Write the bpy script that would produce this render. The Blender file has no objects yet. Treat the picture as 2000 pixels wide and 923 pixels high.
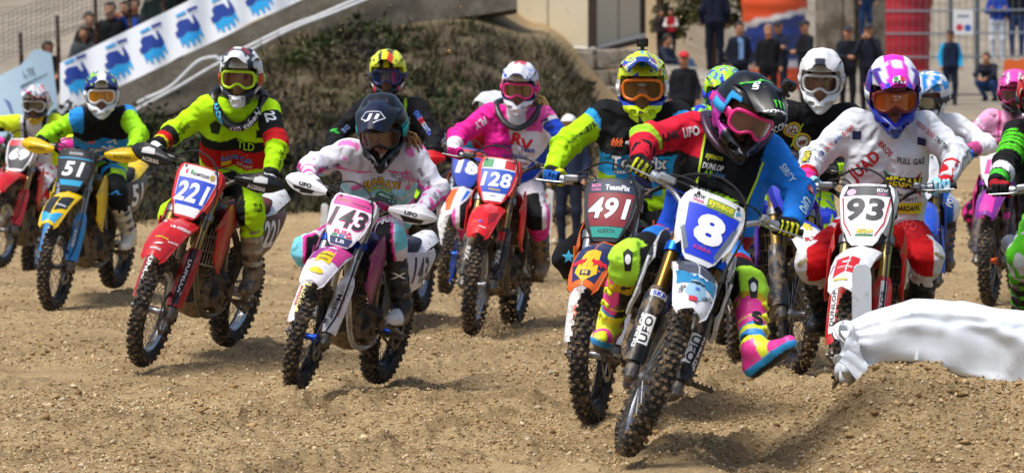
import bpy, bmesh, math, random
import numpy as np
from mathutils import Vector, Matrix
from mathutils.bvhtree import BVHTree
from math import radians, sin, cos, pi, sqrt

# ------------------------------------------------------------------ camera, sky, sun, exposure
scene = bpy.context.scene
FPX, HZ, CAMH = 8500.0, 157.0, 1.715          # focal length and horizon of the 2000 px wide photograph
cam_data = bpy.data.cameras.new('camera')
cam_data.sensor_width = 36.0
cam_data.lens = FPX / 2000 * 36
cam_data.shift_y = -(461.5 - HZ) / 2000
cam_data.clip_start = 0.5
cam_data.clip_end = 2000
cam_data.dof.use_dof = True
cam_data.dof.focus_distance = 22.5
cam_data.dof.aperture_fstop = 5.6
camera = bpy.data.objects.new('camera', cam_data)
scene.collection.objects.link(camera)
camera.location = (0, 0, CAMH)
camera.rotation_euler = (radians(90), 0, 0)
scene.camera = camera

SUN_ELEV, SUN_AZ = radians(66), radians(-50)   # azimuth of the sun seen from the scene, measured from -Y (behind the camera) towards +X
world = bpy.data.worlds.new('World')
scene.world = world
world.use_nodes = True
wn = world.node_tree.nodes
wn.clear()
sky = wn.new('ShaderNodeTexSky')
sky.sky_type = 'NISHITA'
sky.sun_disc = False
sky.sun_elevation = SUN_ELEV
sky.sun_rotation = pi - SUN_AZ
sky.air_density = 1.0
sky.dust_density = 4.0
sky.ozone_density = 1.0
bg = wn.new('ShaderNodeBackground')
bg.inputs['Strength'].default_value = 0.115
wo = wn.new('ShaderNodeOutputWorld')
world.node_tree.links.new(sky.outputs[0], bg.inputs[0])
world.node_tree.links.new(bg.outputs[0], wo.inputs[0])

sun_data = bpy.data.lights.new('sun', 'SUN')
sun_data.energy = 2.2
sun_data.angle = radians(22)
sun_data.color = (1.0, 0.985, 0.965)
sun = bpy.data.objects.new('sun', sun_data)
scene.collection.objects.link(sun)
to_sun = Vector((sin(SUN_AZ) * cos(SUN_ELEV), -cos(SUN_AZ) * cos(SUN_ELEV), sin(SUN_ELEV)))
sun.rotation_euler = to_sun.to_track_quat('Z', 'Y').to_euler()

scene.view_settings.view_transform = 'Standard'
scene.view_settings.look = 'None'
scene.view_settings.exposure = 0.46
scene.view_settings.gamma = 1.0
scene.cycles.use_denoising = True
scene.cycles.max_bounces = 6
scene.cycles.diffuse_bounces = 3
scene.cycles.glossy_bounces = 3
scene.cycles.transmission_bounces = 4
scene.cycles.transparent_max_bounces = 8
scene.cycles.caustics_reflective = False
scene.cycles.caustics_refractive = False

# ------------------------------------------------------------------ helpers
COL = scene.collection
rng = random.Random(7)
nrng = np.random.default_rng(7)

def px(x, y, d):
    """world point at depth d that stands at pixel (x, y) of the 2000 px photograph (used to read positions off the photo)"""
    return Vector(((x - 1000) / FPX * d, d, CAMH - (y - HZ) / FPX * d))

def lin(c):
    if isinstance(c, str):
        c = c.lstrip('#')
        c = [int(c[i:i + 2], 16) / 255 for i in (0, 2, 4)]
        return tuple(v / 12.92 if v <= 0.04045 else ((v + 0.055) / 1.055) ** 2.4 for v in c)
    return tuple(c)

MATS = {}
DIRT = (0.27, 0.185, 0.10)
def mat(color=None, rough=0.5, metal=0.0, coat=0.0, dirt=0.0, dscale=9.0, bump=0.0, bscale=60.0, spec=0.5, var=0.0, name=None, dirtcol=DIRT, creases=0.0, cscale=5.0):
    """principled material; color None reads the mesh's own 'Col' attribute; dirt adds mud spatter with noise"""
    key = (color if not isinstance(color, list) else tuple(color), rough, metal, coat, dirt, dscale, bump, bscale, spec, var, dirtcol, creases, cscale)
    if key in MATS:
        return MATS[key]
    m = bpy.data.materials.new(name or 'surface')
    m.use_nodes = True
    nt = m.node_tree
    N, L = nt.nodes, nt.links
    b = N['Principled BSDF']
    b.inputs['Roughness'].default_value = rough
    b.inputs['Metallic'].default_value = metal
    b.inputs['Coat Weight'].default_value = coat
    b.inputs['Coat Roughness'].default_value = 0.12
    b.inputs['Specular IOR Level'].default_value = spec
    tc = N.new('ShaderNodeTexCoord')
    if color is None:
        a = N.new('ShaderNodeAttribute')
        a.attribute_name = 'Col'
        src = a.outputs['Color']
    else:
        r = N.new('ShaderNodeRGB')
        r.outputs[0].default_value = (*lin(color), 1)
        src = r.outputs[0]
    if var > 0:
        n = N.new('ShaderNodeTexNoise')
        n.inputs['Scale'].default_value = 14
        n.inputs['Detail'].default_value = 5
        L.new(tc.outputs['Object'], n.inputs['Vector'])
        mr = N.new('ShaderNodeMapRange')
        mr.inputs[3].default_value = 1 - var
        mr.inputs[4].default_value = 1 + var
        L.new(n.outputs['Fac'], mr.inputs[0])
        mx = N.new('ShaderNodeMix')
        mx.data_type = 'RGBA'
        mx.blend_type = 'MULTIPLY'
        mx.inputs[0].default_value = 1
        L.new(src, mx.inputs[6])
        L.new(mr.outputs[0], mx.inputs[7])
        src = mx.outputs[2]
    if dirt > 0:
        n = N.new('ShaderNodeTexNoise')
        n.inputs['Scale'].default_value = dscale
        n.inputs['Detail'].default_value = 8
        n.inputs['Roughness'].default_value = 0.72
        L.new(tc.outputs['Object'], n.inputs['Vector'])
        mr = N.new('ShaderNodeMapRange')
        lo = 0.66 - 0.32 * dirt
        mr.inputs[1].default_value = lo
        mr.inputs[2].default_value = lo + 0.13
        mr.inputs[4].default_value = min(1.0, 0.55 + 0.4 * dirt)
        L.new(n.outputs['Fac'], mr.inputs[0])
        mx = N.new('ShaderNodeMix')
        mx.data_type = 'RGBA'
        L.new(mr.outputs[0], mx.inputs[0])
        L.new(src, mx.inputs[6])
        mx.inputs[7].default_value = (*dirtcol, 1)
        src = mx.outputs[2]
        mr2 = N.new('ShaderNodeMapRange')
        mr2.inputs[3].default_value = rough
        mr2.inputs[4].default_value = 0.95
        L.new(mr.outputs[0], mr2.inputs[0])
        L.new(mr2.outputs[0], b.inputs['Roughness'])
        if coat > 0:
            mr3 = N.new('ShaderNodeMapRange')
            mr3.inputs[3].default_value = coat
            mr3.inputs[4].default_value = 0
            L.new(mr.outputs[0], mr3.inputs[0])
            L.new(mr3.outputs[0], b.inputs['Coat Weight'])
        if metal > 0:
            mr4 = N.new('ShaderNodeMapRange')
            mr4.inputs[3].default_value = metal
            mr4.inputs[4].default_value = 0
            L.new(mr.outputs[0], mr4.inputs[0])
            L.new(mr4.outputs[0], b.inputs['Metallic'])
    if bump > 0:
        n = N.new('ShaderNodeTexNoise')
        n.inputs['Scale'].default_value = bscale
        n.inputs['Detail'].default_value = 5
        L.new(tc.outputs['Object'], n.inputs['Vector'])
        bp = N.new('ShaderNodeBump')
        bp.inputs['Strength'].default_value = bump
        bp.inputs['Distance'].default_value = 0.01
        L.new(n.outputs['Fac'], bp.inputs['Height'])
        if creases > 0:
            r = N.new('ShaderNodeTexNoise'); r.noise_type = 'RIDGED_MULTIFRACTAL'
            r.inputs['Scale'].default_value = cscale; r.inputs['Detail'].default_value = 4; r.inputs['Distortion'].default_value = .8
            L.new(tc.outputs['Object'], r.inputs['Vector'])
            b2 = N.new('ShaderNodeBump'); b2.inputs['Strength'].default_value = creases; b2.inputs['Distance'].default_value = 0.04
            L.new(r.outputs['Fac'], b2.inputs['Height']); L.new(b2.outputs['Normal'], bp.inputs['Normal'])
        L.new(bp.outputs['Normal'], b.inputs['Normal'])
    L.new(src, b.inputs['Base Color'])
    MATS[key] = m
    return m

def plastic(c, dirt=0.35): return mat(c, 0.36, 0, 0.15, min(.8, dirt + .1), 15.0, spec=.4, var=.08, name='plastic')
def metal(c, rough=0.35, dirt=0.45): return mat(c, rough, 0.9, 0, dirt, 16.0, name='metal')
def rubber(c='#1b1a19', dirt=0.5): return mat(c, 0.8, 0, 0, dirt, 22.0, name='rubber')
def ink(c): return mat(c, 0.42, 0, 0.1, 0.18, 17.0, name='print')
def clothink(c): return mat(c, 0.75, 0, 0, 0.0, name='cloth_print')
CLOTH = lambda dirt=0.12: mat(None, 0.85, 0, 0, dirt, 7.0, 0.35, 40.0, 0.25, name='cloth', creases=1.0, cscale=9.5)
SHELL = lambda: mat(None, 0.34, 0, 0.22, 0.14, 14.0, spec=.35, name='gloss_shell')
LEATHER = lambda dirt=0.5: mat(None, 0.5, 0, 0.1, dirt, 15.0, 0.2, 60.0, name='boot_leather')

def new_mesh(name, V, F, mats=(), smooth=True, angle=40, fm=None, colors=None):
    me = bpy.data.meshes.new(name)
    V = np.asarray(V, dtype=np.float32).reshape(-1, 3)
    if isinstance(F, np.ndarray) and F.ndim == 2:
        nf, k = F.shape
        me.vertices.add(len(V))
        me.vertices.foreach_set('co', V.ravel())
        me.loops.add(nf * k)
        me.loops.foreach_set('vertex_index', F.astype(np.int32).ravel())
        me.polygons.add(nf)
        me.polygons.foreach_set('loop_start', np.arange(0, nf * k, k, dtype=np.int32))
        me.polygons.foreach_set('loop_total', np.full(nf, k, dtype=np.int32))
        me.update(calc_edges=True)
    else:
        me.from_pydata([tuple(map(float, v)) for v in V], [], [tuple(map(int, f)) for f in F])
    for m in mats:
        me.materials.append(m)
    if fm is not None:
        me.polygons.foreach_set('material_index', np.asarray(fm, dtype=np.int32))
    if colors is not None:
        at = me.color_attributes.new('Col', 'FLOAT_COLOR', 'POINT')
        c = np.ones((len(V), 4), dtype=np.float32)
        c[:, :3] = colors
        at.data.foreach_set('color', c.ravel())
    if smooth:
        me.polygons.foreach_set('use_smooth', np.ones(len(me.polygons), dtype=bool))
        if angle < 180:
            me.set_sharp_from_angle(angle=radians(angle))
    me.validate()
    me.update()
    return me

def link(name, me, parent=None, mx=None):
    o = bpy.data.objects.new(name, me)
    COL.objects.link(o)
    if parent is not None:
        o.parent = parent
    if mx is not None:
        o.matrix_local = mx
    return o

def tag(o, label=None, cat=None, group=None, kind=None):
    if label: o['label'] = label
    if cat: o['category'] = cat
    if group: o['group'] = group
    if kind: o['kind'] = kind
    return o

def empty(name, loc):
    o = bpy.data.objects.new(name, None)
    COL.objects.link(o)
    o.location = loc
    return o

def rotm(ax, t):
    return np.array(Matrix.Rotation(t, 3, Vector(ax)))

class MB:
    """collects shapes into one mesh"""
    def __init__(s):
        s.V, s.F, s.M, s.cur = [], [], [], 0
    def add(s, V, F):
        b = len(s.V)
        s.V += [tuple(map(float, v)) for v in V]
        for f in F:
            s.F.append(tuple(b + int(i) for i in f)); s.M.append(s.cur)
        return s
    def box(s, c, d, R=None, taper=1.0, bev=0.0):
        c = np.array(c, float); hx, hy, hz = np.array(d, float) / 2
        if bev > 0:
            b = min(bev, hx * .9, hy * .9, hz * .9)
            P = []
            for z, k in ((-hz, b), (-hz + b, 0), (hz - b, 0), (hz, b)):
                kx, ky = hx - k, hy - k
                q = b if k == 0 else b * .4
                P.append([(-kx, -ky + q, z), (-kx + q, -ky, z), (kx - q, -ky, z), (kx, -ky + q, z), (kx, ky - q, z), (kx - q, ky, z), (-kx + q, ky, z), (-kx, ky - q, z)])
            V = np.array(P).reshape(-1, 3)
            F = [tuple(range(7, -1, -1)), tuple(range(24, 32))]
            for r in range(3):
                for i in range(8):
                    F.append((r * 8 + i, r * 8 + (i + 1) % 8, r * 8 + 8 + (i + 1) % 8, r * 8 + 8 + i))
        else:
            V = np.array([(-hx, -hy, -hz), (hx, -hy, -hz), (hx, hy, -hz), (-hx, hy, -hz), (-hx * taper, -hy * taper, hz), (hx * taper, -hy * taper, hz), (hx * taper, hy * taper, hz), (-hx * taper, hy * taper, hz)])
            F = [(3, 2, 1, 0), (4, 5, 6, 7), (0, 1, 5, 4), (1, 2, 6, 5), (2, 3, 7, 6), (3, 0, 4, 7)]
        if R is not None:
            V = V @ np.array(R).T
        return s.add(V + c, F)
    def tube(s, pts, r, n=10, cap=True, flat=None):
        pts = [np.array(p, float) for p in pts]
        m = len(pts)
        rs = r if hasattr(r, '__len__') else [r] * m
        T = []
        for i in range(m):
            d = pts[min(i + 1, m - 1)] - pts[max(i - 1, 0)]
            T.append(d / (np.linalg.norm(d) + 1e-9))
        u = np.cross(T[0], (0, 0, 1) if abs(T[0][2]) < .9 else (0, 1, 0)); u /= np.linalg.norm(u)
        V = []
        for i in range(m):
            u = u - T[i] * (u @ T[i]); u /= np.linalg.norm(u)
            w = np.cross(T[i], u)
            for k in range(n):
                a = 2 * pi * k / n
                V.append(pts[i] + rs[i] * (cos(a) * u + sin(a) * w * (flat or 1)))
        F = []
        for i in range(m - 1):
            for k in range(n):
                F.append((i * n + k, i * n + (k + 1) % n, (i + 1) * n + (k + 1) % n, (i + 1) * n + k))
        if cap:
            F.append(tuple(range(n - 1, -1, -1))); F.append(tuple(range((m - 1) * n, m * n)))
        return s.add(V, F)
    def cyl(s, a, b, r, r2=None, n=12):
        return s.tube([a, b], [r, r if r2 is None else r2], n)
    def loft(s, rows, closed=True, cap=True):
        n = len(rows[0]); V = [p for r in rows for p in r]; F = []
        k = n if closed else n - 1
        for i in range(len(rows) - 1):
            for j in range(k):
                F.append((i * n + j, i * n + (j + 1) % n, (i + 1) * n + (j + 1) % n, (i + 1) * n + j))
        if cap and closed:
            F.append(tuple(range(n - 1, -1, -1))); F.append(tuple(range((len(rows) - 1) * n, len(rows) * n)))
        return s.add(V, F)
    def sheet(s, G, th, nrm=None):
        """grid of points G[i][j] given thickness th along its normals (closed shell)"""
        G = np.array(G, float); a, b = G.shape[:2]
        du = np.gradient(G, axis=0); dv = np.gradient(G, axis=1)
        N = np.cross(du, dv); N /= np.linalg.norm(N, axis=2, keepdims=True) + 1e-9
        H = G - N * th
        V = np.concatenate([G.reshape(-1, 3), H.reshape(-1, 3)])
        o = a * b; F = []
        for i in range(a - 1):
            for j in range(b - 1):
                p, q, r, t = i * b + j, (i + 1) * b + j, (i + 1) * b + j + 1, i * b + j + 1
                F.append((p, q, r, t)); F.append((o + t, o + r, o + q, o + p))
        ring = [(0, j) for j in range(b)] + [(i, b - 1) for i in range(1, a)] + [(a - 1, j) for j in range(b - 2, -1, -1)] + [(i, 0) for i in range(a - 2, 0, -1)]
        ids = [i * b + j for i, j in ring]
        for k in range(len(ids)):
            p, q = ids[k], ids[(k + 1) % len(ids)]
            F.append((p, q, o + q, o + p))
        return s.add(V, F)
    def prism(s, poly, y0, y1, axes=(0, 2, 1)):
        """polygon (a, b) extruded along third axis"""
        n = len(poly); V = []
        for y in (y0, y1):
            for a, b in poly:
                v = [0, 0, 0]; v[axes[0]] = a; v[axes[1]] = b; v[axes[2]] = y; V.append(v)
        F = [tuple(range(n)), tuple(range(2 * n - 1, n - 1, -1))] + [(i, n + i, n + (i + 1) % n, (i + 1) % n) for i in range(n)]
        return s.add(V, F)
    def mesh(s, name, mats=(), smooth=True, angle=40):
        me = new_mesh(name, s.V, s.F, mats, smooth, angle, s.M)
        bm = bmesh.new(); bm.from_mesh(me); bmesh.ops.recalc_face_normals(bm, faces=bm.faces); bm.to_mesh(me); bm.free()
        return me

def bez(pts, n=12):
    """Catmull-Rom through the points"""
    P = [np.array(p, float) for p in pts]; P = [2 * P[0] - P[1]] + P + [2 * P[-1] - P[-2]]; out = []
    for i in range(1, len(P) - 2):
        for k in range(n):
            t = k / n
            out.append(.5 * (2 * P[i] + (P[i + 1] - P[i - 1]) * t + (2 * P[i - 1] - 5 * P[i] + 4 * P[i + 1] - P[i + 2]) * t * t + (3 * P[i] - P[i - 1] - 3 * P[i + 1] + P[i + 2]) * t ** 3))
    out.append(P[-2])
    return out

# ---- lettering
TEXTS = {}
def text2d(txt, bold=0.02, shear=0.0):
    key = (txt, bold, shear)
    if key not in TEXTS:
        cu = bpy.data.curves.new('lettering', 'FONT')
        cu.body = txt; cu.offset = bold; cu.shear = shear; cu.resolution_u = 3
        cu.space_character = 1.0 + bold * 2.2
        o = bpy.data.objects.new('lettering', cu); COL.objects.link(o)
        me = o.to_mesh()
        V = np.array([v.co[:2] for v in me.vertices]).reshape(-1, 2); F = [tuple(p.vertices) for p in me.polygons]
        o.to_mesh_clear(); bpy.data.objects.remove(o); bpy.data.curves.remove(cu)
        if len(V):
            lo, hi = V.min(0), V.max(0); V = (V - (lo + hi) / 2) / np.maximum(hi - lo, 1e-6)
        TEXTS[key] = (V, F)
    return TEXTS[key]

def rect2d():
    return np.array([(-.5, -.5), (.5, -.5), (.5, .5), (-.5, .5)]), [(0, 1, 2, 3)]
def ell2d(n=20):
    return np.array([(.5 * cos(2 * pi * i / n), .5 * sin(2 * pi * i / n)) for i in range(n)]), [tuple(range(n))]
def poly2d(pts):
    return np.array(pts, float), [tuple(range(len(pts)))]

class Print:
    """flat print laid on a mesh: lettering and patches projected along a direction"""
    def __init__(s, meshes):
        V, F = [], []
        for me in meshes:
            b = len(V); V += [v.co.copy() for v in me.vertices]; F += [tuple(b + i for i in p.vertices) for p in me.polygons]
        s.bvh = BVHTree.FromPolygons(V, F); s.V, s.F, s.M, s.mats, s.G = [], [], [], [], []
        s.layer = 0
    def put(s, shape, c, n, up, w, h, m, cut=0.02, off=0.0015, rot=0.0, part='graphic'):
        V2, F2 = shape
        if len(V2) == 0: return s
        bm = bmesh.new()
        vs = [bm.verts.new((x * w, y * h, 0)) for x, y in V2]
        for f in F2:
            try: bm.faces.new([vs[i] for i in f])
            except ValueError: pass
        for ax, L in ((0, w), (1, h)):
            k = int(L / cut)
            for i in range(1, k + 1):
                co = [0, 0, 0]; co[ax] = -L / 2 + L * i / (k + 1); nn = [0, 0, 0]; nn[ax] = 1
                bmesh.ops.bisect_plane(bm, geom=bm.verts[:] + bm.edges[:] + bm.faces[:], plane_co=co, plane_no=nn, dist=1e-6)
        c = Vector(c); n = Vector(n).normalized(); up = Vector(up); up = (up - n * up.dot(n)).normalized(); r = up.cross(n)
        if rot:
            r, up = r * cos(rot) + up * sin(rot), up * cos(rot) - r * sin(rot)
        s.layer += 1
        off = off + .0004 * s.layer
        b = len(s.V); bad = set()
        bm.verts.ensure_lookup_table(); bm.verts.index_update()
        for v in bm.verts:
            p = c + r * v.co.x + up * v.co.y
            hit, nor, _, _ = s.bvh.ray_cast(p + n * .2, -n, .5)
            if hit is None:
                bad.add(v.index); hit = p; nor = n
            if nor.dot(n) < 0: nor = -nor
            s.V.append(tuple(hit + (nor * .5 + n * .5).normalized() * off))
        if m not in s.mats: s.mats.append(m)
        mi = s.mats.index(m)
        for f in bm.faces:
            ids = [v.index for v in f.verts]
            stretched = any((Vector(s.V[b + e.verts[0].index]) - Vector(s.V[b + e.verts[1].index])).length > 2.2 * e.calc_length() + .006 for e in f.edges)
            if not stretched and not any(i in bad for i in ids):
                s.F.append(tuple(b + i for i in ids)); s.M.append(mi); s.G.append(part)
        bm.free()
        return s
    def text(s, t, c, n, up, w, h, m, bold=.02, shear=0, **k):
        return s.put(text2d(t, bold, shear), c, n, up, w, h, m, part='number' if t.isdigit() else 'lettering', **k)
    def done(s, name, parent, mx=None):
        for g in ('graphic', 'lettering', 'number', 'logo'):
            ids = [k for k, q in enumerate(s.G) if q == g]
            if not ids: continue
            used = {}
            F = [tuple(used.setdefault(i, len(used)) for i in s.F[k]) for k in ids]; V = [s.V[i] for i in used]
            mi = sorted({s.M[k] for k in ids}); rm = {a: b for b, a in enumerate(mi)}
            o = link(g, new_mesh(g, V, F, [s.mats[a] for a in mi], True, 180, [rm[s.M[k]] for k in ids]), parent, mx)
            if g in ('graphic', 'lettering'): o['kind'] = 'stuff'        # many small prints, joined

# ---- signed distance shapes turned into meshes
def nets(Fv, org, h):
    S = Fv < 0
    n = np.array(Fv.shape) - 1
    off = [(i, j, k) for i in (0, 1) for j in (0, 1) for k in (0, 1)]
    sl = lambda A, o: A[o[0]:o[0] + n[0], o[1]:o[1] + n[1], o[2]:o[2] + n[2]]
    cnt = sum(sl(S, o).astype(np.int8) for o in off)
    act = (cnt > 0) & (cnt < 8)
    ci = np.argwhere(act)
    idx = -np.ones(act.shape, dtype=np.int32); idx[act] = np.arange(len(ci))
    acc = np.zeros((len(ci), 3)); w = np.zeros(len(ci))
    val = {o: Fv[ci[:, 0] + o[0], ci[:, 1] + o[1], ci[:, 2] + o[2]] for o in off}
    for a in off:
        for ax in range(3):
            if a[ax] == 0:
                b = list(a); b[ax] = 1; b = tuple(b)
                fa, fb = val[a], val[b]
                c = (fa < 0) != (fb < 0)
                t = np.where(c, fa / np.where(c, fa - fb, 1), 0)
                p = np.array(a, float)[None] + np.zeros((len(ci), 3)); p[:, ax] += t
                acc[c] += p[c]; w[c] += 1
    V = (ci + acc / np.maximum(w, 1)[:, None]) * h + np.array(org)
    Q = []
    for ax in range(3):
        a, b = [x for x in range(3) if x != ax]
        A = np.take(S, range(0, S.shape[ax] - 1), ax); B = np.take(S, range(1, S.shape[ax]), ax)
        e = np.argwhere(A != B)
        e = e[(e[:, a] > 0) & (e[:, b] > 0) & (e[:, a] < S.shape[a] - 1) & (e[:, b] < S.shape[b] - 1)]
        if not len(e): continue
        sgn = A[e[:, 0], e[:, 1], e[:, 2]]
        def cell(da, db):
            q = e.copy(); q[:, a] += da; q[:, b] += db
            return idx[q[:, 0], q[:, 1], q[:, 2]]
        q = np.stack([cell(-1, -1), cell(0, -1), cell(0, 0), cell(-1, 0)], 1)
        flip = sgn if ax != 1 else ~sgn
        q[~flip] = q[~flip][:, ::-1]
        Q.append(q)
    Q = np.concatenate(Q)
    return V, Q[(Q >= 0).all(1)]

def smin(a, b, k):
    if k <= 0: return np.minimum(a, b)
    h = np.clip(.5 + .5 * (b - a) / k, 0, 1)
    return b + (a - b) * h - k * h * (1 - h)

def cap(P, a, b, ra, rb=None, sq=None):
    """tapered capsule"""
    a = np.asarray(a, float); b = np.asarray(b, float); rb = ra if rb is None else rb
    d = b - a; t = np.clip(((P - a) @ d) / (d @ d + 1e-12), 0, 1)
    return np.linalg.norm(P - a - t[..., None] * d, axis=-1) - (ra + (rb - ra) * t)

def capt(P, a, b):
    a = np.asarray(a, float); b = np.asarray(b, float); d = b - a
    return np.clip(((P - a) @ d) / (d @ d + 1e-12), 0, 1)

def ellipsoid(P, c, r):
    q = (P - np.asarray(c)) / np.asarray(r); l = np.linalg.norm(q, axis=-1)
    return (l - 1) * min(r) * np.maximum(1, 0.6)

def grid(lo, hi, h):
    lo = np.asarray(lo) - 2.5 * h; n = np.ceil((np.asarray(hi) + 2.5 * h - lo) / h).astype(int) + 1
    P = np.stack(np.meshgrid(*[lo[i] + h * np.arange(n[i]) for i in range(3)], indexing='ij'), -1)
    return P, lo

def wrinkle(P, s=1.0, seed=0.0):
    x, y, z = (P[..., i] * s + seed for i in range(3))
    w = np.sin(31 * z + 5 * np.sin(13 * x + seed) + 4 * np.sin(17 * y)) * .5
    w += np.sin(23 * x + 19 * z + 4 * np.sin(21 * y + 7 * z)) * .5
    w += np.sin(53 * z - 29 * x + 3 * np.sin(37 * x + 23 * y)) * .3
    return w

def fold(P, s=1.0, seed=0.0):
    """cloth folds: sharp-crested, warped, running in mixed directions"""
    x, y, z = (P[..., i] * s + seed for i in range(3))
    a = np.sin(9 * x + 14 * z + 2.2 * np.sin(8 * z - 6 * x) + 2 * np.sin(7 * y)); b = np.sin(17 * z - 11 * x + 2.5 * np.sin(9 * x + 5 * y + 4 * z)); c = np.sin(33 * z + 21 * x + 3 * np.sin(13 * x - 11 * z))
    return (np.abs(a) * 2 - 1.1) * .55 + (np.abs(b) * 2 - 1.1) * .45 + (np.abs(c) * 2 - 1.2) * .25

def hexs(*c): return np.array([lin(x) for x in c])

def vnoise(X, Y, seed=0, oct=4, f=1.0):
    r = np.random.default_rng(seed); out = 0; a = 1.0
    for o in range(oct):
        T = r.random((64, 64)); x = X * f; y = Y * f
        i = np.floor(x).astype(int); j = np.floor(y).astype(int); u = x - i; v = y - j
        u = u * u * (3 - 2 * u); v = v * v * (3 - 2 * v)
        g = lambda p, q: T[p % 64, q % 64]
        out = out + a * ((g(i, j) * (1 - u) + g(i + 1, j) * u) * (1 - v) + (g(i, j + 1) * (1 - u) + g(i + 1, j + 1) * u) * v - .5)
        a *= .5; f *= 2.1
    return out

# ------------------------------------------------------------------ where the bikes stand (scale, x, y, z, yaw, lean, pitch, steer) and the riders' joints
BIKE_POSE = {
    '221': [1, -1.984, 26.437, 0.039, 0.27, 0.221, -0.023, 0.052],
    '143': [0.9, -0.97, 24.102, 0.013, 0.303, 0.209, 0.032, 0.103],
    '128': [1, -0.139, 30.167, -0.019, 0.183, 0.112, 0.015, 0.033],
    '491': [1, 0.585, 22.292, 0.021, 0.263, 0.032, -0.011, 0.012],
    '8': [1, 0.511, 19.621, 0.052, 0.037, 0.339, 0.043, 0.11],
    '93': [1, 1.804, 22.714, -0.015, 0.134, 0.084, -0.006, -0.179],
    'white': [1, 1.631, 25.811, 0.024, -0.039, -0.032, -0.002, 0.188],
    '51': [1, -3.291, 33.473, 0.03, 0.215, 0.098, -0.072, 0.002],
    'left': [1, -4.598, 40.156, -0.05, 0.106, 0.147, 0.097, -0.158],
    '14': [1, 3.84, 33.973, 0.001, 0.264, 0.025, -0.007, -0.008],
    'black': [1, -0.848, 30.992, -0.009, 0.225, -0.011, -0.048, 0.002],
    '18': [1, -0.41, 36.893, -0.024, 0.184, 0.133, -0.053, 0.053],
    'blue': [1, 2.806, 30.5, 0.0, -0.0, 0.0, 0.0, 0.0],
    'green': [1, 1.375, 27.5, 0.0, 0.0, 0.0, 0.0, 0.0],
    'right': [1, 3.055, 23.16, -0.002, -0.02, -0.119, -0.004, -0.013],
}
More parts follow.
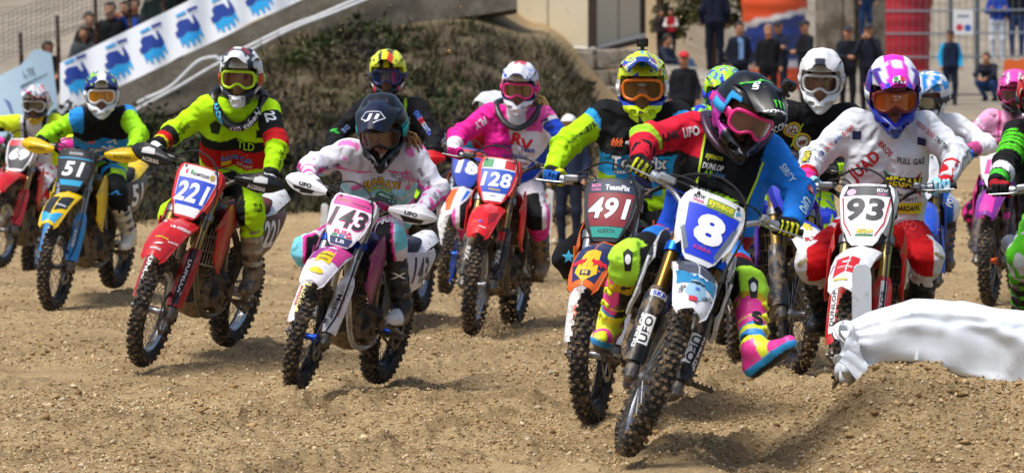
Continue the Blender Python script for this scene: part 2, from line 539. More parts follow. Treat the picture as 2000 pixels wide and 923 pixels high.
RIDER_JOINTS = {
    '221': [[-1.698,26.663,1.152],[-1.662,26.399,1.557],[-1.638,26.27,1.743],[-1.836,26.354,1.548],[-1.486,26.375,1.527],[-2.053,26.421,1.4],[-1.412,26.195,1.332],[-2.144,26.208,1.32],[-1.444,26.049,1.141],[-1.772,26.608,1.122],[-1.649,26.737,1.195],[-2.06,26.424,0.899],[-1.585,26.437,0.928],[-2.052,26.691,0.59],[-1.582,26.549,0.528]],
    '143': [[-0.759,24.362,0.961],[-0.729,24.084,1.325],[-0.717,23.918,1.461],[-0.899,24.052,1.318],[-0.556,24.081,1.312],[-1.113,24.174,1.241],[-0.414,24.007,1.106],[-1.117,23.948,1.183],[-0.487,23.811,1.012],[-0.828,24.308,0.924],[-0.734,24.436,1.014],[-1.143,24.135,0.775],[-0.668,24.101,0.838],[-1.022,24.363,0.489],[-0.613,24.211,0.461]],
    '51': [[-3.197,33.726,1.056],[-3.148,33.46,1.459],[-3.142,33.297,1.619],[-3.308,33.382,1.43],[-2.969,33.476,1.445],[-3.538,33.459,1.307],[-2.852,33.276,1.302],[-3.601,33.226,1.267],[-2.882,33.066,1.192],[-3.288,33.746,1.081],[-3.1,33.724,1.044],[-3.47,33.443,0.877],[-3.035,33.37,0.854],[-3.442,33.711,0.571],[-2.957,33.602,0.526]],
    'left': [[-4.406,40.578,0.915],[-4.414,40.351,1.344],[-4.396,40.196,1.509],[-4.589,40.312,1.32],[-4.239,40.31,1.326],[-4.865,40.322,1.311],[-4.027,40.185,1.2],[-4.782,40.123,1.199],[-4.064,39.949,1.154],[-4.502,40.599,0.925],[-4.328,40.525,0.889],[-4.704,40.263,0.814],[-4.33,40.166,0.696],[-4.745,40.459,0.459],[-4.252,40.41,0.38]],
    'black': [[-0.836,31.24,1.099],[-0.865,31.026,1.537],[-0.885,30.991,1.765],[-1.043,31.0,1.51],[-0.69,30.977,1.518],[-1.247,31.011,1.326],[-0.553,30.861,1.31],[-1.284,30.806,1.2],[-0.562,30.642,1.207],[-0.932,31.254,1.102],[-0.745,31.204,1.091],[-1.107,31.013,0.824],[-0.628,30.91,0.834],[-1.05,31.258,0.502],[-0.563,31.146,0.507]],
    '128': [[0.014,30.409,1.022],[0.038,30.236,1.474],[0.053,30.132,1.676],[-0.142,30.225,1.481],[0.217,30.215,1.459],[-0.375,30.228,1.327],[0.377,30.098,1.264],[-0.404,30.0,1.249],[0.321,29.888,1.155],[-0.075,30.37,1.011],[0.112,30.418,1.02],[-0.332,30.157,0.775],[0.178,30.105,0.768],[-0.283,30.45,0.498],[0.205,30.354,0.447]],
    '491': [[0.672,22.517,1.065],[0.667,22.386,1.531],[0.666,22.22,1.687],[0.487,22.409,1.536],[0.847,22.368,1.531],[0.273,22.339,1.386],[0.942,22.169,1.362],[0.203,22.147,1.256],[0.92,21.965,1.23],[0.583,22.479,1.051],[0.767,22.538,1.071],[0.298,22.315,0.808],[0.848,22.209,0.846],[0.422,22.582,0.528],[0.903,22.447,0.519]],
    '8': [[0.865,19.887,0.982],[0.998,19.808,1.442],[1.051,19.631,1.575],[0.824,19.805,1.492],[1.171,19.813,1.393],[0.606,19.64,1.449],[1.298,19.655,1.209],[0.57,19.417,1.358],[1.252,19.46,1.074],[0.786,19.936,1.013],[0.926,19.816,0.952],[0.528,19.638,0.912],[1.057,19.464,0.79],[0.448,19.884,0.597],[1.066,19.141,0.535]],
    '93': [[1.95,22.896,1.012],[1.974,22.767,1.478],[1.983,22.631,1.66],[1.79,22.772,1.486],[2.159,22.753,1.471],[1.584,22.794,1.304],[2.304,22.563,1.333],[1.526,22.58,1.205],[2.235,22.368,1.204],[1.861,22.851,1.002],[2.012,22.97,1.028],[1.561,22.693,0.77],[2.164,22.67,0.799],[1.632,22.985,0.498],[2.124,22.906,0.469]],
    'white': [[1.732,26.056,1.128],[1.81,25.781,1.517],[1.827,25.71,1.731],[1.635,25.734,1.518],[1.993,25.794,1.504],[1.396,25.661,1.386],[2.069,25.875,1.252],[1.236,25.513,1.269],[1.956,25.662,1.228],[1.641,26.021,1.118],[1.808,26.112,1.149],[1.386,25.824,0.867],[1.854,25.82,0.868],[1.357,26.036,0.52],[1.856,26.056,0.535]],
    '14': [[3.922,34.195,0.968],[3.924,34.007,1.415],[3.919,33.934,1.631],[3.742,34.007,1.413],[4.104,33.978,1.404],[3.546,34.066,1.228],[4.307,33.827,1.293],[3.453,33.842,1.232],[4.166,33.645,1.216],[3.846,34.137,0.943],[4.001,34.247,0.99],[3.6,33.927,0.692],[4.099,33.888,0.823],[3.675,34.276,0.501],[4.154,34.13,0.499]],
    '18': [[-0.257,37.229,0.963],[-0.147,36.895,1.299],[-0.153,36.73,1.456],[-0.298,36.804,1.256],[0.029,36.924,1.264],[-0.523,36.779,1.102],[0.146,36.752,1.087],[-0.667,36.634,1.234],[0.056,36.532,1.121],[-0.352,37.222,0.991],[-0.177,37.201,0.913],[-0.541,36.89,0.847],[-0.081,36.822,0.795],[-0.548,37.133,0.52],[-0.06,37.043,0.453]],
    'blue': [[2.823,30.832,1.048],[2.945,30.593,1.452],[2.916,30.429,1.607],[2.781,30.519,1.458],[3.119,30.592,1.402],[2.53,30.469,1.348],[3.322,30.47,1.262],[2.436,30.281,1.226],[3.176,30.28,1.225],[2.729,30.809,1.062],[2.916,30.828,1.018],[2.563,30.509,0.841],[3.049,30.493,0.827],[2.556,30.738,0.503],[3.056,30.739,0.501]],
    'green': [[1.375,27.827,1.057],[1.377,27.619,1.495],[1.34,27.444,1.636],[1.202,27.579,1.478],[1.551,27.58,1.478],[0.982,27.497,1.332],[1.771,27.497,1.331],[1.005,27.28,1.225],[1.745,27.28,1.225],[1.278,27.816,1.052],[1.472,27.816,1.051],[1.129,27.503,0.837],[1.621,27.503,0.837],[1.125,27.738,0.503],[1.625,27.738,0.503]],
    'right': [[2.96,23.492,1.003],[2.892,23.313,1.45],[2.821,23.184,1.624],[2.716,23.331,1.428],[3.051,23.231,1.442],[2.624,23.138,1.256],[3.303,23.156,1.359],[2.548,22.928,1.167],[3.282,22.935,1.259],[2.871,23.46,0.978],[3.055,23.499,1.022],[2.717,23.137,0.783],[3.204,23.159,0.855],[2.743,23.392,0.466],[3.239,23.4,0.528]],
}

# ------------------------------------------------------------------ ground
GU = np.array([-900, 0, 300, 600, 900, 1050, 1250, 1500, 1800, 2100, 2900], float)
GD = np.array([8, 45, 50, 56, 61, 66, 67.5, 74, 84, 95, 105, 130, 200, 420], float)
GZ = np.array([
    [0] * 11, [0] * 11,
    [.03, .05, .10, .18, .14, .05, 0, 0, 0, 0, 0],
    [.10, .15, .33, .85, .80, .50, .25, .12, .12, .12, .12],
    [.20, .35, .68, 1.65, 1.80, 1.40, .50, .28, .25, .25, .25],
    [.30, .60, 1.11, 2.43, 2.65, 2.41, .75, .45, .40, .40, .40],
    [.35, .71, 1.82, 2.94, 3.20, 2.50, .80, .47, .42, .42, .42],
    [.50, .80, 1.90, 3.00, 3.30, 2.60, .95, .60, .55, .55, .55],
    [1.2, 1.6, 2.4, 3.4, 3.8, 2.75, 1.30, .85, .80, .80, .80],
    [2.0, 2.4, 3.0, 3.9, 4.3, 3.3, 1.9, 1.30, 1.15, 1.15, 1.15],
    [2.8, 3.2, 3.8, 4.6, 5.0, 4.3, 3.0, 1.8, 1.40, 1.40, 1.40],
    [6, 6, 6, 6.2, 6.5, 6, 5, 3.3, 2.3, 2.3, 2.3],
    [20, 20, 20, 20, 20, 19, 17, 12, 9, 9, 9],
    [60, 60, 60, 60, 60, 60, 55, 45, 40, 40, 40]])

def wheel_contacts():
    out = []
    for k, (s, X, D, Z, a, lean, pitch, st) in BIKE_POSE.items():
        h = np.array([-sin(a), -cos(a), 0]); l = np.array([cos(a), -sin(a), 0]); u = np.array([0, 0, 1.])
        u2 = u * cos(lean) + l * sin(lean); h2 = h * cos(pitch) + u2 * sin(pitch); u3 = u2 * cos(pitch) - h * sin(pitch)
        for x in (-.74, .74):
            p = np.array([X, D, Z]) + s * h2 * x
            w = p + s * .34 * u3                                # axle
            down = -u * .345 * s * cos(lean) + 0 * l            # lowest point hangs below the leaning axle
            low = w[2] - .345 * s * abs(cos(lean)) - .02
            out.append((w[0] - .34 * s * sin(lean) * l[0], w[1], low))
    return out
CONTACTS = wheel_contacts()

# wheel ruts: start, direction (away from the camera), length
RUTS = [(c[0], c[1], p[4], 7.0) for c, p in zip(CONTACTS[0::2], BIKE_POSE.values())] + [(-2.6, 19.5, .5, 6), (-1.2, 18.9, .35, 7), (.1, 18.8, -.25, 6), (-.5, 19.2, .9, 5), (.95, 18.9, .2, 4), (-2.0, 21.5, .8, 6)]
def ground_z(x, y, fine=True):
    x = np.asarray(x, float); y = np.asarray(y, float)
    u = 1000 + FPX * x / np.maximum(y, 1)
    i = np.clip(np.searchsorted(GU, u) - 1, 0, len(GU) - 2); j = np.clip(np.searchsorted(GD, y) - 1, 0, len(GD) - 2)
    a = np.clip((u - GU[i]) / (GU[i + 1] - GU[i]), 0, 1); b = np.clip((y - GD[j]) / (GD[j + 1] - GD[j]), 0, 1)
    a = a * a * (3 - 2 * a)
    z = (GZ[j, i] * (1 - a) + GZ[j, i + 1] * a) * (1 - b) + (GZ[j + 1, i] * (1 - a) + GZ[j + 1, i + 1] * a) * b
    near = np.clip((48 - y) / 6, 0, 1)
    z = z + .05 * vnoise(x, y, 3, 2, .55) * near + .26 * vnoise(x, y, 5, 3, .42) * (1 - near) * np.clip((64 - y) / 6, .1, 1)
    # heap of dug earth in the right foreground, under and in front of the sheeted bale
    sx = np.clip((x - 1.22) / .55, 0, 1); hp = np.interp(x, [1.6, 1.9, 2.15, 2.6, 4], [.38, .385, .34, .30, .28]) * sx * sx * (3 - 2 * sx) * np.exp(-((y - 20.4) / np.where(y < 20.4, 1.0, .8)) ** 2)
    hp = hp + .09 * np.exp(-(((x - 2.3) / .5) ** 2 + ((y - 19.3) / .5) ** 2))
    heap = hp
    z = z + hp
    for cx, cy, cz in CONTACTS:
        w = np.exp(-(((x - cx) / .5) ** 2 + ((y - cy) / .7) ** 2))
        z = z * (1 - w) + np.where(heap > .1, np.maximum(z, cz), cz) * w
    if fine:
        k = .35 + 1.2 * np.clip(vnoise(x, y, 21, 2, .7) + .35, 0, 1) + 1.1 * np.clip(heap * 5, 0, 1)
        z = z + near * k * (.030 * vnoise(x, y, 9, 3, 5.0) + .013 * vnoise(x, y, 11, 2, 22.0))
        cl = np.clip(vnoise(x, y, 61, 2, 9.0) - .12, 0, .5) * np.clip(vnoise(x, y, 63, 2, .9) + .15 + 1.5 * heap, 0, 1)
        z = z + near * .16 * cl * (1 - .5 * np.clip(heap * 3, 0, 1)) + .05 * np.clip(heap * 4, 0, 1) * np.maximum(vnoise(x, y, 65, 3, 11.0), -.1)
        for ri, (ox, oy, yaw, ln) in enumerate(RUTS):
            dx, dy = x - ox, y - oy; al = dx * sin(yaw) + dy * cos(yaw); ac = dx * cos(yaw) - dy * sin(yaw) + .10 * np.sin(al * 1.1 + ri)
            m_ = np.clip((al + .3) * 3, 0, 1) * np.clip((ln - al) * .5, 0, 1) * near
            z = z + m_ * (-.04 * np.exp(-(ac / .075) ** 2) + .026 * np.exp(-((np.abs(ac) - .16) / .07) ** 2) * (1 + .5 * np.sin(al * 17 + 3 * np.sin(ac * 23 + al * 5 + ri))))
        rut = vnoise(x * 1.0 + 2.2 * vnoise(x, y, 13, 1, .2), y * .22, 15, 2, 2.4)
        z = z + near * .075 * np.clip(rut, -.5, .5) * (1 - np.clip(heap * 6, 0, 1))
    return z

def make_ground():
    us = np.concatenate([np.linspace(-900, -60, 60, endpoint=False), np.linspace(-60, 2060, 430), np.linspace(2060, 2900, 61)[1:]])
    ds = np.concatenate([np.arange(9, 18, .3), np.arange(18, 24, .042), np.arange(24, 34, .085), np.arange(34, 52, .16), np.arange(52, 100, .45), np.geomspace(100, 420, 40)])
    D, U = np.meshgrid(ds, us, indexing='ij'); X = (U - 1000) / FPX * D
    Zg = ground_z(X, D)
    V = np.stack([X, D, Zg], -1).reshape(-1, 3)
    a, b = X.shape; I = np.arange(a * b).reshape(a, b)
    Q = np.stack([I[:-1, :-1], I[:-1, 1:], I[1:, 1:], I[1:, :-1]], -1).reshape(-1, 4)
    # what grows or lies there: soil on the bank, pale sand on the road
    bank = np.clip((D - 49) / 4, 0, 1) * np.clip((1120 + np.clip(D - 54, 0, 20) * 14 - U) / 130, 0, 1) * np.clip((67 - D) / 1.5, 0, 1)
    road = np.clip((D - 68) / 8, 0, 1) * np.clip((700 - U) / 100, 0, 1) + np.clip((D - 70) / 25, 0, 1) * np.clip((U - 1250) / 200, 0, 1)
    c = np.stack([bank, road, 0 * bank], -1).reshape(-1, 3)
    return new_mesh('ground', V, Q, [ground_mat()], True, 180, colors=c)

def ground_mat():
    m = bpy.data.materials.new('dry_track_soil'); m.use_nodes = True; N, L = m.node_tree.nodes, m.node_tree.links
    b = N['Principled BSDF']; b.inputs['Roughness'].default_value = .95; b.inputs['Specular IOR Level'].default_value = .15
    tc = N.new('ShaderNodeTexCoord')
    def noise(sc, det, ro=.6):
        n = N.new('ShaderNodeTexNoise'); n.inputs['Scale'].default_value = sc; n.inputs['Detail'].default_value = det; n.inputs['Roughness'].default_value = ro
        L.new(tc.outputs['Object'], n.inputs['Vector']); return n.outputs['Fac']
    def ramp(f, st):
        r = N.new('ShaderNodeValToRGB'); e = r.color_ramp.elements
        while len(e) < len(st): e.new(.5)
        for i, (p, c) in enumerate(st): e[i].position = p; e[i].color = (*c, 1)
        L.new(f, r.inputs[0]); return r.outputs[0]
    def mix(f, a, c, mode='MIX'):
        x = N.new('ShaderNodeMix'); x.data_type = 'RGBA'; x.blend_type = mode
        if isinstance(f, float): x.inputs[0].default_value = f
        else: L.new(f, x.inputs[0])
        for k, v in ((6, a), (7, c)):
            if isinstance(v, tuple): x.inputs[k].default_value = (*v, 1)
            else: L.new(v, x.inputs[k])
        return x.outputs[2]
    soil = ramp(noise(1.3, 5), [(.36, (.160, .104, .047)), (.48, (.325, .222, .104)), (.66, (.51, .370, .188))])
    grit = ramp(noise(38, 6, .7), [(.30, (.115, .078, .038)), (.46, (.36, .253, .126)), (.62, (.56, .423, .240)), (.74, (.72, .62, .44))])
    track = mix(.55, soil, grit)
    clod = ramp(noise(150, 3), [(.35, (.55, .55, .55)), (.55, (1, 1, 1)), (.72, (1.25, 1.22, 1.18))])
    track = mix(1.0, track, clod, 'MULTIPLY')
    bank = ramp(noise(1.1, 7, .7), [(.3, (.06, .05, .034)), (.46, (.14, .105, .068)), (.58, (.095, .092, .045)), (.72, (.26, .195, .12))])
    road = ramp(noise(.6, 6), [(.35, (.20, .17, .125)), (.65, (.33, .285, .22))])
    at = N.new('ShaderNodeAttribute'); at.attribute_name = 'Col'; sp = N.new('ShaderNodeSeparateColor'); L.new(at.outputs['Color'], sp.inputs[0])
    c = mix(sp.outputs[1], track, road); c = mix(sp.outputs[0], c, bank)
    L.new(c, b.inputs['Base Color'])
    bp = N.new('ShaderNodeBump'); bp.inputs['Strength'].default_value = .9; bp.inputs['Distance'].default_value = .012
    L.new(noise(55, 8, .75), bp.inputs['Height']); L.new(bp.outputs[0], b.inputs['Normal'])
    return m

def hit(u, y, d0=44.0):
    """first point of the ground on the sight line through pixel (u, y)"""
    for d in np.arange(d0, 130, .25):
        p = px(u, y, d)
        if p.z <= float(ground_z(p.x, p.y, False)): return p
    return px(u, y, 95)
ground = link('ground', make_ground()); tag(ground, 'dry tan gravelly dirt of the race track', kind='structure')

def make_gravel():
    pos, size = [], []
    def scatter(n, d0, d1, s0, s1, pw, u0=-80, u1=2080):
        d = (nrng.random(n) * (d1 ** 2 - d0 ** 2) + d0 ** 2) ** .5; u = u0 + nrng.random(n) * (u1 - u0); x = (u - 1000) / FPX * d
        k = vnoise(x, d, 21, 2, .7) + .25 * nrng.random(n); keep = k > -.22
        pos.append(np.stack([x, d], 1)[keep]); size.append((s0 + (s1 - s0) * nrng.random(n) ** pw)[keep])
    scatter(76000, 18.3, 24, .003, .011, 3); scatter(46000, 24, 33, .004, .013, 3); scatter(17000, 33, 50, .006, .018, 3)
    scatter(900, 18.3, 30, .012, .024, 3); scatter(120, 18.5, 27, .02, .034, 2); scatter(600, 44, 62, .03, .11, 3, 1000, 2080)
    scatter(5000, 18.6, 21.6, .003, .012, 3, 1540, 2080); scatter(160, 18.6, 21.3, .012, .028, 2, 1540, 2080)
    xy = np.concatenate(pos); s = np.concatenate(size); n = len(s)
    zz = ground_z(xy[:, 0], xy[:, 1])
    B = np.array([(1, 0, 0), (-1, 0, 0), (0, 1, 0), (0, -1, 0), (0, 0, 1), (0, 0, -1)], float)
    T = np.array([(4, 0, 2), (4, 2, 1), (4, 1, 3), (4, 3, 0), (5, 2, 0), (5, 1, 2), (5, 3, 1), (5, 0, 3)])
    P = B[None] * (.55 + .75 * nrng.random((n, 6, 1))) + (nrng.random((n, 6, 3)) - .5) * .9
    a = nrng.random(n) * 6.28; ca, sa = np.cos(a)[:, None], np.sin(a)[:, None]
    P = np.stack([P[..., 0] * ca - P[..., 1] * sa, P[..., 0] * sa + P[..., 1] * ca, P[..., 2] * .72], -1) * s[:, None, None]
    P = P + np.stack([xy[:, 0], xy[:, 1], zz + s * .25], 1)[:, None]
    V = P.reshape(-1, 3); F = (T[None] + (np.arange(n) * 6)[:, None, None]).reshape(-1, 3)
    pal = hexs('#a98c62', '#c4aa80', '#8f734a', '#d2c0a0', '#b79a6e', '#7d6340', '#a08058', '#cdb890')
    c = pal[nrng.integers(0, len(pal), n)] * (.7 + .5 * nrng.random((n, 1)))
    return new_mesh('gravel', V, F, [mat(None, .95, spec=.15, name='stone')], False, colors=np.repeat(c, 6, 0))
tag(link('gravel', make_gravel()), 'loose pale gravel and clods strewn over the dirt track', 'gravel', kind='stuff')

def make_flying_dirt():
    out = []
    def burst(u, y, d, n, su, sy, sd, smax=.008):
        for _ in range(n):
            p = px(u + rng.gauss(0, su), y - abs(rng.gauss(0, sy)), d + rng.gauss(0, sd))
            if p.z > ground_z(p.x, p.y) + .01: out.append((p, rng.uniform(.002, smax)))
    burst(945, 660, 29.6, 420, 34, 45, .25, .011); burst(930, 560, 29.6, 110, 34, 60, .3, .009); burst(1150, 600, 33, 40, 260, 220, 2, .010); burst(1590, 735, 25, 130, 25, 40, .2, .006); burst(1900, 480, 30, 30, 60, 120, 1, .009); burst(250, 600, 33, 40, 60, 30, .5); burst(1000, 120, 40, 40, 300, 160, 5, .014)
    n = len(out); s = np.array([q[1] for q in out]); c = np.array([tuple(q[0]) for q in out])
    B = np.array([(1, 0, 0), (-1, 0, 0), (0, 1, 0), (0, -1, 0), (0, 0, 1), (0, 0, -1)], float); T = np.array([(4, 0, 2), (4, 2, 1), (4, 1, 3), (4, 3, 0), (5, 2, 0), (5, 1, 2), (5, 3, 1), (5, 0, 3)])
    P = B[None] * (.6 + .7 * nrng.random((n, 6, 1))) * s[:, None, None] + c[:, None]
    return new_mesh('flying_dirt', P.reshape(-1, 3), (T[None] + (np.arange(n) * 6)[:, None, None]).reshape(-1, 3), [mat('#a88a60', .95, name='soil_crumb')], False)
tag(link('flying_dirt', make_flying_dirt()), 'crumbs of dirt thrown up by the spinning wheels', 'dirt', kind='stuff')

# ------------------------------------------------------------------ scrub on the bank
def make_scrub():
    V, F, C = [], [], []
    nv = 0
    dry = hexs('#6a5e48', '#83745a', '#5a5138', '#56533a', '#454a2e', '#7d6e58', '#574e44', '#9a8a6c'); leaf = hexs('#39452a', '#2c341f', '#47502e', '#4c4636', '#443d38', '#38332f', '#55513a', '#3c3a3a')
    def add(P, f, c):
        nonlocal nv
        V.append(P); F.append(f + nv); C.append(np.repeat(c, P.shape[0] // len(c), 0)); nv += len(P)
    # grass blades in tufts
    n = 6000; d = 49.5 + 16 * nrng.random(n); u = -100 + (1200 + np.clip(d - 55, 0, 12) * 17) * nrng.random(n)
    keep = vnoise(u / 70., d / 2.4, 77, 3) > -.36 + .25 * (nrng.random(n) - .5); u = u[keep]; d = d[keep]; n = len(u)
    x = (u - 1000) / FPX * d; z = ground_z(x, d, False); k = 11
    th = nrng.random((n, k)) * 6.28; ht = (.05 + .18 * nrng.random((n, k))) * (.3 + 1.3 * nrng.random((n, 1)) ** 2); ln = .10 + .22 * nrng.random((n, k)); bx = np.cos(th); by = np.sin(th)
    base = np.stack([x[:, None] + bx * .06, d[:, None] + by * .06, np.repeat(z[:, None], k, 1) - .03], -1)
    tip = base + np.stack([bx * ln, by * ln, ht], -1); w = np.stack([-by, bx, 0 * bx], -1) * .008
    mid = base * .45 + tip * .55 + np.stack([0 * bx, 0 * bx, ht * .15], -1)
    P = np.stack([base - w, base + w, mid + w * .7, mid - w * .7, tip], 2).reshape(-1, 3)
    m = n * k; I = np.arange(m)[:, None] * 5
    T = np.concatenate([I + np.array([[0, 1, 2]]), I + np.array([[0, 2, 3]]), I + np.array([[3, 2, 4]])])
    pn = vnoise(u / 95., d / 3.2, 73, 3) + .22 * nrng.normal(0, 1, n)
    tint = np.interp(pn[:, None], [-.5, -.15, .1, .35, .7], [0, 1, 2, 3, 4]); tones = hexs('#2c2925', '#3a382a', '#3d4126', '#554e37', '#786a50')
    lo_ = np.clip(np.floor(tint[:, 0]).astype(int), 0, 3); fr_ = tint - lo_[:, None]; tc_ = (tones[lo_] * (1 - fr_) + tones[lo_ + 1] * fr_) * (.6 + .6 * nrng.random((n, 1)))
    cc = np.repeat(tc_, k, 0) * (.6 + .7 * nrng.random((m, 1)))
    add(P, T, cc)
    # bushes: leaf sprays spread through uneven clumps
    nb = 420; d = 51 + 14.6 * nrng.random(nb) ** .9; u = -60 + (1160 + np.clip(d - 55, 0, 12) * 17) * nrng.random(nb)
    for i in range(nb):
        if vnoise(np.array(u[i] / 210.), np.array(d[i] / 4.), 71, 2) < -.02: continue
        xx = (u[i] - 1000) / FPX * d[i]; zz = float(ground_z(xx, d[i], False)); r = (.14 + .50 * nrng.random() ** 2.2) * (1 - .4 * (d[i] > 63)); L = int(260 * (r / .4) ** 1.3)
        lob = nrng.normal(0, .45, (7, 3)) * np.array([1.2, .8, .45]) * r + np.array([0, 0, r * .45])
        q = lob[nrng.integers(0, 7, L)] + nrng.normal(0, .24, (L, 3)) * r
        q[:, 2] = np.maximum(q[:, 2], 0); c0 = q + np.array([xx, d[i], zz - .02])
        a = unit_rows(nrng.normal(0, 1, (L, 3))); b = unit_rows(np.cross(a, nrng.normal(0, 1, (L, 3)))); s = (.016 + .03 * nrng.random((L, 1)))
        P = np.stack([c0 - a * s * 1.6, c0 + b * s * .7, c0 + a * s * 1.6, c0 - b * s * .7], 1).reshape(-1, 3)
        I = np.arange(L)[:, None] * 4; T = np.concatenate([I + np.array([[0, 1, 2]]), I + np.array([[0, 2, 3]])])
        base_c = leaf[nrng.integers(0, len(leaf))] * (.7 + .6 * nrng.random())
        add(P, T, base_c[None] * (.6 + .8 * nrng.random((L, 1))))
    return new_mesh('hillside_scrub', np.concatenate(V), np.concatenate(F), [mat(None, .9, spec=.1, name='scrub_leaf')], False, colors=np.concatenate(C))
def unit_rows(A): return A / (np.linalg.norm(A, axis=1, keepdims=True) + 1e-9)
tag(link('hillside_scrub', make_scrub()), 'dark dry grass and low bushes covering the bank', 'scrub', kind='stuff')

# ------------------------------------------------------------------ retaining wall, pipes, banners and fence along the ramp
CONC = lambda c='#8b857a', b=.5: mat(c, .92, 0, 0, .68, 2.6, b, 18.0, .2, .35, name='weathered_concrete', dirtcol=(.10, .085, .06))
def ramp_z(u): return CAMH + (.43 + u * (2.84 / 600) - CAMH) * 66 / 84
def strip(pts_top, pts_bot, th):
    m = MB(); m.sheet([[t, (np.array(t) + np.array(b)) / 2, b] for t, b in zip(pts_top, pts_bot)], th); return m
us = np.linspace(120, 1010, 40)
top = [np.array(px(u, 0, 66.47)) * (1, 1, 0) + (0, 0, min(ramp_z(u), ramp_z(660) + (u - 660) * .0012 if u > 660 else 99) - .05) for u in us]
m = strip(top, [t - np.array((0, .10, .80)) for t in top], .5)
wl = link('retaining_wall', m.mesh('retaining_wall', [CONC('#6f695e')])); tag(wl, 'long stained concrete retaining wall climbing above the scrubby bank', 'wall')
for k, (uu, w) in enumerate(((600, .10), (775, .16), (900, .1))):
    mm = MB(); t = np.array(px(uu, 0, 66.24)) * (1, 1, 0); zz = min(ramp_z(uu), ramp_z(660) + .2) - .05; mm.box(t + (0, 0, zz - .3), (w, .12, 1.2), bev=.01)
    link('pilaster', mm.mesh('pilaster', [CONC('#a08a66')]), wl)
m = MB()
cop = [np.array((t[0], t[1] - .02, t[2] + .03)) for t in top]
m.sheet([[c + np.array((0, -.1, 0)), c + np.array((0, .5, 0))] for c in cop], .08); link('coping', m.mesh('coping', [CONC('#68625a')]), wl)

def white_pipe(label, pts, r):
    mm = MB(); mm.tube(bez([px(*p) for p in pts], 8), r, 8); tag(link('white_pipe', mm.mesh('white_pipe', [plastic('#d4d6d6', .25)])), label, 'pipe', 'white pipes on the wall')
white_pipe('white pipe running along the concrete wall, the upper of two', [(170, 272, 66.04), (262, 205, 65.96), (330, 172, 65.88), (385, 122, 65.80), (420, 112, 65.80), (440, 113, 65.80), (560, 55, 65.80), (620, 32, 65.80), (700, -2, 65.80), (800, -40, 65.80)], .030)
white_pipe('white pipe sagging along the concrete wall, the lower of two', [(180, 282, 65.88), (255, 222, 65.88), (345, 172, 65.72), (420, 128, 65.72), (480, 103, 65.64), (520, 82, 65.64), (575, 55, 65.64), (640, 30, 65.64), (710, 2, 65.64), (820, -40, 65.64)], .026)

# sponsor banner
def banner_pt(a, v):                       # a along 0..1, v up 0..1, measured in metres on the slope
    u = 118 + a * 500; zb = CAMH + (1.03 + (u - 118) * (2.25 / 470) - CAMH) * 66 / 84; d = 66.12 - .05 * sin(a * 40) - .03 * sin(a * 17 + 1)
    return np.array(((u - 1000) / FPX * d - .02 * v, d + .12 * v, zb - .02 * sin(a * 23) * (1 - v) + v * .80))
m = MB(); m.sheet([[banner_pt(a, v) for v in np.linspace(0, 1, 5)] for a in np.linspace(0, 1, 61)], .01)
bn = link('sponsor_banner', m.mesh('sponsor_banner', [mat('#f0f3f6', .55, name='vinyl')])); tag(bn, 'long white vinyl banner with a row of blue animal logos along the ramp', 'banner')
pr = Print([bn.data]); n_ = (0, -1, .1); upv = Vector((-.40, 0, .92))
navy, cyan = mat('#1c3f97', .5, name='vinyl_print'), mat('#22a5e6', .5, name='vinyl_print')
body = poly2d([(-.5, -.02), (-.5, .16), (-.36, .2), (-.34, .42), (-.18, .5), (.16, .44), (.24, .2), (.3, .22), (.33, .5), (.40, .5), (.46, .16), (.46, .02), (.3, -.1), (-.1, .02), (-.32, -.08)])
legs = poly2d([(-.46, -.06), (-.30, -.1), (-.08, .0), (.28, -.12), (.46, -.02), (.46, -.34), (.38, -.34), (.36, -.2), (.30, -.2), (.28, -.46), (.16, -.46), (.14, -.3), (.08, -.3), (.06, -.5), (-.06, -.5), (-.08, -.3), (-.16, -.3), (-.18, -.48), (-.3, -.48), (-.32, -.3), (-.38, -.3), (-.4, -.4), (-.46, -.4)])
for k, (ex, ey) in enumerate(((150, 153), (230, 122), (298, 92), (368, 60), (437, 30), (505, -2), (575, -34))):
    p = px(ex, ey, 66.00); lg = Print([bn.data]); lg.put(body, p, n_, upv, .41, .44, navy, off=.012, part='logo'); lg.put(legs, p, n_, upv, .39, .44, cyan, off=.012, part='logo'); lg.done('logo', bn)
    q = px(ex - 6, ey - 40, 66.00); pr.put(rect2d(), q - Vector((.08, 0, .04)), n_, upv, .16, .043, cyan, off=.012); pr.put(rect2d(), q + Vector((.088, 0, .04)), n_, upv, .16, .043, navy, off=.012)
    q = px(ex + 22, ey + 47, 66.00); pr.put(rect2d(), q - Vector((.10, 0, .05)), n_, upv, .2, .028, cyan, off=.012); pr.put(rect2d(), q + Vector((.10, 0, .05)), n_, upv, .19, .028, navy, off=.012)
pr.done('print', bn)

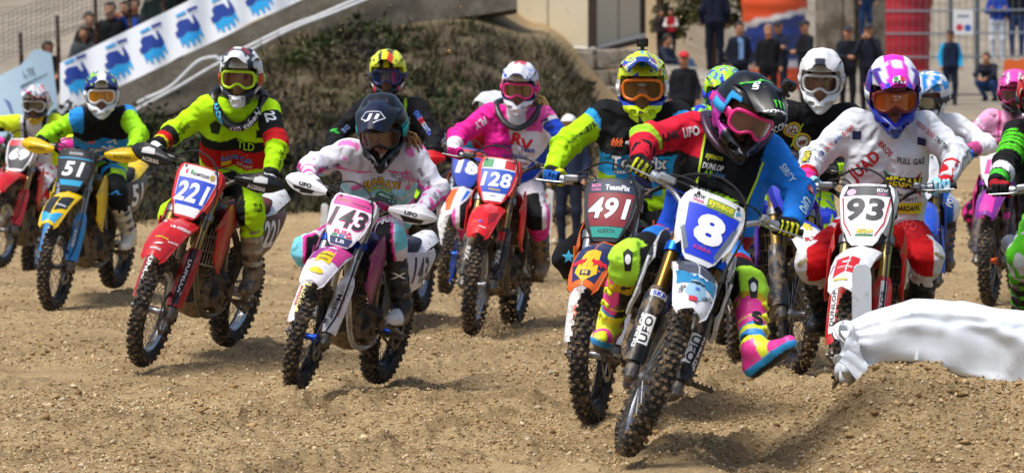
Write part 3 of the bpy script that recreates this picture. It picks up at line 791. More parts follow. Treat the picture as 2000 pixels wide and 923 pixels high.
m = MB(); A0 = [(-70, 160, 65.69), (0, 148, 65.69), (40, 128, 65.61), (67.57, 96, 65.69), (100, 104, 65.76)]; B0 = [(-70, 300, 65.45), (0, 290, 65.45), (50, 280, 65.45), (108, 262, 65.53), (120, 258, 65.61)]
m.sheet([[np.array(px(*a)) * (1 - v) + np.array(px(*b)) * v for v in np.linspace(0, 1, 4)] for a, b in zip(A0, B0)], .01)
b2 = link('sponsor_banner', m.mesh('sponsor_banner', [mat('#b9d3e2', .55, var=.1, name='vinyl')])); tag(b2, 'pale blue printed banner panel at the left end of the fence', 'banner')
pr = Print([b2.data])
pr.put(poly2d([(-.5, .3), (.3, -.5), (.5, -.5), (.1, .1)]), px(18, 205, 65.53), (0, -1, 0), (0, 0, 1), .17, .35, mat('#5874a8', .5, name='vinyl_print'), off=.012)
pr.put(poly2d([(-.5, -.3), (.5, .5), (.45, .4), (-.5, -.45)]), px(66, 158, 65.53), (0, -1, 0), (0, 0, 1), .4, .24, mat('#54626e', .5, name='vinyl_print'), off=.012)
pr.text('L.TE', px(55, 142, 65.53), (0, -1, 0), (-.3, 0, 1), .17, .11, mat('#54626e', .5, name='vinyl_print'), off=.012)
pr.done('print', b2)

posts = [(40, 65, 140, 'short rusty fence post left of the crouching woman'), (112, 32, 128, 'rusty fence post between the crouching woman and the woman in grey'), (186, -8, 100, 'tall rusty fence post in front of the man in the black jacket'), (252, -30, 60, 'rusty fence post beside the person in the blue jacket'), (318, -30, 40, 'rusty fence post rightmost of the spectators on the ramp')]
for u_, y0, y1, lb in posts:
    mm = MB(); a, b = px(u_, y0, 67.26), px(u_ + 4, y1, 67.26); b.z -= .3; mm.tube([b, (a + b) / 2, a], [.035, .032, .03], 8); mm.tube([a, a + Vector((0, 0, .01))], [.034, .015], 8)
    tag(link('fence_post', mm.mesh('fence_post', [metal('#4a3428', .7, .5)])), lb, 'fence post', 'fence posts on the ramp')
mm = MB()
for k in range(11):
    pts = [px(u_, 92 - .42 * (u_ - 0) + k * 9 - 60 + 2 * sin(u_ * .3 + k), 67.22) for u_ in np.linspace(-20, 330, 26)]
    mm.tube(pts, .006, 3, False)
for u_ in np.arange(-20, 331, 9): mm.tube([px(u_ + rng.uniform(-2, 2), 32 - .42 * u_, 67.22), px(u_, 122 - .42 * u_, 67.22)], .006, 3, False)
tag(link('wire_fence', mm.mesh('wire_fence', [metal('#8c8880', .6, .3)])), 'sagging wire mesh fence strung between the rusty posts', 'fence')

# low things at the foot of the bank
mm = MB(); mm.tube(bez([px(380, 415, 52), px(470, 408, 52), px(520, 409, 52), px(600, 414, 52), px(640, 406, 52), px(700, 412, 52)], 6), .022, 8)
tag(link('hose', mm.mesh('hose', [rubber('#26262a', .2)])), 'thin black hose stretched along the foot of the bank', 'hose')
for u_, y0, y1, d, lb in ((634, 400, 470, 46, 'short white stake behind the number 143 bike'), (1072, 372, 452, 44, 'short white stake right of the number 128 rider\'s leg')):
    mm = MB(); a, b = px(u_, y0, d), px(u_ - 2, y1, d); b.z = float(ground_z(b.x, b.y)) - .05
    mm.box((a + b) / 2, (.075, .03, (a - b).length), rotm((0, 1, 0), .05), bev=.008); mm.box(a + Vector((0, 0, .004)), (.05, .02, .02), bev=.006)
    tag(link('stake', mm.mesh('stake', [plastic('#d8d8d6', .3)])), lb, 'stake', 'white track stakes')

# ------------------------------------------------------------------ cabin on its block base
cb = empty('cabin', px(1155, 100, 84)); tag(cb, 'cream site cabin with brown corner posts above the scrub', 'cabin')
cb_loc = np.array(cb.location)
def cpart(name, mm, ma): link(name, mm.mesh(name, [ma]), cb)
def cpt(u_, y_, d_): return np.array(px(u_, y_, d_)) - cb_loc
cream = mat('#cfc7ae', .6, 0, 0, .25, 3.0, .05, 8, .4, .12, name='cabin_panel', dirtcol=(.3, .27, .2)); brown = mat('#3a2a20', .6, dirt=.2, name='cabin_post')
for (u0, y0, d0, u1, y1, d1) in ((1000, 82, 87, 1068, 86, 85.5), (1072, 87, 85.4, 1148, 93, 84), (1165, 92, 84, 1206, 80, 84.6), (1210, 79, 84.7, 1250, 68, 85.4)):
    mm = MB(); a, b = cpt(u0, y0, d0), cpt(u1, y1, d1); mm.sheet([[a, a + (0, 0, 2.6)], [b, b + (0, 0, 2.6)]], .06); cpart('wall_panel', mm, cream)
for (u0, y0, d0, w) in ((988, 82, 87.2, .14), (1157, 97, 83.9, .17), (1255, 68, 85.5, .12)):
    mm = MB(); a = cpt(u0, y0, d0); mm.box(a + (0, 0, 1.25), (w, .12, 2.7), bev=.01); cpart('corner_post', mm, brown)
mm = MB()
for a, b in ((cpt(985, 84, 87.1), cpt(1157, 97, 83.8)), (cpt(1157, 97, 83.8), cpt(1258, 70, 85.4))): mm.tube([a, b], .05, 4)
cpart('base_rail', mm, mat('#b9b7ae', .6, dirt=.3, name='rail_paint'))
mm = MB(); R4 = [cpt(980, 84, 87.3), cpt(1157, 97, 83.6), cpt(1262, 70, 85.3), cpt(1085, 60, 89)]; mm.loft([[p + (0, 0, 2.62) for p in R4], [p + (0, 0, 2.75) for p in R4]]); cpart('roof', mm, mat('#7d7668', .8, name='roof_sheet'))
mm = MB(); mm.loft([[p + (0, .15, -.12) for p in R4], [p + (0, .15, -.02) for p in R4]]); cpart('floor_slab', mm, mat('#3c3833', .8, name='slab'))
for k, (u0, u1, y0, y1, d, lb) in enumerate(((1082, 1160, 100, 136, 83.2, 'pale concrete block directly under the cabin corner'), (1164, 1250, 96, 134, 83.4, 'pale concrete block under the cabin\'s right-hand wall'), (1095, 1190, 138, 166, 82.8, 'long weathered block in the middle course below the cabin'), (1194, 1262, 137, 168, 82.9, 'weathered block right end of the middle course below the cabin'), (1130, 1232, 169, 200, 82.4, 'lowest mossy concrete block below the cabin'))):
    mm = MB(); a, b = px(u0, y0, d), px(u1, y1, d); mm.box((np.array(a) + np.array(b)) / 2, (abs(b.x - a.x), .5, abs(a.z - b.z)), rotm((0, 1, 0), -.03 * (k % 2)), bev=.03)
    tag(link('concrete_block', mm.mesh('concrete_block', [CONC('#9a9184')])), lb, 'concrete block', 'blocks under the cabin')
mm = MB(); mm.loft([[px(1268, 128, 83), px(1300, 118, 85), px(1302, 300, 85), px(1270, 300, 83)], [px(1365, 172, 80), px(1440, 150, 82), px(1442, 300, 82), px(1368, 300, 80)], [px(1448, 205, 78), px(1475, 190, 80), px(1475, 300, 80), px(1450, 300, 78)]])
tag(link('ramp_wall', mm.mesh('ramp_wall', [CONC('#a59d90')])), 'low sloping concrete parapet under the seated spectator', 'wall')

# ------------------------------------------------------------------ inflatable legs, slab wall, barrier, sign on the right
def inflatable(name, label, path, rad, colfn, prints=None):
    P = bez([px(*p) for p in path], 8); n = 28; V = []; rr = np.interp(np.linspace(0, 1, len(P)), np.linspace(0, 1, len(rad)), rad)
    T = [np.array(P[min(i + 1, len(P) - 1)]) - np.array(P[max(i - 1, 0)]) for i in range(len(P))]
    for i, p in enumerate(P):
        t = T[i] / np.linalg.norm(T[i]); u_ = np.array((0, -1, 0)) - t * (np.array((0, -1, 0)) @ t); u_ /= np.linalg.norm(u_); w = np.cross(t, u_)
        bul = 1 + .018 * cos(i * 2 * pi / 4)
        for k in range(n): a = 2 * pi * k / n; V.append(np.array(p) + rr[i] * bul * (cos(a) * u_ + sin(a) * w))
    F = [(i * n + k, i * n + (k + 1) % n, (i + 1) * n + (k + 1) % n, (i + 1) * n + k) for i in range(len(P) - 1) for k in range(n)] + [tuple(range(n - 1, -1, -1)), tuple(range((len(P) - 1) * n, len(P) * n))]
    V = np.array(V); o = link(name, new_mesh(name, V, F, [mat(None, .45, 0, .1, .15, 4, name='inflated_nylon')], True, 60, colors=colfn(V))); tag(o, label, 'inflatable arch')
    if prints: pr = Print([o.data]); prints(pr); pr.done('print', o)
def blue_cols(V):
    y = HZ - (V[:, 2] - CAMH) / V[:, 1] * FPX; x = 1000 + FPX * V[:, 0] / V[:, 1]; b = 18 + 0.00095 * (x - 1580) ** 2 * 1.0 - (x - 1470) * .12 + 14
    c = np.tile(lin('#2b3f86'), (len(V), 1)); c[y < b + 9] = lin('#e6e4e2'); c[y < b - 2] = lin('#e2562a'); c[y > 118] = lin('#d9dbe2'); c[y > 134] = lin('#e2562a'); return c
inflatable('inflatable_arch', 'blue inflatable arch leg with orange top and white band', [(1515, 176, 88), (1514, 130, 88), (1512, 70, 88), (1512, 10, 88), (1522, -50, 88), (1560, -110, 88), (1640, -150, 88)], [.50, .53, .60, .67, .68, .66, .6], blue_cols)
def red_print(pr):
    w_ = mat('#e8dede', .5, name='vinyl_print')
    pr.put(ell2d(), px(1742, 0, 102), (-.2, -1, 0), (0, 0, 1), .34, .34, w_, off=.01); pr.put(ell2d(), px(1742, 0, 102), (-.2, -1, 0), (0, 0, 1), .22, .22, mat('#b01c2e', .5, name='vinyl_print'), off=.014)
    for k in range(4): pr.put(rect2d(), px(1744, 30 + k * 13, 102), (-.2, -1, 0), (0, 0, 1), .20, .07, w_, off=.01)
inflatable('inflatable_arch', 'dark red inflatable arch leg behind the metal barrier', [(1772, 140, 103), (1770, 90, 103), (1768, 40, 103), (1770, 0, 103), (1790, -60, 103), (1850, -110, 103), (1960, -130, 103)], [.53, .57, .61, .63, .63, .6, .57], lambda V: np.tile(lin('#a81a2c'), (len(V), 1)), red_print)
mm = MB(); mm.sheet([[np.array(px(u_, y_, 92)) + (0, .1 * sin(u_ * .2), 0) for y_ in (-60, 0, 60, 130)] for u_ in np.linspace(1592, 1700, 9)], .4)
tag(link('slab_wall', mm.mesh('slab_wall', [CONC('#8d8577', .8)])), 'rough grey concrete wall between the two inflatable legs', 'wall')
mf = empty('metal_barrier', px(1860, 135, 99)); ml = np.array(mf.location); tag(mf, 'galvanised metal barrier fence in front of the red arch leg', 'barrier'); galv = metal('#8d959b', .4, .15)
for u_, w in ((1686, .09), (1712, .05), (1856, .09), (1908, .11), (2010, .09)):
    mm = MB(); mm.tube([np.array(px(u_, 135, 99)) - ml - (0, 0, .3), np.array(px(u_, -30, 99)) - ml], w / 2, 8); link('post', mm.mesh('post', [galv]), mf)
for y_ in (22, 66, 112):
    mm = MB(); mm.tube([np.array(px(1686, y_, 98.85)) - ml, np.array(px(1850, y_, 98.85)) - ml, np.array(px(2040, y_ - 3, 98.85)) - ml], .022, 8); link('rail', mm.mesh('rail', [galv]), mf)
mm = MB()
for u_ in range(1692, 2040, 13): mm.tube([np.array(px(u_, 125, 98.9)) - ml, np.array(px(u_, -20, 98.9)) - ml], .007, 4, False)
link('wire_panel', mm.mesh('wire_panel', [galv]), mf)
mm = MB(); a, b = px(1862, 20, 98.5), px(1900, 68, 98.5); mm.box((np.array(a) + np.array(b)) / 2, (b.x - a.x, .02, a.z - b.z), bev=.004)
sg = link('sign', mm.mesh('sign', [plastic('#e6e8ea', .1)])); tag(sg, 'small white sign with red and blue dots on the barrier', 'sign')
pr = Print([sg.data]); pr.put(ell2d(), px(1874, 54, 98.5), (0, -1, 0), (0, 0, 1), .16, .16, ink('#d33a4a')); pr.put(ell2d(), px(1890, 55, 98.5), (0, -1, 0), (0, 0, 1), .16, .16, ink('#3763b5')); pr.put(rect2d(), px(1881, 32, 98.5), (0, -1, 0), (0, 0, 1), .26, .06, ink('#8a93a3')); pr.done('print', sg)
mm = MB(); mm.sheet([[px(u_, 122 - (u_ - 1930) * .1 + 3 * sin(u_ * .2), 92), px(u_, 160, 92), px(u_ + 2, 216, 92)] for u_ in np.linspace(1960, 2075, 12)], .02)
tag(link('orange_banner', mm.mesh('orange_banner', [mat('#e06a28', .6, name='vinyl')])), 'orange cloth banner at the right edge behind the pink rider', 'banner')

def tree(label, base, h, spread, seed, n_leaf=5200):
    r = np.random.default_rng(seed); rt = empty('tree', base); tag(rt, label, 'tree'); mm = MB(); tips = []
    mm.tube(bez([(0, 0, -.3), (.06, 0, h * .3), (-.05, .05, h * .62), (.03, 0, h * .9)], 5), list(np.linspace(.13, .03, 16)), 8)
    for k in range(14):
        z0 = h * (.18 + .7 * r.random()); a = r.random() * 6.28; L = spread * (.5 + .6 * r.random()); e = np.array((cos(a) * L, sin(a) * L, z0 + h * .22 * r.random()))
        mm.tube(bez([(0, 0, z0), e * (.5, .5, 1) + (0, 0, -.05), e], 4), list(np.linspace(.045, .01, 9)), 5); tips += [e, e * (.6, .6, 1)]
    link('trunk', mm.mesh('trunk', [mat('#4a3b2c', .9, var=.3, name='bark')]), rt)
    tips = np.array(tips); q = tips[r.integers(0, len(tips), n_leaf)] + r.normal(0, .2, (n_leaf, 3)) * spread * .6
    a = unit_rows(r.normal(0, 1, (n_leaf, 3))); b = unit_rows(np.cross(a, r.normal(0, 1, (n_leaf, 3)))); s = .02 + .03 * r.random((n_leaf, 1))
    P = np.stack([q - a * s * 1.5, q + b * s * .8, q + a * s * 1.5, q - b * s * .8], 1).reshape(-1, 3); I = np.arange(n_leaf)[:, None] * 4
    lc = hexs('#39452a', '#4c5630', '#5e5c36', '#2c341f', '#6a6440'); c = lc[r.integers(0, 5, n_leaf)] * (.7 + .6 * r.random((n_leaf, 1)))
    link('crown', new_mesh('crown', P, np.concatenate([I + np.array([[0, 1, 2, 3]])]), [mat(None, .85, spec=.15, name='leaf')], False, colors=np.repeat(c, 4, 0)), rt)
tree('dark leafy tree behind the man standing on the parapet', px(1385, 190, 90), 3.6, 1.0, 4)
tree('sparse olive tree between parapet and the blue arch leg', px(1455, 185, 91), 3.4, .6, 9, 3200)
tree('brownish tree at the right corner of the cabin', px(1290, 170, 92), 3.6, .75, 12, 3800)

# ------------------------------------------------------------------ sheeted bale and stake in the foreground
def ridge(n): return 1 - 2 * np.abs(n) * 1.6
def bale():
    nt, na = 150, 96
    T, A_ = np.meshgrid(np.linspace(0, 1, nt), np.linspace(0, 2 * pi, na, endpoint=False), indexing='ij')
    zt = np.interp(T, [0, .04, .155, .28, .41, .7, 1], [.575, .61, .672, .655, .615, .56, .52]); zb = np.interp(T, [0, .03, .10, .26, .41, 1], [.29, .26, .27, .20, .17, .12])
    ca, sa = np.cos(A_), np.sin(A_); e_ = .52; sg = lambda v: np.sign(v) * np.abs(v) ** e_
    zc, hh = (zt + zb) / 2, (zt - zb) / 2
    y = 20.70 - .30 * sg(ca); z = zc + hh * sg(sa); x = 1.625 + T * 1.9
    s = A_ * .22                                                       # girth in metres, about
    r1 = ridge(vnoise(x * 1.3 + s * 2.2 + .3 * np.sin(s * 5 + x * 3), s * 3.6 - x * 1.3 + .3 * np.sin(x * 4), 44, 3)); r2 = ridge(vnoise(x * 3.5 - s * 2.5, s * 9 + x * 2.2, 43, 2)); r3 = ridge(vnoise(x * 8 + s * 5, s * 16, 47, 1))
    w = .011 * (r1 - .5) + .009 * (r2 - .5) + .005 * (r3 - .5) + .014 * vnoise(x * 2, s * 3, 51, 1)
    fold_ = -.026 * np.exp(-((sa + .25 + .55 * (x - 2.0)) / .07) ** 2) + .012 * np.exp(-((sa + .08 + .55 * (x - 2.0)) / .10) ** 2)
    y = y - (w + fold_) * ca * 1.7; z = z + w * sa
    V = np.stack([x, y, z], -1).reshape(-1, 3)
    I = np.arange(nt * na).reshape(nt, na); J_ = np.roll(I, -1, 1)
    F = [tuple(q) for q in np.stack([I[:-1], J_[:-1], J_[1:], I[1:]], -1).reshape(-1, 4)] + [tuple(I[-1])]
    m = MB(); m.add(V, F)
    b = [V[k] for k in range(na)]; c = np.mean(b, 0)                   # gathered open flap at the left end
    rows = [b]
    for dx, ky, kz, amp in ((-.03, 1.0, 1.0, .006), (-.06, .95, .92, .014), (-.05, .7, .66, .02), (-.01, .4, .4, .02), (.03, .05, .05, 0)):
        rows.append([c + (p - c) * np.array((1, ky, kz)) + np.array((dx + amp * sin(k * .55) * 1.5, amp * sin(k * .9), amp * cos(k * .7))) for k, p in enumerate(b)])
    m.loft(rows, cap=False)
    for P0, P1, P2, P3 in (((1.61, 20.41, .50), (1.53, 20.37, .40), (1.67, 20.385, .36), (1.70, 20.34, .235)), ((1.60, 20.42, .58), (1.535, 20.39, .43), (1.63, 20.40, .45), (1.62, 20.37, .33))):
        P0, P1, P2, P3 = map(np.array, (P0, P1, P2, P3))
        m.sheet([[(P0 * (1 - v) + P2 * v) * (1 - q) + (P1 * (1 - v) + P3 * v) * q + np.array((0, -.016 * abs(sin(7 * q + 4 * v)), .006 * sin(9 * v))) for q in np.linspace(0, 1, 9)] for v in np.linspace(0, 1, 13)], .004)
    return m.mesh('sheeted_bale', [mat('#dbe2e8', .62, 0, 0, .40, 2.4, .15, 14, .3, .06, name='white_tarpaulin', dirtcol=(.45, .40, .33), creases=.9, cscale=3.2)], angle=75)
o = link('sheeted_bale', bale()); tag(o, 'long track bale wrapped in crumpled white tarpaulin on the dirt heap', 'bale')
mm = MB(); a, b = px(1681, 516, 21.35), px(1683, 660, 21.35); b.z = .1; P_ = [(-.042, 0), (.042, 0), (.046, .42), (.045, .66), (.038, .70), (.02, .715), (-.02, .715), (-.038, .70), (-.045, .66), (-.046, .42)]
hgt = (a.z - b.z) / .715; mm.prism([(x, z * hgt) for x, z in P_], -.03, .03); me_ = mm.mesh('stake', [plastic('#d6dadb', .3)])
o = link('stake', me_); o.location = b; tag(o, 'white round-topped plastic stake in front of the number 93 bike', 'stake', 'white track stakes')

# ------------------------------------------------------------------ motocross bikes (x forward, y left, z up, origin under the rear axle)
RAKE = radians(27)
UAX = np.array([-sin(RAKE), 0, cos(RAKE)])            # along the fork, upwards
FWD = np.array([cos(RAKE), 0, sin(RAKE)])             # square to the fork, forwards
FA = np.array([1.48, 0, .345]); RA = np.array([0, 0, .34])
SPV = FA - FWD * .03
def fk(y, t, f=0.0): return FA + UAX * t + FWD * f + np.array([0, y, 0])

BM = {}
def cached(fn):
    def g(*a):
        k = (fn.__name__,) + a
        if k not in BM: BM[k] = fn(*a)
        return BM[k]
    return g

@cached
def tyre_mesh(R, w, nk):
    m = MB()
    rows = []
    r0 = R - .013
    prof = [(-.30, .115), (-.46, .085), (-.5, .05), (-.42, .02), (-.22, .003), (0, 0), (.22, .003), (.42, .02), (.5, .05), (.46, .085), (.30, .115)]
    prof = [(a * w, b * (w / .1) ** .5 * .8) for a, b in prof]
    n = 56
    for i in range(n + 1):
        a = 2 * pi * i / n
        rows.append([((r0 - d) * cos(a), y, (r0 - d) * sin(a)) for y, d in prof])
    m.loft(rows, closed=False)
    m.cur = 1
    def knob(a, y, tilt, ly, lx, hgt=.0135, base=0.0):
        R3 = np.array([[cos(a - pi / 2), 0, cos(a)], [0, 1, 0], [sin(a - pi / 2), 0, sin(a)]])      # local x tangent, y across, z out
        Rt = rotm((1, 0, 0), -tilt)
        c = np.array([(r0 - base) * cos(a), y, (r0 - base) * sin(a)]) + R3 @ Rt @ np.array([0, 0, hgt * .35])
        m.box(c, (lx, ly, hgt * 1.3), R3 @ Rt, taper=.82)
    for i in range(nk):
        a = 2 * pi * i / nk
        j = (i % 3) * .0
        if i % 2 == 0:
            knob(a, 0, 0, w * .30, .016)
            for s in (-1, 1): knob(a + .02, s * w * .37, s * .55, w * .17, .017, base=.012)
        else:
            for s in (-1, 1):
                knob(a, s * w * .2, s * .22, w * .22, .016, base=.003)
                knob(a, s * w * .465, s * 1.0, w * .17, .019, base=.034)
    return m.mesh('tyre', smooth=False)

@cached
def rim_mesh(R, w):
    m = MB(); rows = []
    prof = [(-.5, 0), (-.5, .014), (-.32, .02), (-.2, .032), (.2, .032), (.32, .02), (.5, .014), (.5, 0), (.3, .006), (-.3, .006)]
    for i in range(49):
        a = 2 * pi * i / 48
        rows.append([((R - d) * cos(a), y * w, (R - d) * sin(a)) for y, d in prof])
    m.loft(rows, cap=False)
    return m.mesh('rim')

@cached
def spokes_mesh(R, w):
    m = MB()
    for i in range(36):
        a = 2 * pi * i / 36; s = 1 if i % 2 else -1; d = .22 if (i // 2) % 2 else -.22
        m.tube([(.03 * cos(a + d * 3), s * w * .5, .03 * sin(a + d * 3)), (R * cos(a), s * .008, R * sin(a))], .0021, 4, False)
    return m.mesh('spokes')

@cached
def hub_mesh(w):
    m = MB(); m.tube([(0, -w / 2 - .012, 0), (0, -w / 2, 0), (0, -w / 2 + .012, 0), (0, -w * .2, 0), (0, w * .2, 0), (0, w / 2 - .012, 0), (0, w / 2, 0), (0, w / 2 + .012, 0)], [.022, .036, .036, .02, .02, .036, .036, .022], 16)
    m.tube([(0, -w / 2 - .06, 0), (0, w / 2 + .06, 0)], .011, 10)
    return m.mesh('hub')

@cached
def disc_mesh(R):
    m = MB(); n = 40; G = []
    ring = [(r, y) for r, y in ((R - .03, -.0015), (R, -.0015), (R, .0015), (R - .03, .0015))]
    rows = []
    for i in range(n + 1):
        a = 2 * pi * i / n; k = 1 - .05 * (i % 4 == 0)
        rows.append([(r * (k if r == R else 1) * cos(a), y, r * (k if r == R else 1) * sin(a)) for r, y in ring])
    m.loft(rows, cap=False)
    for i in range(6):
        a = 2 * pi * i / 6; m.tube([(.03 * cos(a), 0, .03 * sin(a)), ((R - .028) * cos(a + .3), 0, (R - .028) * sin(a + .3))], .006, 5)
    return m.mesh('brake_disc')

@cached
def fork_leg_mesh():
    m = MB()
    return m.tube([fk(0, .36), fk(0, .40), fk(0, .405), fk(0, .62), fk(0, .62), fk(0, .81)], [.026, .026, .031, .031, .0285, .0285], 16).mesh('fork_leg')

@cached
def fork_slider_mesh(s):
    m = MB(); m.tube([fk(0, .03), fk(0, .40)], .024, 14)
    m.tube([fk(0, -.035), fk(0, -.02), fk(0, .05), fk(0, .09), fk(0, .10)], [.018, .03, .032, .027, .024], 14)
    m.box(fk(0, .0, -.005), (.07, .042, .075), rotm((0, 1, 0), -RAKE), bev=.012)
    m.box(fk(-s * .012, .055, -.045), (.05, .03, .08), rotm((0, 1, 0), -RAKE), bev=.01)
    m.cyl(fk(-.04, 0), fk(.04, 0), .014)
    return m.mesh('fork_slider')

@cached
def fork_guard_mesh(s):
    rows = []
    for t in np.linspace(.045, .43, 9):
        R = .043 + .006 * sin((t - .045) / .385 * pi) - (.012 if t > .42 else 0)
        rows.append([fk(s * .004 + R * sin(a) * 1.05, t, .002 + R * cos(a) * .95) for a in np.linspace(-1.5 if s < 0 else -1.25, 1.25 if s < 0 else 1.5, 9)])
    m = MB(); m.sheet(rows, .0035)
    return m.mesh('fork_guard', angle=60)

@cached
def clamp_mesh(t, b):
    m = MB(); R = rotm((0, 1, 0), -RAKE)
    for s in (-1, 1):
        m.cyl(fk(s * .105, t - .022), fk(s * .105, t + .022), .041, n=16)
        m.box(fk(s * .05, t, -.012), (.055, .10, .036), R, bev=.008)
    m.cyl(fk(0, t - .03, -.03), fk(0, t + .03, -.03), .03, n=14)
    if b:
        for s in (-1, 1): m.box(fk(s * .04, t + .04, -.005), (.03, .03, .06), R, bev=.005)
    return m.mesh('triple_clamp')

@cached
def fender_mesh():
    st = [(1.10, .815, .075, .012), (1.20, .868, .092, .02), (1.32, .885, .10, .028), (1.46, .872, .102, .034), (1.58, .835, .098, .04), (1.68, .783, .090, .042), (1.755, .722, .076, .038), (1.775, .700, .055, .03)]
    rows = []
    for x, z, w, d in st:
        rows.append([(x - abs(u) ** 3 * .02, u * w, z - d * (abs(u) ** 2.6) + .008 * max(0, 1 - abs(u) * 3)) for u in np.linspace(-1, 1, 13)])
    m = MB(); m.sheet(rows[::-1], .005)
    for s in (-1, 1):                                          # side skirts under the nose
        g = [[(x, s * w * (1 - .05 * k), z - d - .022 * k * (1 if 1.3 < x < 1.72 else .4)) for k in (0, .5, 1)] for x, z, w, d in st]
        m.sheet(g if s > 0 else g[::-1], .004)
    return m.mesh('front_fender', angle=35)

PLC = np.array([1.215, 0, 1.045])
def plate_pt(y, t, off=0.0):
    return PLC + UAX * t + FWD * (.035 - 1.35 * y * y - .12 * max(0, -t - .05) + off) + np.array([0, y, 0])
def plate_w(t):                                               # half width at height t
    return float(np.interp(t, [-.175, -.165, -.05, .10, .145, .165], [.055, .072, .118, .142, .136, .118]))

@cached
def plate_mesh():
    m = MB(); rows = [[plate_pt(u * plate_w(t), t) for u in np.linspace(1, -1, 13)] for t in np.linspace(-.175, .165, 15)]
    m.sheet(rows, .004)
    for s in (-1, 1):
        m.sheet([[plate_pt(s * plate_w(t), t), plate_pt(s * plate_w(t), t) - FWD * .05 + np.array([0, s * .012, 0])] for t in np.linspace(-.1, .155, 6)][::s], .003)
    return m.mesh('number_plate', angle=60)

def bar_pts():
    h = [(.985, .415, 1.20), (1.0, .37, 1.192), (1.03, .26, 1.178), (1.055, .19, 1.155), (1.105, .115, 1.10), (1.115, .08, 1.09), (1.115, 0, 1.088)]
    return [np.array(p) for p in h] + [np.array((p[0], -p[1], p[2])) for p in h[-2::-1]]
@cached
def bar_mesh():
    m = MB(); P = bez(bar_pts(), 4); m.tube(P, .0125, 10)
    return m.mesh('handlebar')
@cached
def crossbar_mesh():
    m = MB(); m.cyl((1.058, .185, 1.152), (1.058, -.185, 1.152), .007)
    return m.mesh('crossbar')
@cached
def pad_mesh():
    m = MB(); rows = []
    for y in np.linspace(-.135, .135, 7):
        k = 1 if abs(y) < .13 else .72
        rows.append([(1.062 + .03 * k * np.sign(cos(a)) * abs(cos(a)) ** .6, y, 1.145 + .034 * k * np.sign(sin(a)) * abs(sin(a)) ** .6) for a in np.linspace(0, 2 * pi, 16, endpoint=False)])
    m.loft(rows)
    return m.mesh('bar_pad', angle=60)
@cached
def grip_mesh(s):
    m = MB(); a, b = np.array((1.012, s * .305, 1.184)), np.array((.983, s * .425, 1.201)); k = 9; pts, rs = [], []
    for i in range(k):
        p = a + (b - a) * i / (k - 1); pts.append(p); rs.append(.0175 if i % 2 else .0162)
    rs[0] = .026; rs[-1] = .02
    m.tube(pts, rs, 12)
    return m.mesh('grip')
@cached
def controls_mesh(s):
    m = MB(); R = rotm((0, 0, 1), s * .1)
    m.box((1.035, s * .255, 1.182), (.045, .06, .04), R, bev=.008)
    m.box((1.06, s * .235, 1.195), (.06, .085 if s < 0 else .04, .035), R, bev=.008)
    m.cyl((1.02, s * .28, 1.182), (1.012, s * .305, 1.186), .026)
    m.tube(bez([(1.065, s * .25, 1.178), (1.085, s * .30, 1.175), (1.07, s * .37, 1.178), (1.06, s * .425, 1.182)], 4), [.007] * 12 + [.009], 8, flat=.6)
    return m.mesh('lever')
@cached
def guard_mesh(s):
    rows = []
    for u in np.linspace(0, 1, 13):
        y = .20 + .285 * u; top = float(np.interp(u, [0, .12, .45, .72, .92, 1], [.016, .032, .058, .062, .035, .012])); bot = float(np.interp(u, [0, .15, .5, .8, 1], [-.016, -.036, -.058, -.042, -.010]))
        xc = 1.118 - .015 * u - .36 * max(0, u - .62) ** 1.8; zc = 1.180 + .010 * u
        rows.append([(xc - 5.0 * z * z + (.008 if abs(v) < .3 else 0), s * y, zc + z) for v in np.linspace(-1, 1, 9) for z in [top * v if v > 0 else -bot * v]])
    m = MB(); m.sheet(rows[::-s], .005)
    m.tube([(1.07, s * .22, 1.17), (1.095, s * .29, 1.178)], .009, 6)
    return m.mesh('hand_guard', angle=28)
@cached
def hose_mesh():
    m = MB(); P = bez([(1.06, -.22, 1.20), (1.10, -.13, 1.26), (1.17, -.02, 1.285), (1.225, .10, 1.23), (1.255, .150, 1.08), (1.29, .135, .92), (1.36, .135, .72), (1.45, .13, .52), (1.50, .10, .40)], 6)
    m.tube(P, .0055, 7)
    m.tube([P[30], P[32]], .012, 8)
    return m.mesh('brake_hose')
@cached
def caliper_mesh():
    m = MB(); R = rotm((0, 1, 0), -RAKE); p = fk(.078, .03, -.105)
    m.box(p, (.06, .05, .10), R, bev=.012); m.cyl(p + (0, .02, .02), p + (0, .036, .02), .014); m.cyl(p + (0, .02, -.02), p + (0, .036, -.02), .014); m.box(fk(.09, .06, -.06), (.06, .02, .06), R, bev=.006)
    return m.mesh('brake_caliper')
@cached
def cable_mesh(k):
    m = MB()
    P = {0: [(1.05, .225, 1.195), (1.11, .16, 1.22), (1.155, .06, 1.20), (1.13, .03, 1.06), (1.02, .06, .96), (.85, .10, .82)], 1: [(1.02, -.275, 1.19), (1.09, -.20, 1.225), (1.14, -.10, 1.21), (1.13, -.05, 1.06), (1.0, -.06, .96)], 2: [(1.02, -.275, 1.175), (1.085, -.20, 1.20), (1.135, -.11, 1.185), (1.12, -.06, 1.05), (1.0, -.07, .95)]}[k]
    return m.tube(bez(P, 5), .0045, 6).mesh('cable')
@cached
def bolt_mesh(s):
    m = MB(); p = plate_pt(s * .095, .147, .001); m.tube([p, p + PNV * .006, p + PNV * .008], [.0085, .0085, .005], 8); return m.mesh('bolt')
PNV = FWD
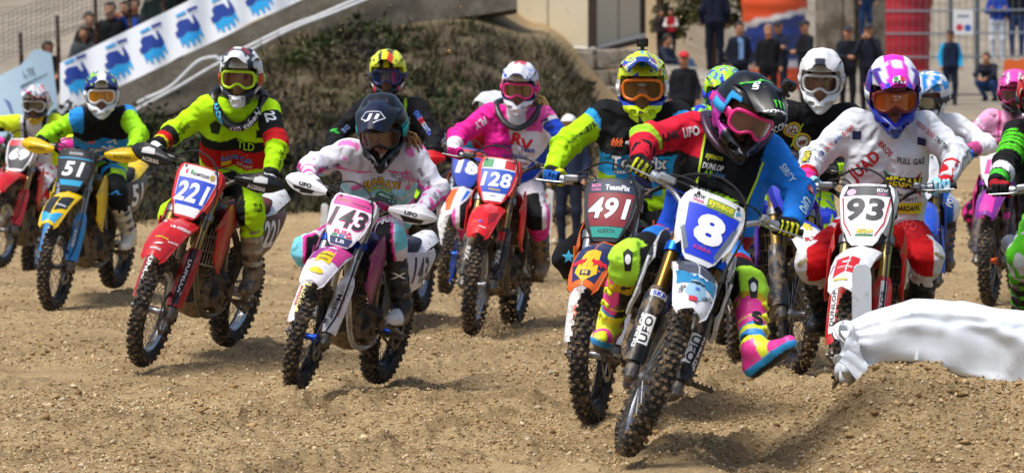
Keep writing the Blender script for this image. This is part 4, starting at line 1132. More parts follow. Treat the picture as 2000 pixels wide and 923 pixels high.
@cached
def shroud_mesh(s):
    prof = [  # top edge and bottom edge stations along x: x, z_top, z_bot, y
        (.60, .925, .80, .115), (.72, .955, .74, .135), (.84, .985, .66, .165), (.94, .995, .60, .19), (1.03, .975, .585, .205), (1.10, .93, .62, .208), (1.15, .86, .69, .195)]
    rows = []
    for x, zt, zb, y in prof:
        rows.append([(x, s * (y - .03 * (v ** 3) - .02 * (1 - v) ** 2), zb + (zt - zb) * v) for v in np.linspace(0, 1, 8)])
    m = MB(); m.sheet(rows[::s], .005)
    m.tube([(1.15, s * .192, .86), (1.155, s * .19, .78), (1.15, s * .192, .69), (1.10, s * .20, .62), (1.03, s * .198, .585)], .008, 8)
    return m.mesh('radiator_shroud', angle=40)
@cached
def radiator_mesh(s):
    m = MB(); m.box((1.005, s * .125, .745), (.03, .115, .27), rotm((0, 1, 0), -.25), bev=.006)
    m.cyl((1.03, s * .125, .875), (1.03, s * .125, .89), .02)
    return m.mesh('radiator')
@cached
def grille_mesh(s):
    m = MB(); R = rotm((0, 1, 0), -.25); c = np.array((1.028, s * .13, .742))
    for i in range(7): m.box(c + R @ np.array((0, (i - 3) * .0195, 0)), (.016, .006, .26), R @ rotm((0, 0, 1), s * .5))
    for k in (-.128, -.045, .045, .128): m.box(c + R @ np.array((.002, 0, k)), (.014, .128, .008), R)
    return m.mesh('radiator_grille')
@cached
def tank_mesh():
    rows = []
    for x, zt, w in ((.62, .93, .09), (.72, .965, .12), (.85, 1.0, .135), (.96, 1.005, .12), (1.04, .96, .085)):
        rows.append([(x, w * np.sign(cos(a)) * abs(cos(a)) ** .7, zt - .10 + .10 * np.sign(sin(a)) * abs(sin(a)) ** .8) for a in np.linspace(0, 2 * pi, 18, endpoint=False)])
    m = MB(); m.loft(rows); m.cyl((.88, 0, 1.0), (.88, 0, 1.03), .035, n=16)
    return m.mesh('fuel_tank', angle=60)
@cached
def seat_mesh():
    rows = []
    for x, z, w, h in ((-.12, .955, .07, .03), (0, .95, .10, .05), (.2, .94, .115, .06), (.4, .935, .105, .06), (.58, .95, .085, .06), (.74, .985, .06, .05), (.84, 1.015, .04, .03)):
        rows.append([(x, w * np.sign(cos(a)) * abs(cos(a)) ** .6, z - h + h * np.sign(sin(a)) * abs(sin(a)) ** .6) for a in np.linspace(0, 2 * pi, 16, endpoint=False)])
    m = MB(); m.loft(rows)
    return m.mesh('seat', angle=60)
@cached
def rear_fender_mesh():
    st = [(.20, .90, .10), (.05, .905, .105), (-.12, .92, .10), (-.28, .955, .09), (-.42, .985, .08), (-.47, .985, .05)]
    m = MB(); m.sheet([[(x, u * w, z - .05 * abs(u) ** 2.4) for u in np.linspace(-1, 1, 9)] for x, z, w in st], .006)
    return m.mesh('rear_fender')
@cached
def side_panel_mesh(s):
    st = [(.46, .88, .66, .125), (.34, .885, .62, .15), (.2, .885, .63, .165), (.05, .89, .67, .165), (-.1, .90, .75, .15), (-.17, .905, .82, .135)]
    m = MB(); m.sheet([[(x, s * (y + .02 * sin(v * pi)), zb + (zt - zb) * v) for v in np.linspace(0, 1, 6)] for x, zt, zb, y in st][::-s], .005)
    return m.mesh('side_panel')
@cached
def frame_mesh():
    m = MB()
    m.cyl(fk(0, .70, -.035) + 0, fk(0, .47, -.035), .035)
    for s in (-1, 1):
        m.tube(bez([(1.10, s * .03, .93), (.92, s * .085, .90), (.66, s * .115, .80), (.50, s * .12, .62), (.46, s * .10, .44), (.50, s * .09, .33)], 4), .024, 8, flat=.8)
        m.tube(bez([(1.12, s * .022, .80), (1.06, s * .05, .62), (.98, s * .075, .42), (.88, s * .085, .31), (.70, s * .09, .275), (.50, s * .09, .31)], 4), .02, 8)
        m.tube([(.62, s * .10, .82), (.3, s * .10, .84), (-.05, s * .08, .89)], .011, 8)
        m.tube([(.50, s * .10, .58), (.2, s * .09, .76), (-.05, s * .08, .87)], .011, 8)
    return m.mesh('frame')
@cached
def engine_mesh():
    m = MB()
    m.box((.70, 0, .40), (.36, .20, .20), bev=.04); m.box((.56, 0, .45), (.22, .22, .16), bev=.04)
    m.cyl((.66, -.09, .42), (.66, -.145, .42), .085, .075, 20); m.cyl((.80, -.08, .36), (.80, -.12, .36), .05, n=16)
    m.cyl((.72, .09, .38), (.72, .135, .38), .08, .07, 20); m.cyl((.52, .09, .42), (.52, .13, .42), .05, n=14)
    for k in range(6): m.box((.76 + .018 * k, 0, .515 + .03 * k), (.15 - .008 * k, .15, .018), rotm((0, 1, 0), .3), bev=.006)
    m.cyl((.74, 0, .46), (.86, 0, .72), .06, .055, 16); m.box((.87, 0, .73), (.13, .12, .08), rotm((0, 1, 0), .3), bev=.02)
    for s in (-1, 1):
        m.tube(bez([(.80, s * .06, .40), (.95, s * .07, .47), (1.0, s * .10, .60)], 4), .013, 8)
        m.cyl((.60, s * .06, .33), (.90, s * .07, .34), .02)
    m.cyl((.95, 0, .55), (.93, .0, .62), .03)
    return m.mesh('engine')
@cached
def skid_mesh():
    m = MB(); m.sheet([[(x, u * .11, z + .05 * u * u) for u in np.linspace(-1, 1, 7)] for x, z in ((.48, .262), (.62, .25), (.78, .252), (.90, .28), (.97, .36))], .005)
    return m.mesh('skid_plate')
@cached
def exhaust_mesh():
    m = MB(); m.tube(bez([(.92, 0, .70), (1.02, -.03, .62), (1.04, -.07, .48), (.94, -.12, .40), (.80, -.155, .45), (.62, -.15, .60), (.42, -.135, .70), (.25, -.135, .74)], 5), .02, 10)
    return m.mesh('exhaust_pipe')
@cached
def silencer_mesh():
    m = MB(); m.tube([(.30, -.155, .735), (.26, -.16, .74), (-.16, -.185, .83), (-.20, -.185, .84), (-.22, -.185, .845)], [.025, .055, .055, .045, .02], 14, flat=1.15)
    return m.mesh('silencer')
@cached
def swingarm_mesh():
    m = MB()
    for s in (-1, 1): m.tube([(.47, s * .08, .42), (.30, s * .09, .41), (.02, s * .095, .345), (-.05, s * .095, .335)], [.035, .038, .026, .022], 8, flat=.55)
    m.box((.36, 0, .41), (.06, .16, .06), bev=.01)
    m.cyl((.35, 0, .41), (.45, 0, .78), .03)
    m.cyl((0, -.13, .34), (0, .13, .34), .012)
    return m.mesh('swingarm')
@cached
def chain_mesh():
    m = MB()
    m.tube([(.5, .075, .462), (.0, .075, .445)], .009, 6); m.tube([(.5, .075, .40), (.0, .075, .235)], .009, 6)
    rows = []
    for i in range(97):
        a = 2 * pi * i / 96; r = .108 if i % 2 else .10
        rows.append([(rr * cos(a), y, .34 + rr * sin(a)) for rr, y in ((r - .03, .071), (r, .071), (r, .078), (r - .03, .078))])
    m.loft(rows, cap=False)
    return m.mesh('chain')
@cached
def peg_mesh(s):
    m = MB(); m.box((.56, s * .235, .375), (.055, .115, .022), bev=.004)
    for k in range(5):
        for j in (-1, 1): m.box((.56 + j * .022, s * (.19 + .022 * k), .389), (.008, .008, .012))
    m.tube([(.55, s * .12, .38), (.56, s * .18, .372)], .014, 8)
    m.tube([(.60, s * .12, .37), (.72, s * .15, .37), (.80, s * .165, .385 if s < 0 else .42)], .008, 6); m.box((.81, s * .175, .388 if s < 0 else .422), (.03, .04, .012))
    return m.mesh('foot_peg')

ALL_BIKES = {}
def bike(key, label, c):
    s, X, D, Z, a, lean, pitch, st = BIKE_POSE[key]
    h = np.array([-sin(a), -cos(a), 0]); l = np.array([cos(a), -sin(a), 0]); u = np.array([0, 0, 1.])
    u2 = u * cos(lean) + l * sin(lean); l2 = l * cos(lean) - u * sin(lean)
    h2 = h * cos(pitch) + u2 * sin(pitch); u3 = u2 * cos(pitch) - h * sin(pitch)
    M = np.stack([h2, l2, u3], 1)
    root = empty('motorcycle', (0, 0, 0))
    mx = Matrix.Identity(4)
    P = np.array([X, D, Z]) - M @ (s * np.array([.74, 0, 0]))
    for i in range(3):
        for j in range(3): mx[i][j] = M[i, j] * s
        mx[i][3] = P[i]
    root.matrix_world = mx
    tag(root, label, 'motorcycle', 'motocross bikes racing off the start')
    SM = Matrix.Translation(SPV) @ Matrix.Rotation(st, 4, Vector(UAX)) @ Matrix.Translation(-SPV)
    g = c.get
    def part(name, me, mats, front=False, parent=None, mx=None):
        o = link(name, me, parent or root, mx if mx is not None else (SM if (front and parent is None) else None))
        if not isinstance(mats, (list, tuple)): mats = [mats]
        while len(me.materials) < len(mats): me.materials.append(None)
        for i, mm in enumerate(mats):
            o.material_slots[i].link = 'OBJECT'; o.material_slots[i].material = mm
        return o
    main = g('main', '#cc1f26'); dark = g('dark', '#141414'); met = metal('#9a958c'); darkmet = metal('#33302c', .5, .75)
    tyre_m = [rubber('#1a1918', .42), rubber('#26221e', .62)]
    # wheels
    for nm, A, R, w, front in (('front_wheel', FA, .345, .088, True), ('rear_wheel', RA, .34, .115, False)):
        spin = Matrix.Translation(Vector(A)) @ Matrix.Rotation(rng.random() * 6.28, 4, 'Y')
        wh = part(nm, hub_mesh(.12 if front else .14), metal(g('hub', '#8f8f90'), .4, .3), mx=(SM @ spin) if front else spin)
        rr = R - .103 if front else R - .115
        part('tyre', tyre_mesh(R, w, 68), tyre_m, parent=wh)
        part('rim', rim_mesh(rr + .02, .05 if front else .06), metal(g('rim', '#a9a9aa'), .25, .25), parent=wh)
        part('spokes', spokes_mesh(rr, .10), metal(g('spoke', '#8c8c8c'), .35, .2), parent=wh)
        part('brake_disc', disc_mesh(.135 if front else .12), metal('#77736e', .35, .3), parent=wh, mx=Matrix.Translation((0, .075 if front else -.085, 0)))
    # fork, clamps
    for sd in (-1, 1):
        off = Matrix.Translation((0, sd * .105, 0))
        lg = part('fork_leg', fork_leg_mesh(), metal(g('fork', '#a98b4a'), .3, .22), mx=SM @ off)
        part('fork_slider', fork_slider_mesh(sd), metal('#6d6a66', .4, .55), parent=lg)
        gd = part('fork_guard', fork_guard_mesh(sd), plastic(g('guard', main), .4), mx=SM @ off)
        if g('guard_print'):
            pr = Print([fork_guard_mesh(sd)]); g('guard_print')(pr, sd); pr.done('print', gd)
    part('triple_clamp', clamp_mesh(.64, False), metal(g('clamp', '#8a8a8a'), .35, .2), True)
    part('triple_clamp', clamp_mesh(.80, True), metal(g('clamp', '#8a8a8a'), .35, .2), True)
    fe = part('front_fender', fender_mesh(), plastic(g('fender', main), .3), True)
    if g('fender_print'):
        pr = Print([fender_mesh()]); g('fender_print')(pr); pr.done('print', fe)
    pl = part('number_plate', plate_mesh(), plastic(g('plate', main), .15), True)
    if g('plate_print'):
        pr = Print([plate_mesh()]); g('plate_print')(pr); pr.done('print', pl)
    # bars
    hb = part('handlebar', bar_mesh(), metal(g('bar', '#2a2a2a'), .4, .3), True)
    part('crossbar', crossbar_mesh(), metal('#333333'), parent=hb)
    for sd in (-1, 1):
        part('grip', grip_mesh(sd), rubber('#1c1c1c', .3), parent=hb)
        part('lever', controls_mesh(sd), metal(g('lever', '#6d6d6d'), .4, .3), parent=hb)
    bp = part('bar_pad', pad_mesh(), plastic(g('pad', '#151515'), .1), True)
    if g('pad_print'):
        pr = Print([pad_mesh()]); g('pad_print')(pr); pr.done('print', bp)
    part('brake_hose', hose_mesh(), rubber('#141414', .1), True)
    part('brake_caliper', caliper_mesh(), metal('#4a4640', .45, .5), True)
    for k in range(3): part('cable', cable_mesh(k), rubber('#17171a', .15), True)
    for sd in (-1, 1): part('bolt', bolt_mesh(sd), metal('#5a5a5a', .4, .3), True, pl, Matrix.Identity(4))
    if g('hand'):
        for sd in (-1, 1):
            hg = part('hand_guard', guard_mesh(sd), plastic(g('hand'), .15), True)
            if g('hand_print'):
                pr = Print([guard_mesh(sd)]); g('hand_print')(pr, sd); pr.done('print', hg)
    # body
    for sd in (-1, 1):
        sh = part('radiator_shroud', shroud_mesh(sd), plastic(g('shroud', main), .35))
        if g('shroud_print'):
            pr = Print([shroud_mesh(sd)]); g('shroud_print')(pr, sd); pr.done('print', sh)
        rd = part('radiator', radiator_mesh(sd), metal('#2c2a28', .6, .5))
        part('radiator_grille', grille_mesh(sd), plastic(g('grille', '#191919'), .55), parent=rd)
        sp = part('side_panel', side_panel_mesh(sd), plastic(g('side', main), .3))
        pr = Print([side_panel_mesh(sd)])
        if g('number'):
            pr.text(g('number'), (.14, sd * .17, .775), (0, sd, 0), (0, 0, 1), .26, .17, ink(g('side_ink', '#f0f0f0')), .03)
        pr.done('print', sp)
        part('foot_peg', peg_mesh(sd), metal('#5d5953', .5, .6))
    part('fuel_tank', tank_mesh(), plastic(g('tank', '#1a1a1a'), .2))
    part('seat', seat_mesh(), mat(g('seat', '#181818'), .8, 0, 0, .3, bump=.3, bscale=200, name='seat_cover'))
    part('rear_fender', rear_fender_mesh(), plastic(g('rear', main), .4))
    part('frame', frame_mesh(), metal(g('frame', '#6b6863'), .45, .55))
    part('engine', engine_mesh(), metal('#4a4640', .55, .7))
    part('skid_plate', skid_mesh(), metal('#5e564c', .6, .8))
    part('exhaust_pipe', exhaust_mesh(), metal('#6b5a46', .4, .6))
    part('silencer', silencer_mesh(), metal('#8a8a8a', .35, .3))
    part('swingarm', swingarm_mesh(), metal('#807c75', .4, .55))
    part('chain', chain_mesh(), darkmet)
    ALL_BIKES[key] = (root, M, P, s, st)
    return root

PN = FWD                                      # plate normal
def on_plate(pr, t, y, z, w, h, c, bold=.03, shear=0, **k):
    pr.text(t, plate_pt(y, z), PN, UAX, w, h, ink(c), bold, shear, **k)
def patch(pr, pts, c):
    """polygon on the number plate given in plate coordinates (y to the bike's left is minus in the picture sense)"""
    a = np.array(pts, float); pr.put(poly2d(a), plate_pt(0, 0), PN, UAX, 1, 1, ink(c), cut=.022)

# ------------------------------------------------------------------ riders
JN = ['pel', 'nck', 'hed', 'shR', 'shL', 'elR', 'elL', 'wrR', 'wrL', 'hiR', 'hiL', 'knR', 'knL', 'anR', 'anL']
def unit(v): v = np.asarray(v, float); return v / (np.linalg.norm(v) + 1e-12)

class Zone:
    """per-vertex coordinates of a piece of clothing, for dyeing it"""
    def __init__(s, P, **k):
        s.P = P; s.__dict__.update(k); s.c = np.zeros((len(P), 3))
    def fill(s, m, col):
        s.c[m] = lin(col); return s
    def all(s, col):
        s.c[:] = lin(col); return s
    def n(s, f=20, seed=0): return wrinkle(s.P, f / 30, seed)

def bw(key, p, front=False):
    root, M, P, s, st = ALL_BIKES[key]
    p = np.array(p, float)
    if front: p = rotm(UAX, st) @ (p - SPV) + SPV
    return P + M @ (p * s)

def sdf_mesh(fn, lo, hi, h):
    # coarse pass first, then only the blocks near the surface are sampled finely
    B = 4; o = np.asarray(lo, float) - 2.5 * h; n = np.ceil((np.asarray(hi) + 2.5 * h - o) / (h * B)).astype(int) + 1
    C = np.stack(np.meshgrid(*[o[i] + h * (B * np.arange(n[i]) + (B - 1) / 2) for i in range(3)], indexing='ij'), -1)
    cd = fn(C); near = np.abs(cd) < h * B * 1.15 + .014
    F = np.repeat(np.repeat(np.repeat(np.where(cd < 0, -1.0, 1.0), B, 0), B, 1), B, 2)
    ci = np.argwhere(near) * B; q = np.stack(np.meshgrid(*[np.arange(B)] * 3, indexing='ij'), -1).reshape(-1, 3)
    I = (ci[:, None] + q[None]).reshape(-1, 3); F[I[:, 0], I[:, 1], I[:, 2]] = fn(o + h * I)
    return nets(F, o, h)

def bounds(pts, r):
    pts = np.array(pts); return pts.min(0) - r, pts.max(0) + r

# ---- helmet in its own frame: x forward, y left, z up, about the head's middle
def helmet_sdf(P):
    Q = P.copy(); Q[..., 1] = np.abs(Q[..., 1])
    d = ellipsoid(Q, (-.02, 0, .035), (.152, .130, .138))
    d = smin(d, cap(Q, (-.07, .062, -.02), (-.05, .045, -.09), .066, .050), .04)
    d = smin(d, cap(Q, (.0, .092, -.05), (.085, .066, -.105), .034, .028), .035)
    d = smin(d, cap(Q, (.085, .066, -.105), (.190, .0, -.142), .029, .021), .015)
    d = smin(d, cap(Q, (.04, .045, -.145), (.165, .0, -.182), .026, .016), .022)
    d = smin(d, cap(Q, (.190, .0, -.142), (.165, 0, -.182), .020, .016), .015)
    # eye port
    q = np.abs(Q - np.array((.16, 0, -.012))) - np.array((.16, .096, .050)); port = np.linalg.norm(np.maximum(q, 0), axis=-1) + np.minimum(q.max(-1), 0) - .014
    d = np.maximum(d, -port)
    # mouth vent
    q = np.abs(Q - np.array((.215, 0, -.150))) - np.array((.026, .015, .012)); d = np.maximum(d, -(np.linalg.norm(np.maximum(q, 0), axis=-1) - .006))
    q = np.abs(Q - np.array((.150, .046, -.128))) - np.array((.03, .012, .009)); d = np.maximum(d, -(np.linalg.norm(np.maximum(q, 0), axis=-1) - .004))
    # hollow for the head
    d = np.maximum(d, -ellipsoid(Q, (-.02, 0, -.03), (.105, .085, .115)))
    # crown ribs and vents
    d = d + .004 * np.clip(np.sin(Q[..., 1] * 70), -.6, .6) * (Q[..., 2] > .09)
    return np.maximum(d, -(P[..., 2] + .185))
HELMET = {}
def helmet_geo(h=.0065):
    if h not in HELMET:
        V, Q = sdf_mesh(helmet_sdf, (-.18, -.145, -.195), (.21, .145, .185), h); HELMET[h] = (V, Q)
    return HELMET[h]

def peak_geo():
    rows = []
    for t in np.linspace(0, 1, 12):
        w = .118 - .012 * t - .03 * t ** 3
        r = []
        for u in np.linspace(-1, 1, 15):
            y = u * w
            z = .150 + .050 * sin(min(1, t * 1.6) * pi * .5) - .070 * t ** 1.5 - .060 * abs(u) ** 2.3 * (1 - .2 * t) + .012 * (abs(u) < .3) * (1 - t * .6) - .006 * (abs(abs(u) - .62) < .1)
            x = .015 + .305 * t - .045 * abs(u) ** 2.2 * t - .02 * abs(u) ** 2
            r.append((x, y, z))
        rows.append(r)
    m = MB(); m.sheet(rows, .006)
    return np.array(m.V), m.F

def goggle_outline(k=1.0):
    o = [(0, -.030), (.018, -.036), (.042, -.054), (.070, -.052), (.090, -.038), (.097, -.008), (.092, .028), (.070, .041), (0, .044)]
    o = o + [(-a, b) for a, b in o[-2:0:-1]]
    return [(a * k, -.010 + b * k) for a, b in o]
def gog_pt(y, z, off=0.0): return np.array((.142 - 4.6 * y * y + off + .05 * (z + .01), y, z))

def rider(key, label, c, fine=True):
    J = {n: np.array(p, float) for n, p in zip(JN, RIDER_JOINTS[key])}
    g = c.get; rs = g('scale', 1.0)
    L0 = np.array([J['pel'][0], J['pel'][1], 0.0])
    up = unit(J['nck'] - J['pel']); lat = unit(J['shL'] - J['shR']); lat = unit(lat - up * (lat @ up)); fr = np.cross(lat, up)
    spine = np.linalg.norm(J['nck'] - J['pel'])
    hv = .0088 if fine else .0145
    seed = (sum(map(ord, key)) % 17) * .37

    # head frame
    hy, hp, hr = (radians(v) for v in g('head', (0, 8, 0)))
    R0 = np.stack([(0, -1, 0), (1, 0, 0), (0, 0, 1)], 1).astype(float)      # columns: front, left, up seen facing the camera
    HR = rotm((0, 0, 1), hy) @ rotm((0, -1, 0), -hr) @ rotm((1, 0, 0), hp) @ R0
    HC = J['hed']; hs = g('hsize', 1.0)
    def H(V): return (np.asarray(V, float) * hs) @ HR.T + HC

    # ---------- body: one continuous figure under the clothes
    def body(P):
        d = cap(P, J['pel'] - fr * .03, J['nck'] - up * .10 - fr * .02, .075, .07)
        d = smin(d, cap(P, J['shR'], J['shL'], .045), .04)
        d = smin(d, cap(P, J['nck'] - up * .03, HC - HR[:, 2] * .05, .052), .03)
        hd = ((P - HC) @ HR)
        hh = ellipsoid(hd, (-.03, 0, -.015), (.085, .070, .105)); hh = smin(hh, cap(hd, (.050, 0, -.02), (.066, 0, -.045), .008, .013), .012)
        hh = smin(hh, cap(hd, (.0, 0, -.10), (.02, 0, -.105), .035, .03), .03)
        d = smin(d, hh, .02)
        for s in 'RL':
            for a, b, r1, r2 in (('sh', 'el', .042, .036), ('el', 'wr', .036, .025), ('hi', 'kn', .068, .046), ('kn', 'an', .046, .034)):
                d = smin(d, cap(P, J[a + s], J[b + s], r1, r2), .02)
            d = smin(d, cap(P, J['pel'], J['hi' + s], .08, .07), .03)
            hg = bw(key, (1.0, -.365 if s == 'R' else .365, 1.195), True)
            d = smin(d, cap(P, J['wr' + s], J['wr' + s] + unit(hg - J['wr' + s]) * .03, .026, .02), .02)
        return d
    lo, hi = bounds(list(J.values()) + [H((0, 0, .1))], .13)
    V, Q = sdf_mesh(body, lo, hi, .018)
    hd = (V - HC) @ HR
    skin = np.tile(lin(g('skin', '#b98567')), (len(V), 1)); 
    eye = (np.abs(np.abs(hd[:, 1]) - .032) < .013) & (np.abs(hd[:, 2] + .0) < .010) & (hd[:, 0] > .03)
    skin[eye] = lin('#2a1c17')
    root = link('person', new_mesh('person', V - L0, Q, [mat(None, .6, name='skin')], True, 180, colors=skin))
    root.location = L0
    tag(root, label, 'rider', 'motocross riders')
    def part(name, V, Q, m, col=None, parent=None, angle=180):
        return link(name, new_mesh(name, np.asarray(V) - L0, Q, m if isinstance(m, list) else [m], True, angle, colors=col), parent or root)

    # ---------- jersey
    A = {s: (J['sh' + s], J['el' + s], J['wr' + s]) for s in 'RL'}
    hem = J['pel'] + up * g('hem', -.03)
    loose = g('loose', 0.0)
    def chest(P):
        d = 9.0
        for s in (-1, 1):
            d = smin(d, cap(P, J['pel'] + lat * s * .098 * rs + fr * .012, J['nck'] - up * .15 + lat * s * .105 * rs + fr * .03, .124 * rs, .116 * rs), .05) if not np.isscalar(d) else cap(P, J['pel'] + lat * s * .098 * rs + fr * .012, J['nck'] - up * .15 + lat * s * .105 * rs + fr * .03, .124 * rs, .116 * rs)
        d = smin(d, cap(P, J['shR'] - up * .015, J['shL'] - up * .015, .078 * rs), .07)
        d = smin(d, cap(P, J['nck'] - up * .05, J['nck'] + up * .035, .085 * rs, .07 * rs), .04)
        return d
    def jersey(P):
        hgt = ((P - J['pel']) @ up) / spine
        d = chest(P) + .010 * fold(P, 1.0, seed) * np.clip(1.25 - hgt * .8, .3, 1)
        d = np.maximum(d, -((P - hem) @ up))
        for s in 'RL':
            a, b, w = A[s]
            e = cap(P, a, b, .080 * rs + loose, .069 * rs + loose)
            e = smin(e, cap(P, b, w, .069 * rs + loose, .047 * rs), .03)
            # sleeve folds ring the arm and gather at the elbow
            q = np.minimum(capt(P, a, b), 1) * .6 + capt(P, b, w) * .6
            e = e + .0065 * np.clip(np.abs(np.sin(q * 15 + 1.5 * np.sin(P[..., 0] * 11 + P[..., 2] * 13 + P[..., 1] * 9 + seed))) * 2 - 1.2, -1, 1) * (.35 + np.exp(-((q - .62) / .28) ** 2)) + .003 * fold(P, 1.0, seed + 4)
            ax = unit(w - b); e = np.maximum(e, (P - w) @ ax - .005)
            d = smin(d, e, .045)
        return d
    lo, hi = bounds([J[k] for k in ('pel', 'nck', 'shR', 'shL', 'elR', 'elL', 'wrR', 'wrL')], .14)
    V, Q = sdf_mesh(jersey, lo, hi, hv)
    dt = chest(V); lab = np.zeros(len(V), int); t = np.full(len(V), -1.0); best = dt - .012; o = np.zeros(len(V)); uo = np.zeros(len(V))
    for i, s in enumerate('RL'):
        a, b, w = A[s]
        for k, (p, q) in enumerate(((a, b), (b, w))):
            tt = capt(V, p, q); e = cap(V, p, q, .066); m = e < best
            best = np.where(m, e, best); lab[m] = 1 + 2 * i + k; t[m] = tt[m] + k
            bp = p + tt[:, None] * (q - p); o[m] = ((V - bp) @ fr)[m]; uo[m] = ((V - bp) @ up)[m]
    rel = V - J['pel']
    z = Zone(V, lab=lab, t=t, x=rel @ lat, h=(rel @ up) / spine, f=rel @ fr, o=o, u=uo, R=(lab == 1) | (lab == 2), L=(lab == 3) | (lab == 4), T=lab == 0)
    g('jersey')(z)
    je = part('jersey', V, Q, CLOTH(g('jdirt', .1)), z.c)
    if g('jprint'):
        pr = Print([je.data])
        def chest_text(txt, x, h, w, hh, col, bold=.02, shear=0, rot=0, shape=None):
            pr.put(shape or text2d(txt, bold, shear), J['pel'] + up * spine * h + lat * x + fr * .13 - L0, fr, up, w, hh, clothink(col), rot=rot, off=.003)
        def sleeve(txt, s, t, w, hh, col, bold=.02, shear=0, flip=1, shape=None, tilt=0.0):
            a, b, q = A[s]; k = int(t >= 1); p0, p1 = ((a, b), (b, q))[k]; bd = unit(p1 - p0); c0 = p0 + (p1 - p0) * (t - k)
            side = -1 if s == 'R' else 1
            n = fr + lat * side * .25 + up * tilt; n = unit(n - bd * (n @ bd))
            d = bd * side * flip                                  # reading direction
            pr.put(shape or text2d(txt, bold, shear), c0 + n * .06 - L0, n, np.cross(n, d), w, hh, clothink(col), off=.003)
        g('jprint')(chest_text, sleeve)
        pr.done('print', je)

    # ---------- trousers
    BT = {s: J['kn' + s] + (J['an' + s] - J['kn' + s]) * .34 for s in 'RL'}
    waist = J['pel'] + up * .07
    def trousers(P):
        d = cap(P, J['hiR'], J['hiL'], .118 * rs)
        d = smin(d, cap(P, J['pel'], J['pel'] + up * .08, .135 * rs, .12 * rs), .05)
        d = np.maximum(d, (P - waist) @ up)
        for s in 'RL':
            e = cap(P, J['hi' + s], J['kn' + s], .105 * rs, .082 * rs)
            e = smin(e, cap(P, J['kn' + s] + fr * .012, J['kn' + s] + (BT[s] - J['kn' + s]) * .35 + fr * .010, .080 * rs, .076 * rs), .03)
            e = smin(e, cap(P, J['kn' + s], BT[s], .08 * rs, .072 * rs), .03)
            ax = unit(J['an' + s] - J['kn' + s]); e = np.maximum(e, (P - BT[s]) @ ax - .02)
            d = smin(d, e, .035)
        return d + .0065 * fold(P, 1.15, seed + 2)
    lo, hi = bounds([J[k] for k in ('pel', 'hiR', 'hiL', 'knR', 'knL')] + list(BT.values()), .15)
    V, Q = sdf_mesh(trousers, lo, hi, hv)
    best = cap(V, J['hiR'], J['hiL'], .11) + .01; lab = np.zeros(len(V), int); t = np.full(len(V), -1.0); o = np.zeros(len(V)); ff = np.zeros(len(V))
    for i, s in enumerate('RL'):
        sd = -1 if s == 'R' else 1
        for k, (p, q) in enumerate(((J['hi' + s], J['kn' + s]), (J['kn' + s], J['an' + s]))):
            tt = capt(V, p, q); e = cap(V, p, q, .09); m = e < best; best = np.where(m, e, best)
            lab[m] = 1 + 2 * i + k; t[m] = tt[m] + k; bp = p + tt[:, None] * (q - p)
            o[m] = (((V - bp) @ np.array((1., 0, 0))) * sd)[m]; ff[m] = ((V - bp) @ np.array((0, -1., 0)))[m]
    z = Zone(V, lab=lab, t=t, o=o, f=ff, x=(V - J['pel']) @ lat, h=(V - J['pel']) @ up, R=(lab == 1) | (lab == 2), L=(lab > 2), T=lab == 0)
    g('trousers')(z)
    tr = part('trousers', V, Q, CLOTH(g('tdirt', .18)), z.c)
    if g('tprint'):
        pr = Print([tr.data])
        def leg(txt, s, t, x, w, hh, col, bold=.02, shear=0, rot=0, shape=None):
            k = int(t >= 1); p0, p1 = ((J['hi' + s], J['kn' + s]), (J['kn' + s], J['an' + s]))[k]; c0 = p0 + (p1 - p0) * (t - k)
            pr.put(shape or text2d(txt, bold, shear), c0 + np.array((x, -.12, 0)) - L0, (0, -1, .15), (0, 0, 1), w, hh, clothink(col), rot=rot, off=.003)
        g('tprint')(leg); pr.done('print', tr)

    # ---------- boots
    root_b, Mb, Pb, sb, stb = ALL_BIKES[key]
    for s in 'RL':
        sd = -1 if s == 'R' else 1
        an, kn = J['an' + s], J['kn' + s]; top = an + (kn - an) * .74
        fd, fu = (np.array(v, float) for v in g('foot' + s, (unit(Mb[:, 0] + Mb[:, 1] * sd * .12), Mb[:, 2])))
        fd = unit(fd); fu = unit(fu - fd * (fu @ fd)); fs = np.cross(fu, fd)
        heel = an - fd * .045 - fu * .065; ball = an + fd * .115 - fu * .072; toe = an + fd * .185 - fu * .075
        def boot(P):
            d = cap(P, top, an, .071, .054)
            d = smin(d, cap(P, an, heel, .050, .044), .025); d = smin(d, cap(P, an - fu * .01, ball, .047, .040), .03); d = smin(d, cap(P, ball, toe, .040, .034), .02)
            d = smin(d, cap(P, heel, ball, .040, .038), .02)
            tt = capt(P, top, an)
            for b0 in (.22, .47, .72, .95): d = d - .006 * np.exp(-((tt - b0) / .05) ** 2)
            d = d + .002 * wrinkle(P, 1.6, 3 + sd)
            sole = -((P - an) @ fu) - .112
            d = np.maximum(d, sole)
            sl = np.maximum(np.minimum(cap(P, heel, ball, .046), cap(P, ball, toe, .043, .037)), np.abs((P - an) @ fu + .108) - .010)
            d = np.minimum(d, sl)
            return np.maximum(d, (P - top) @ unit(kn - an))
        lo, hi = bounds([top, an, heel, toe], .10)
        V, Q = sdf_mesh(boot, lo, hi, .009 if fine else .012)
        tt = capt(V, top, an); r = V - an
        sd_ = np.stack([r @ fd, r @ fs * sd, r @ fu], 1)
        z = Zone(V, t=tt, fx=sd_[:, 0], out=sd_[:, 1], fz=sd_[:, 2], foot=(sd_[:, 2] < .03), sole=(sd_[:, 2] < -.094), front=((V - an) @ np.array((0, -1., 0))), band=np.minimum.reduce([np.abs(tt - b) for b in (.22, .47, .72, .95)]) < .05, sx=sd)
        g('boots')(z)
        bo = part('boot', V, Q, LEATHER(g('bdirt', .5)), z.c)
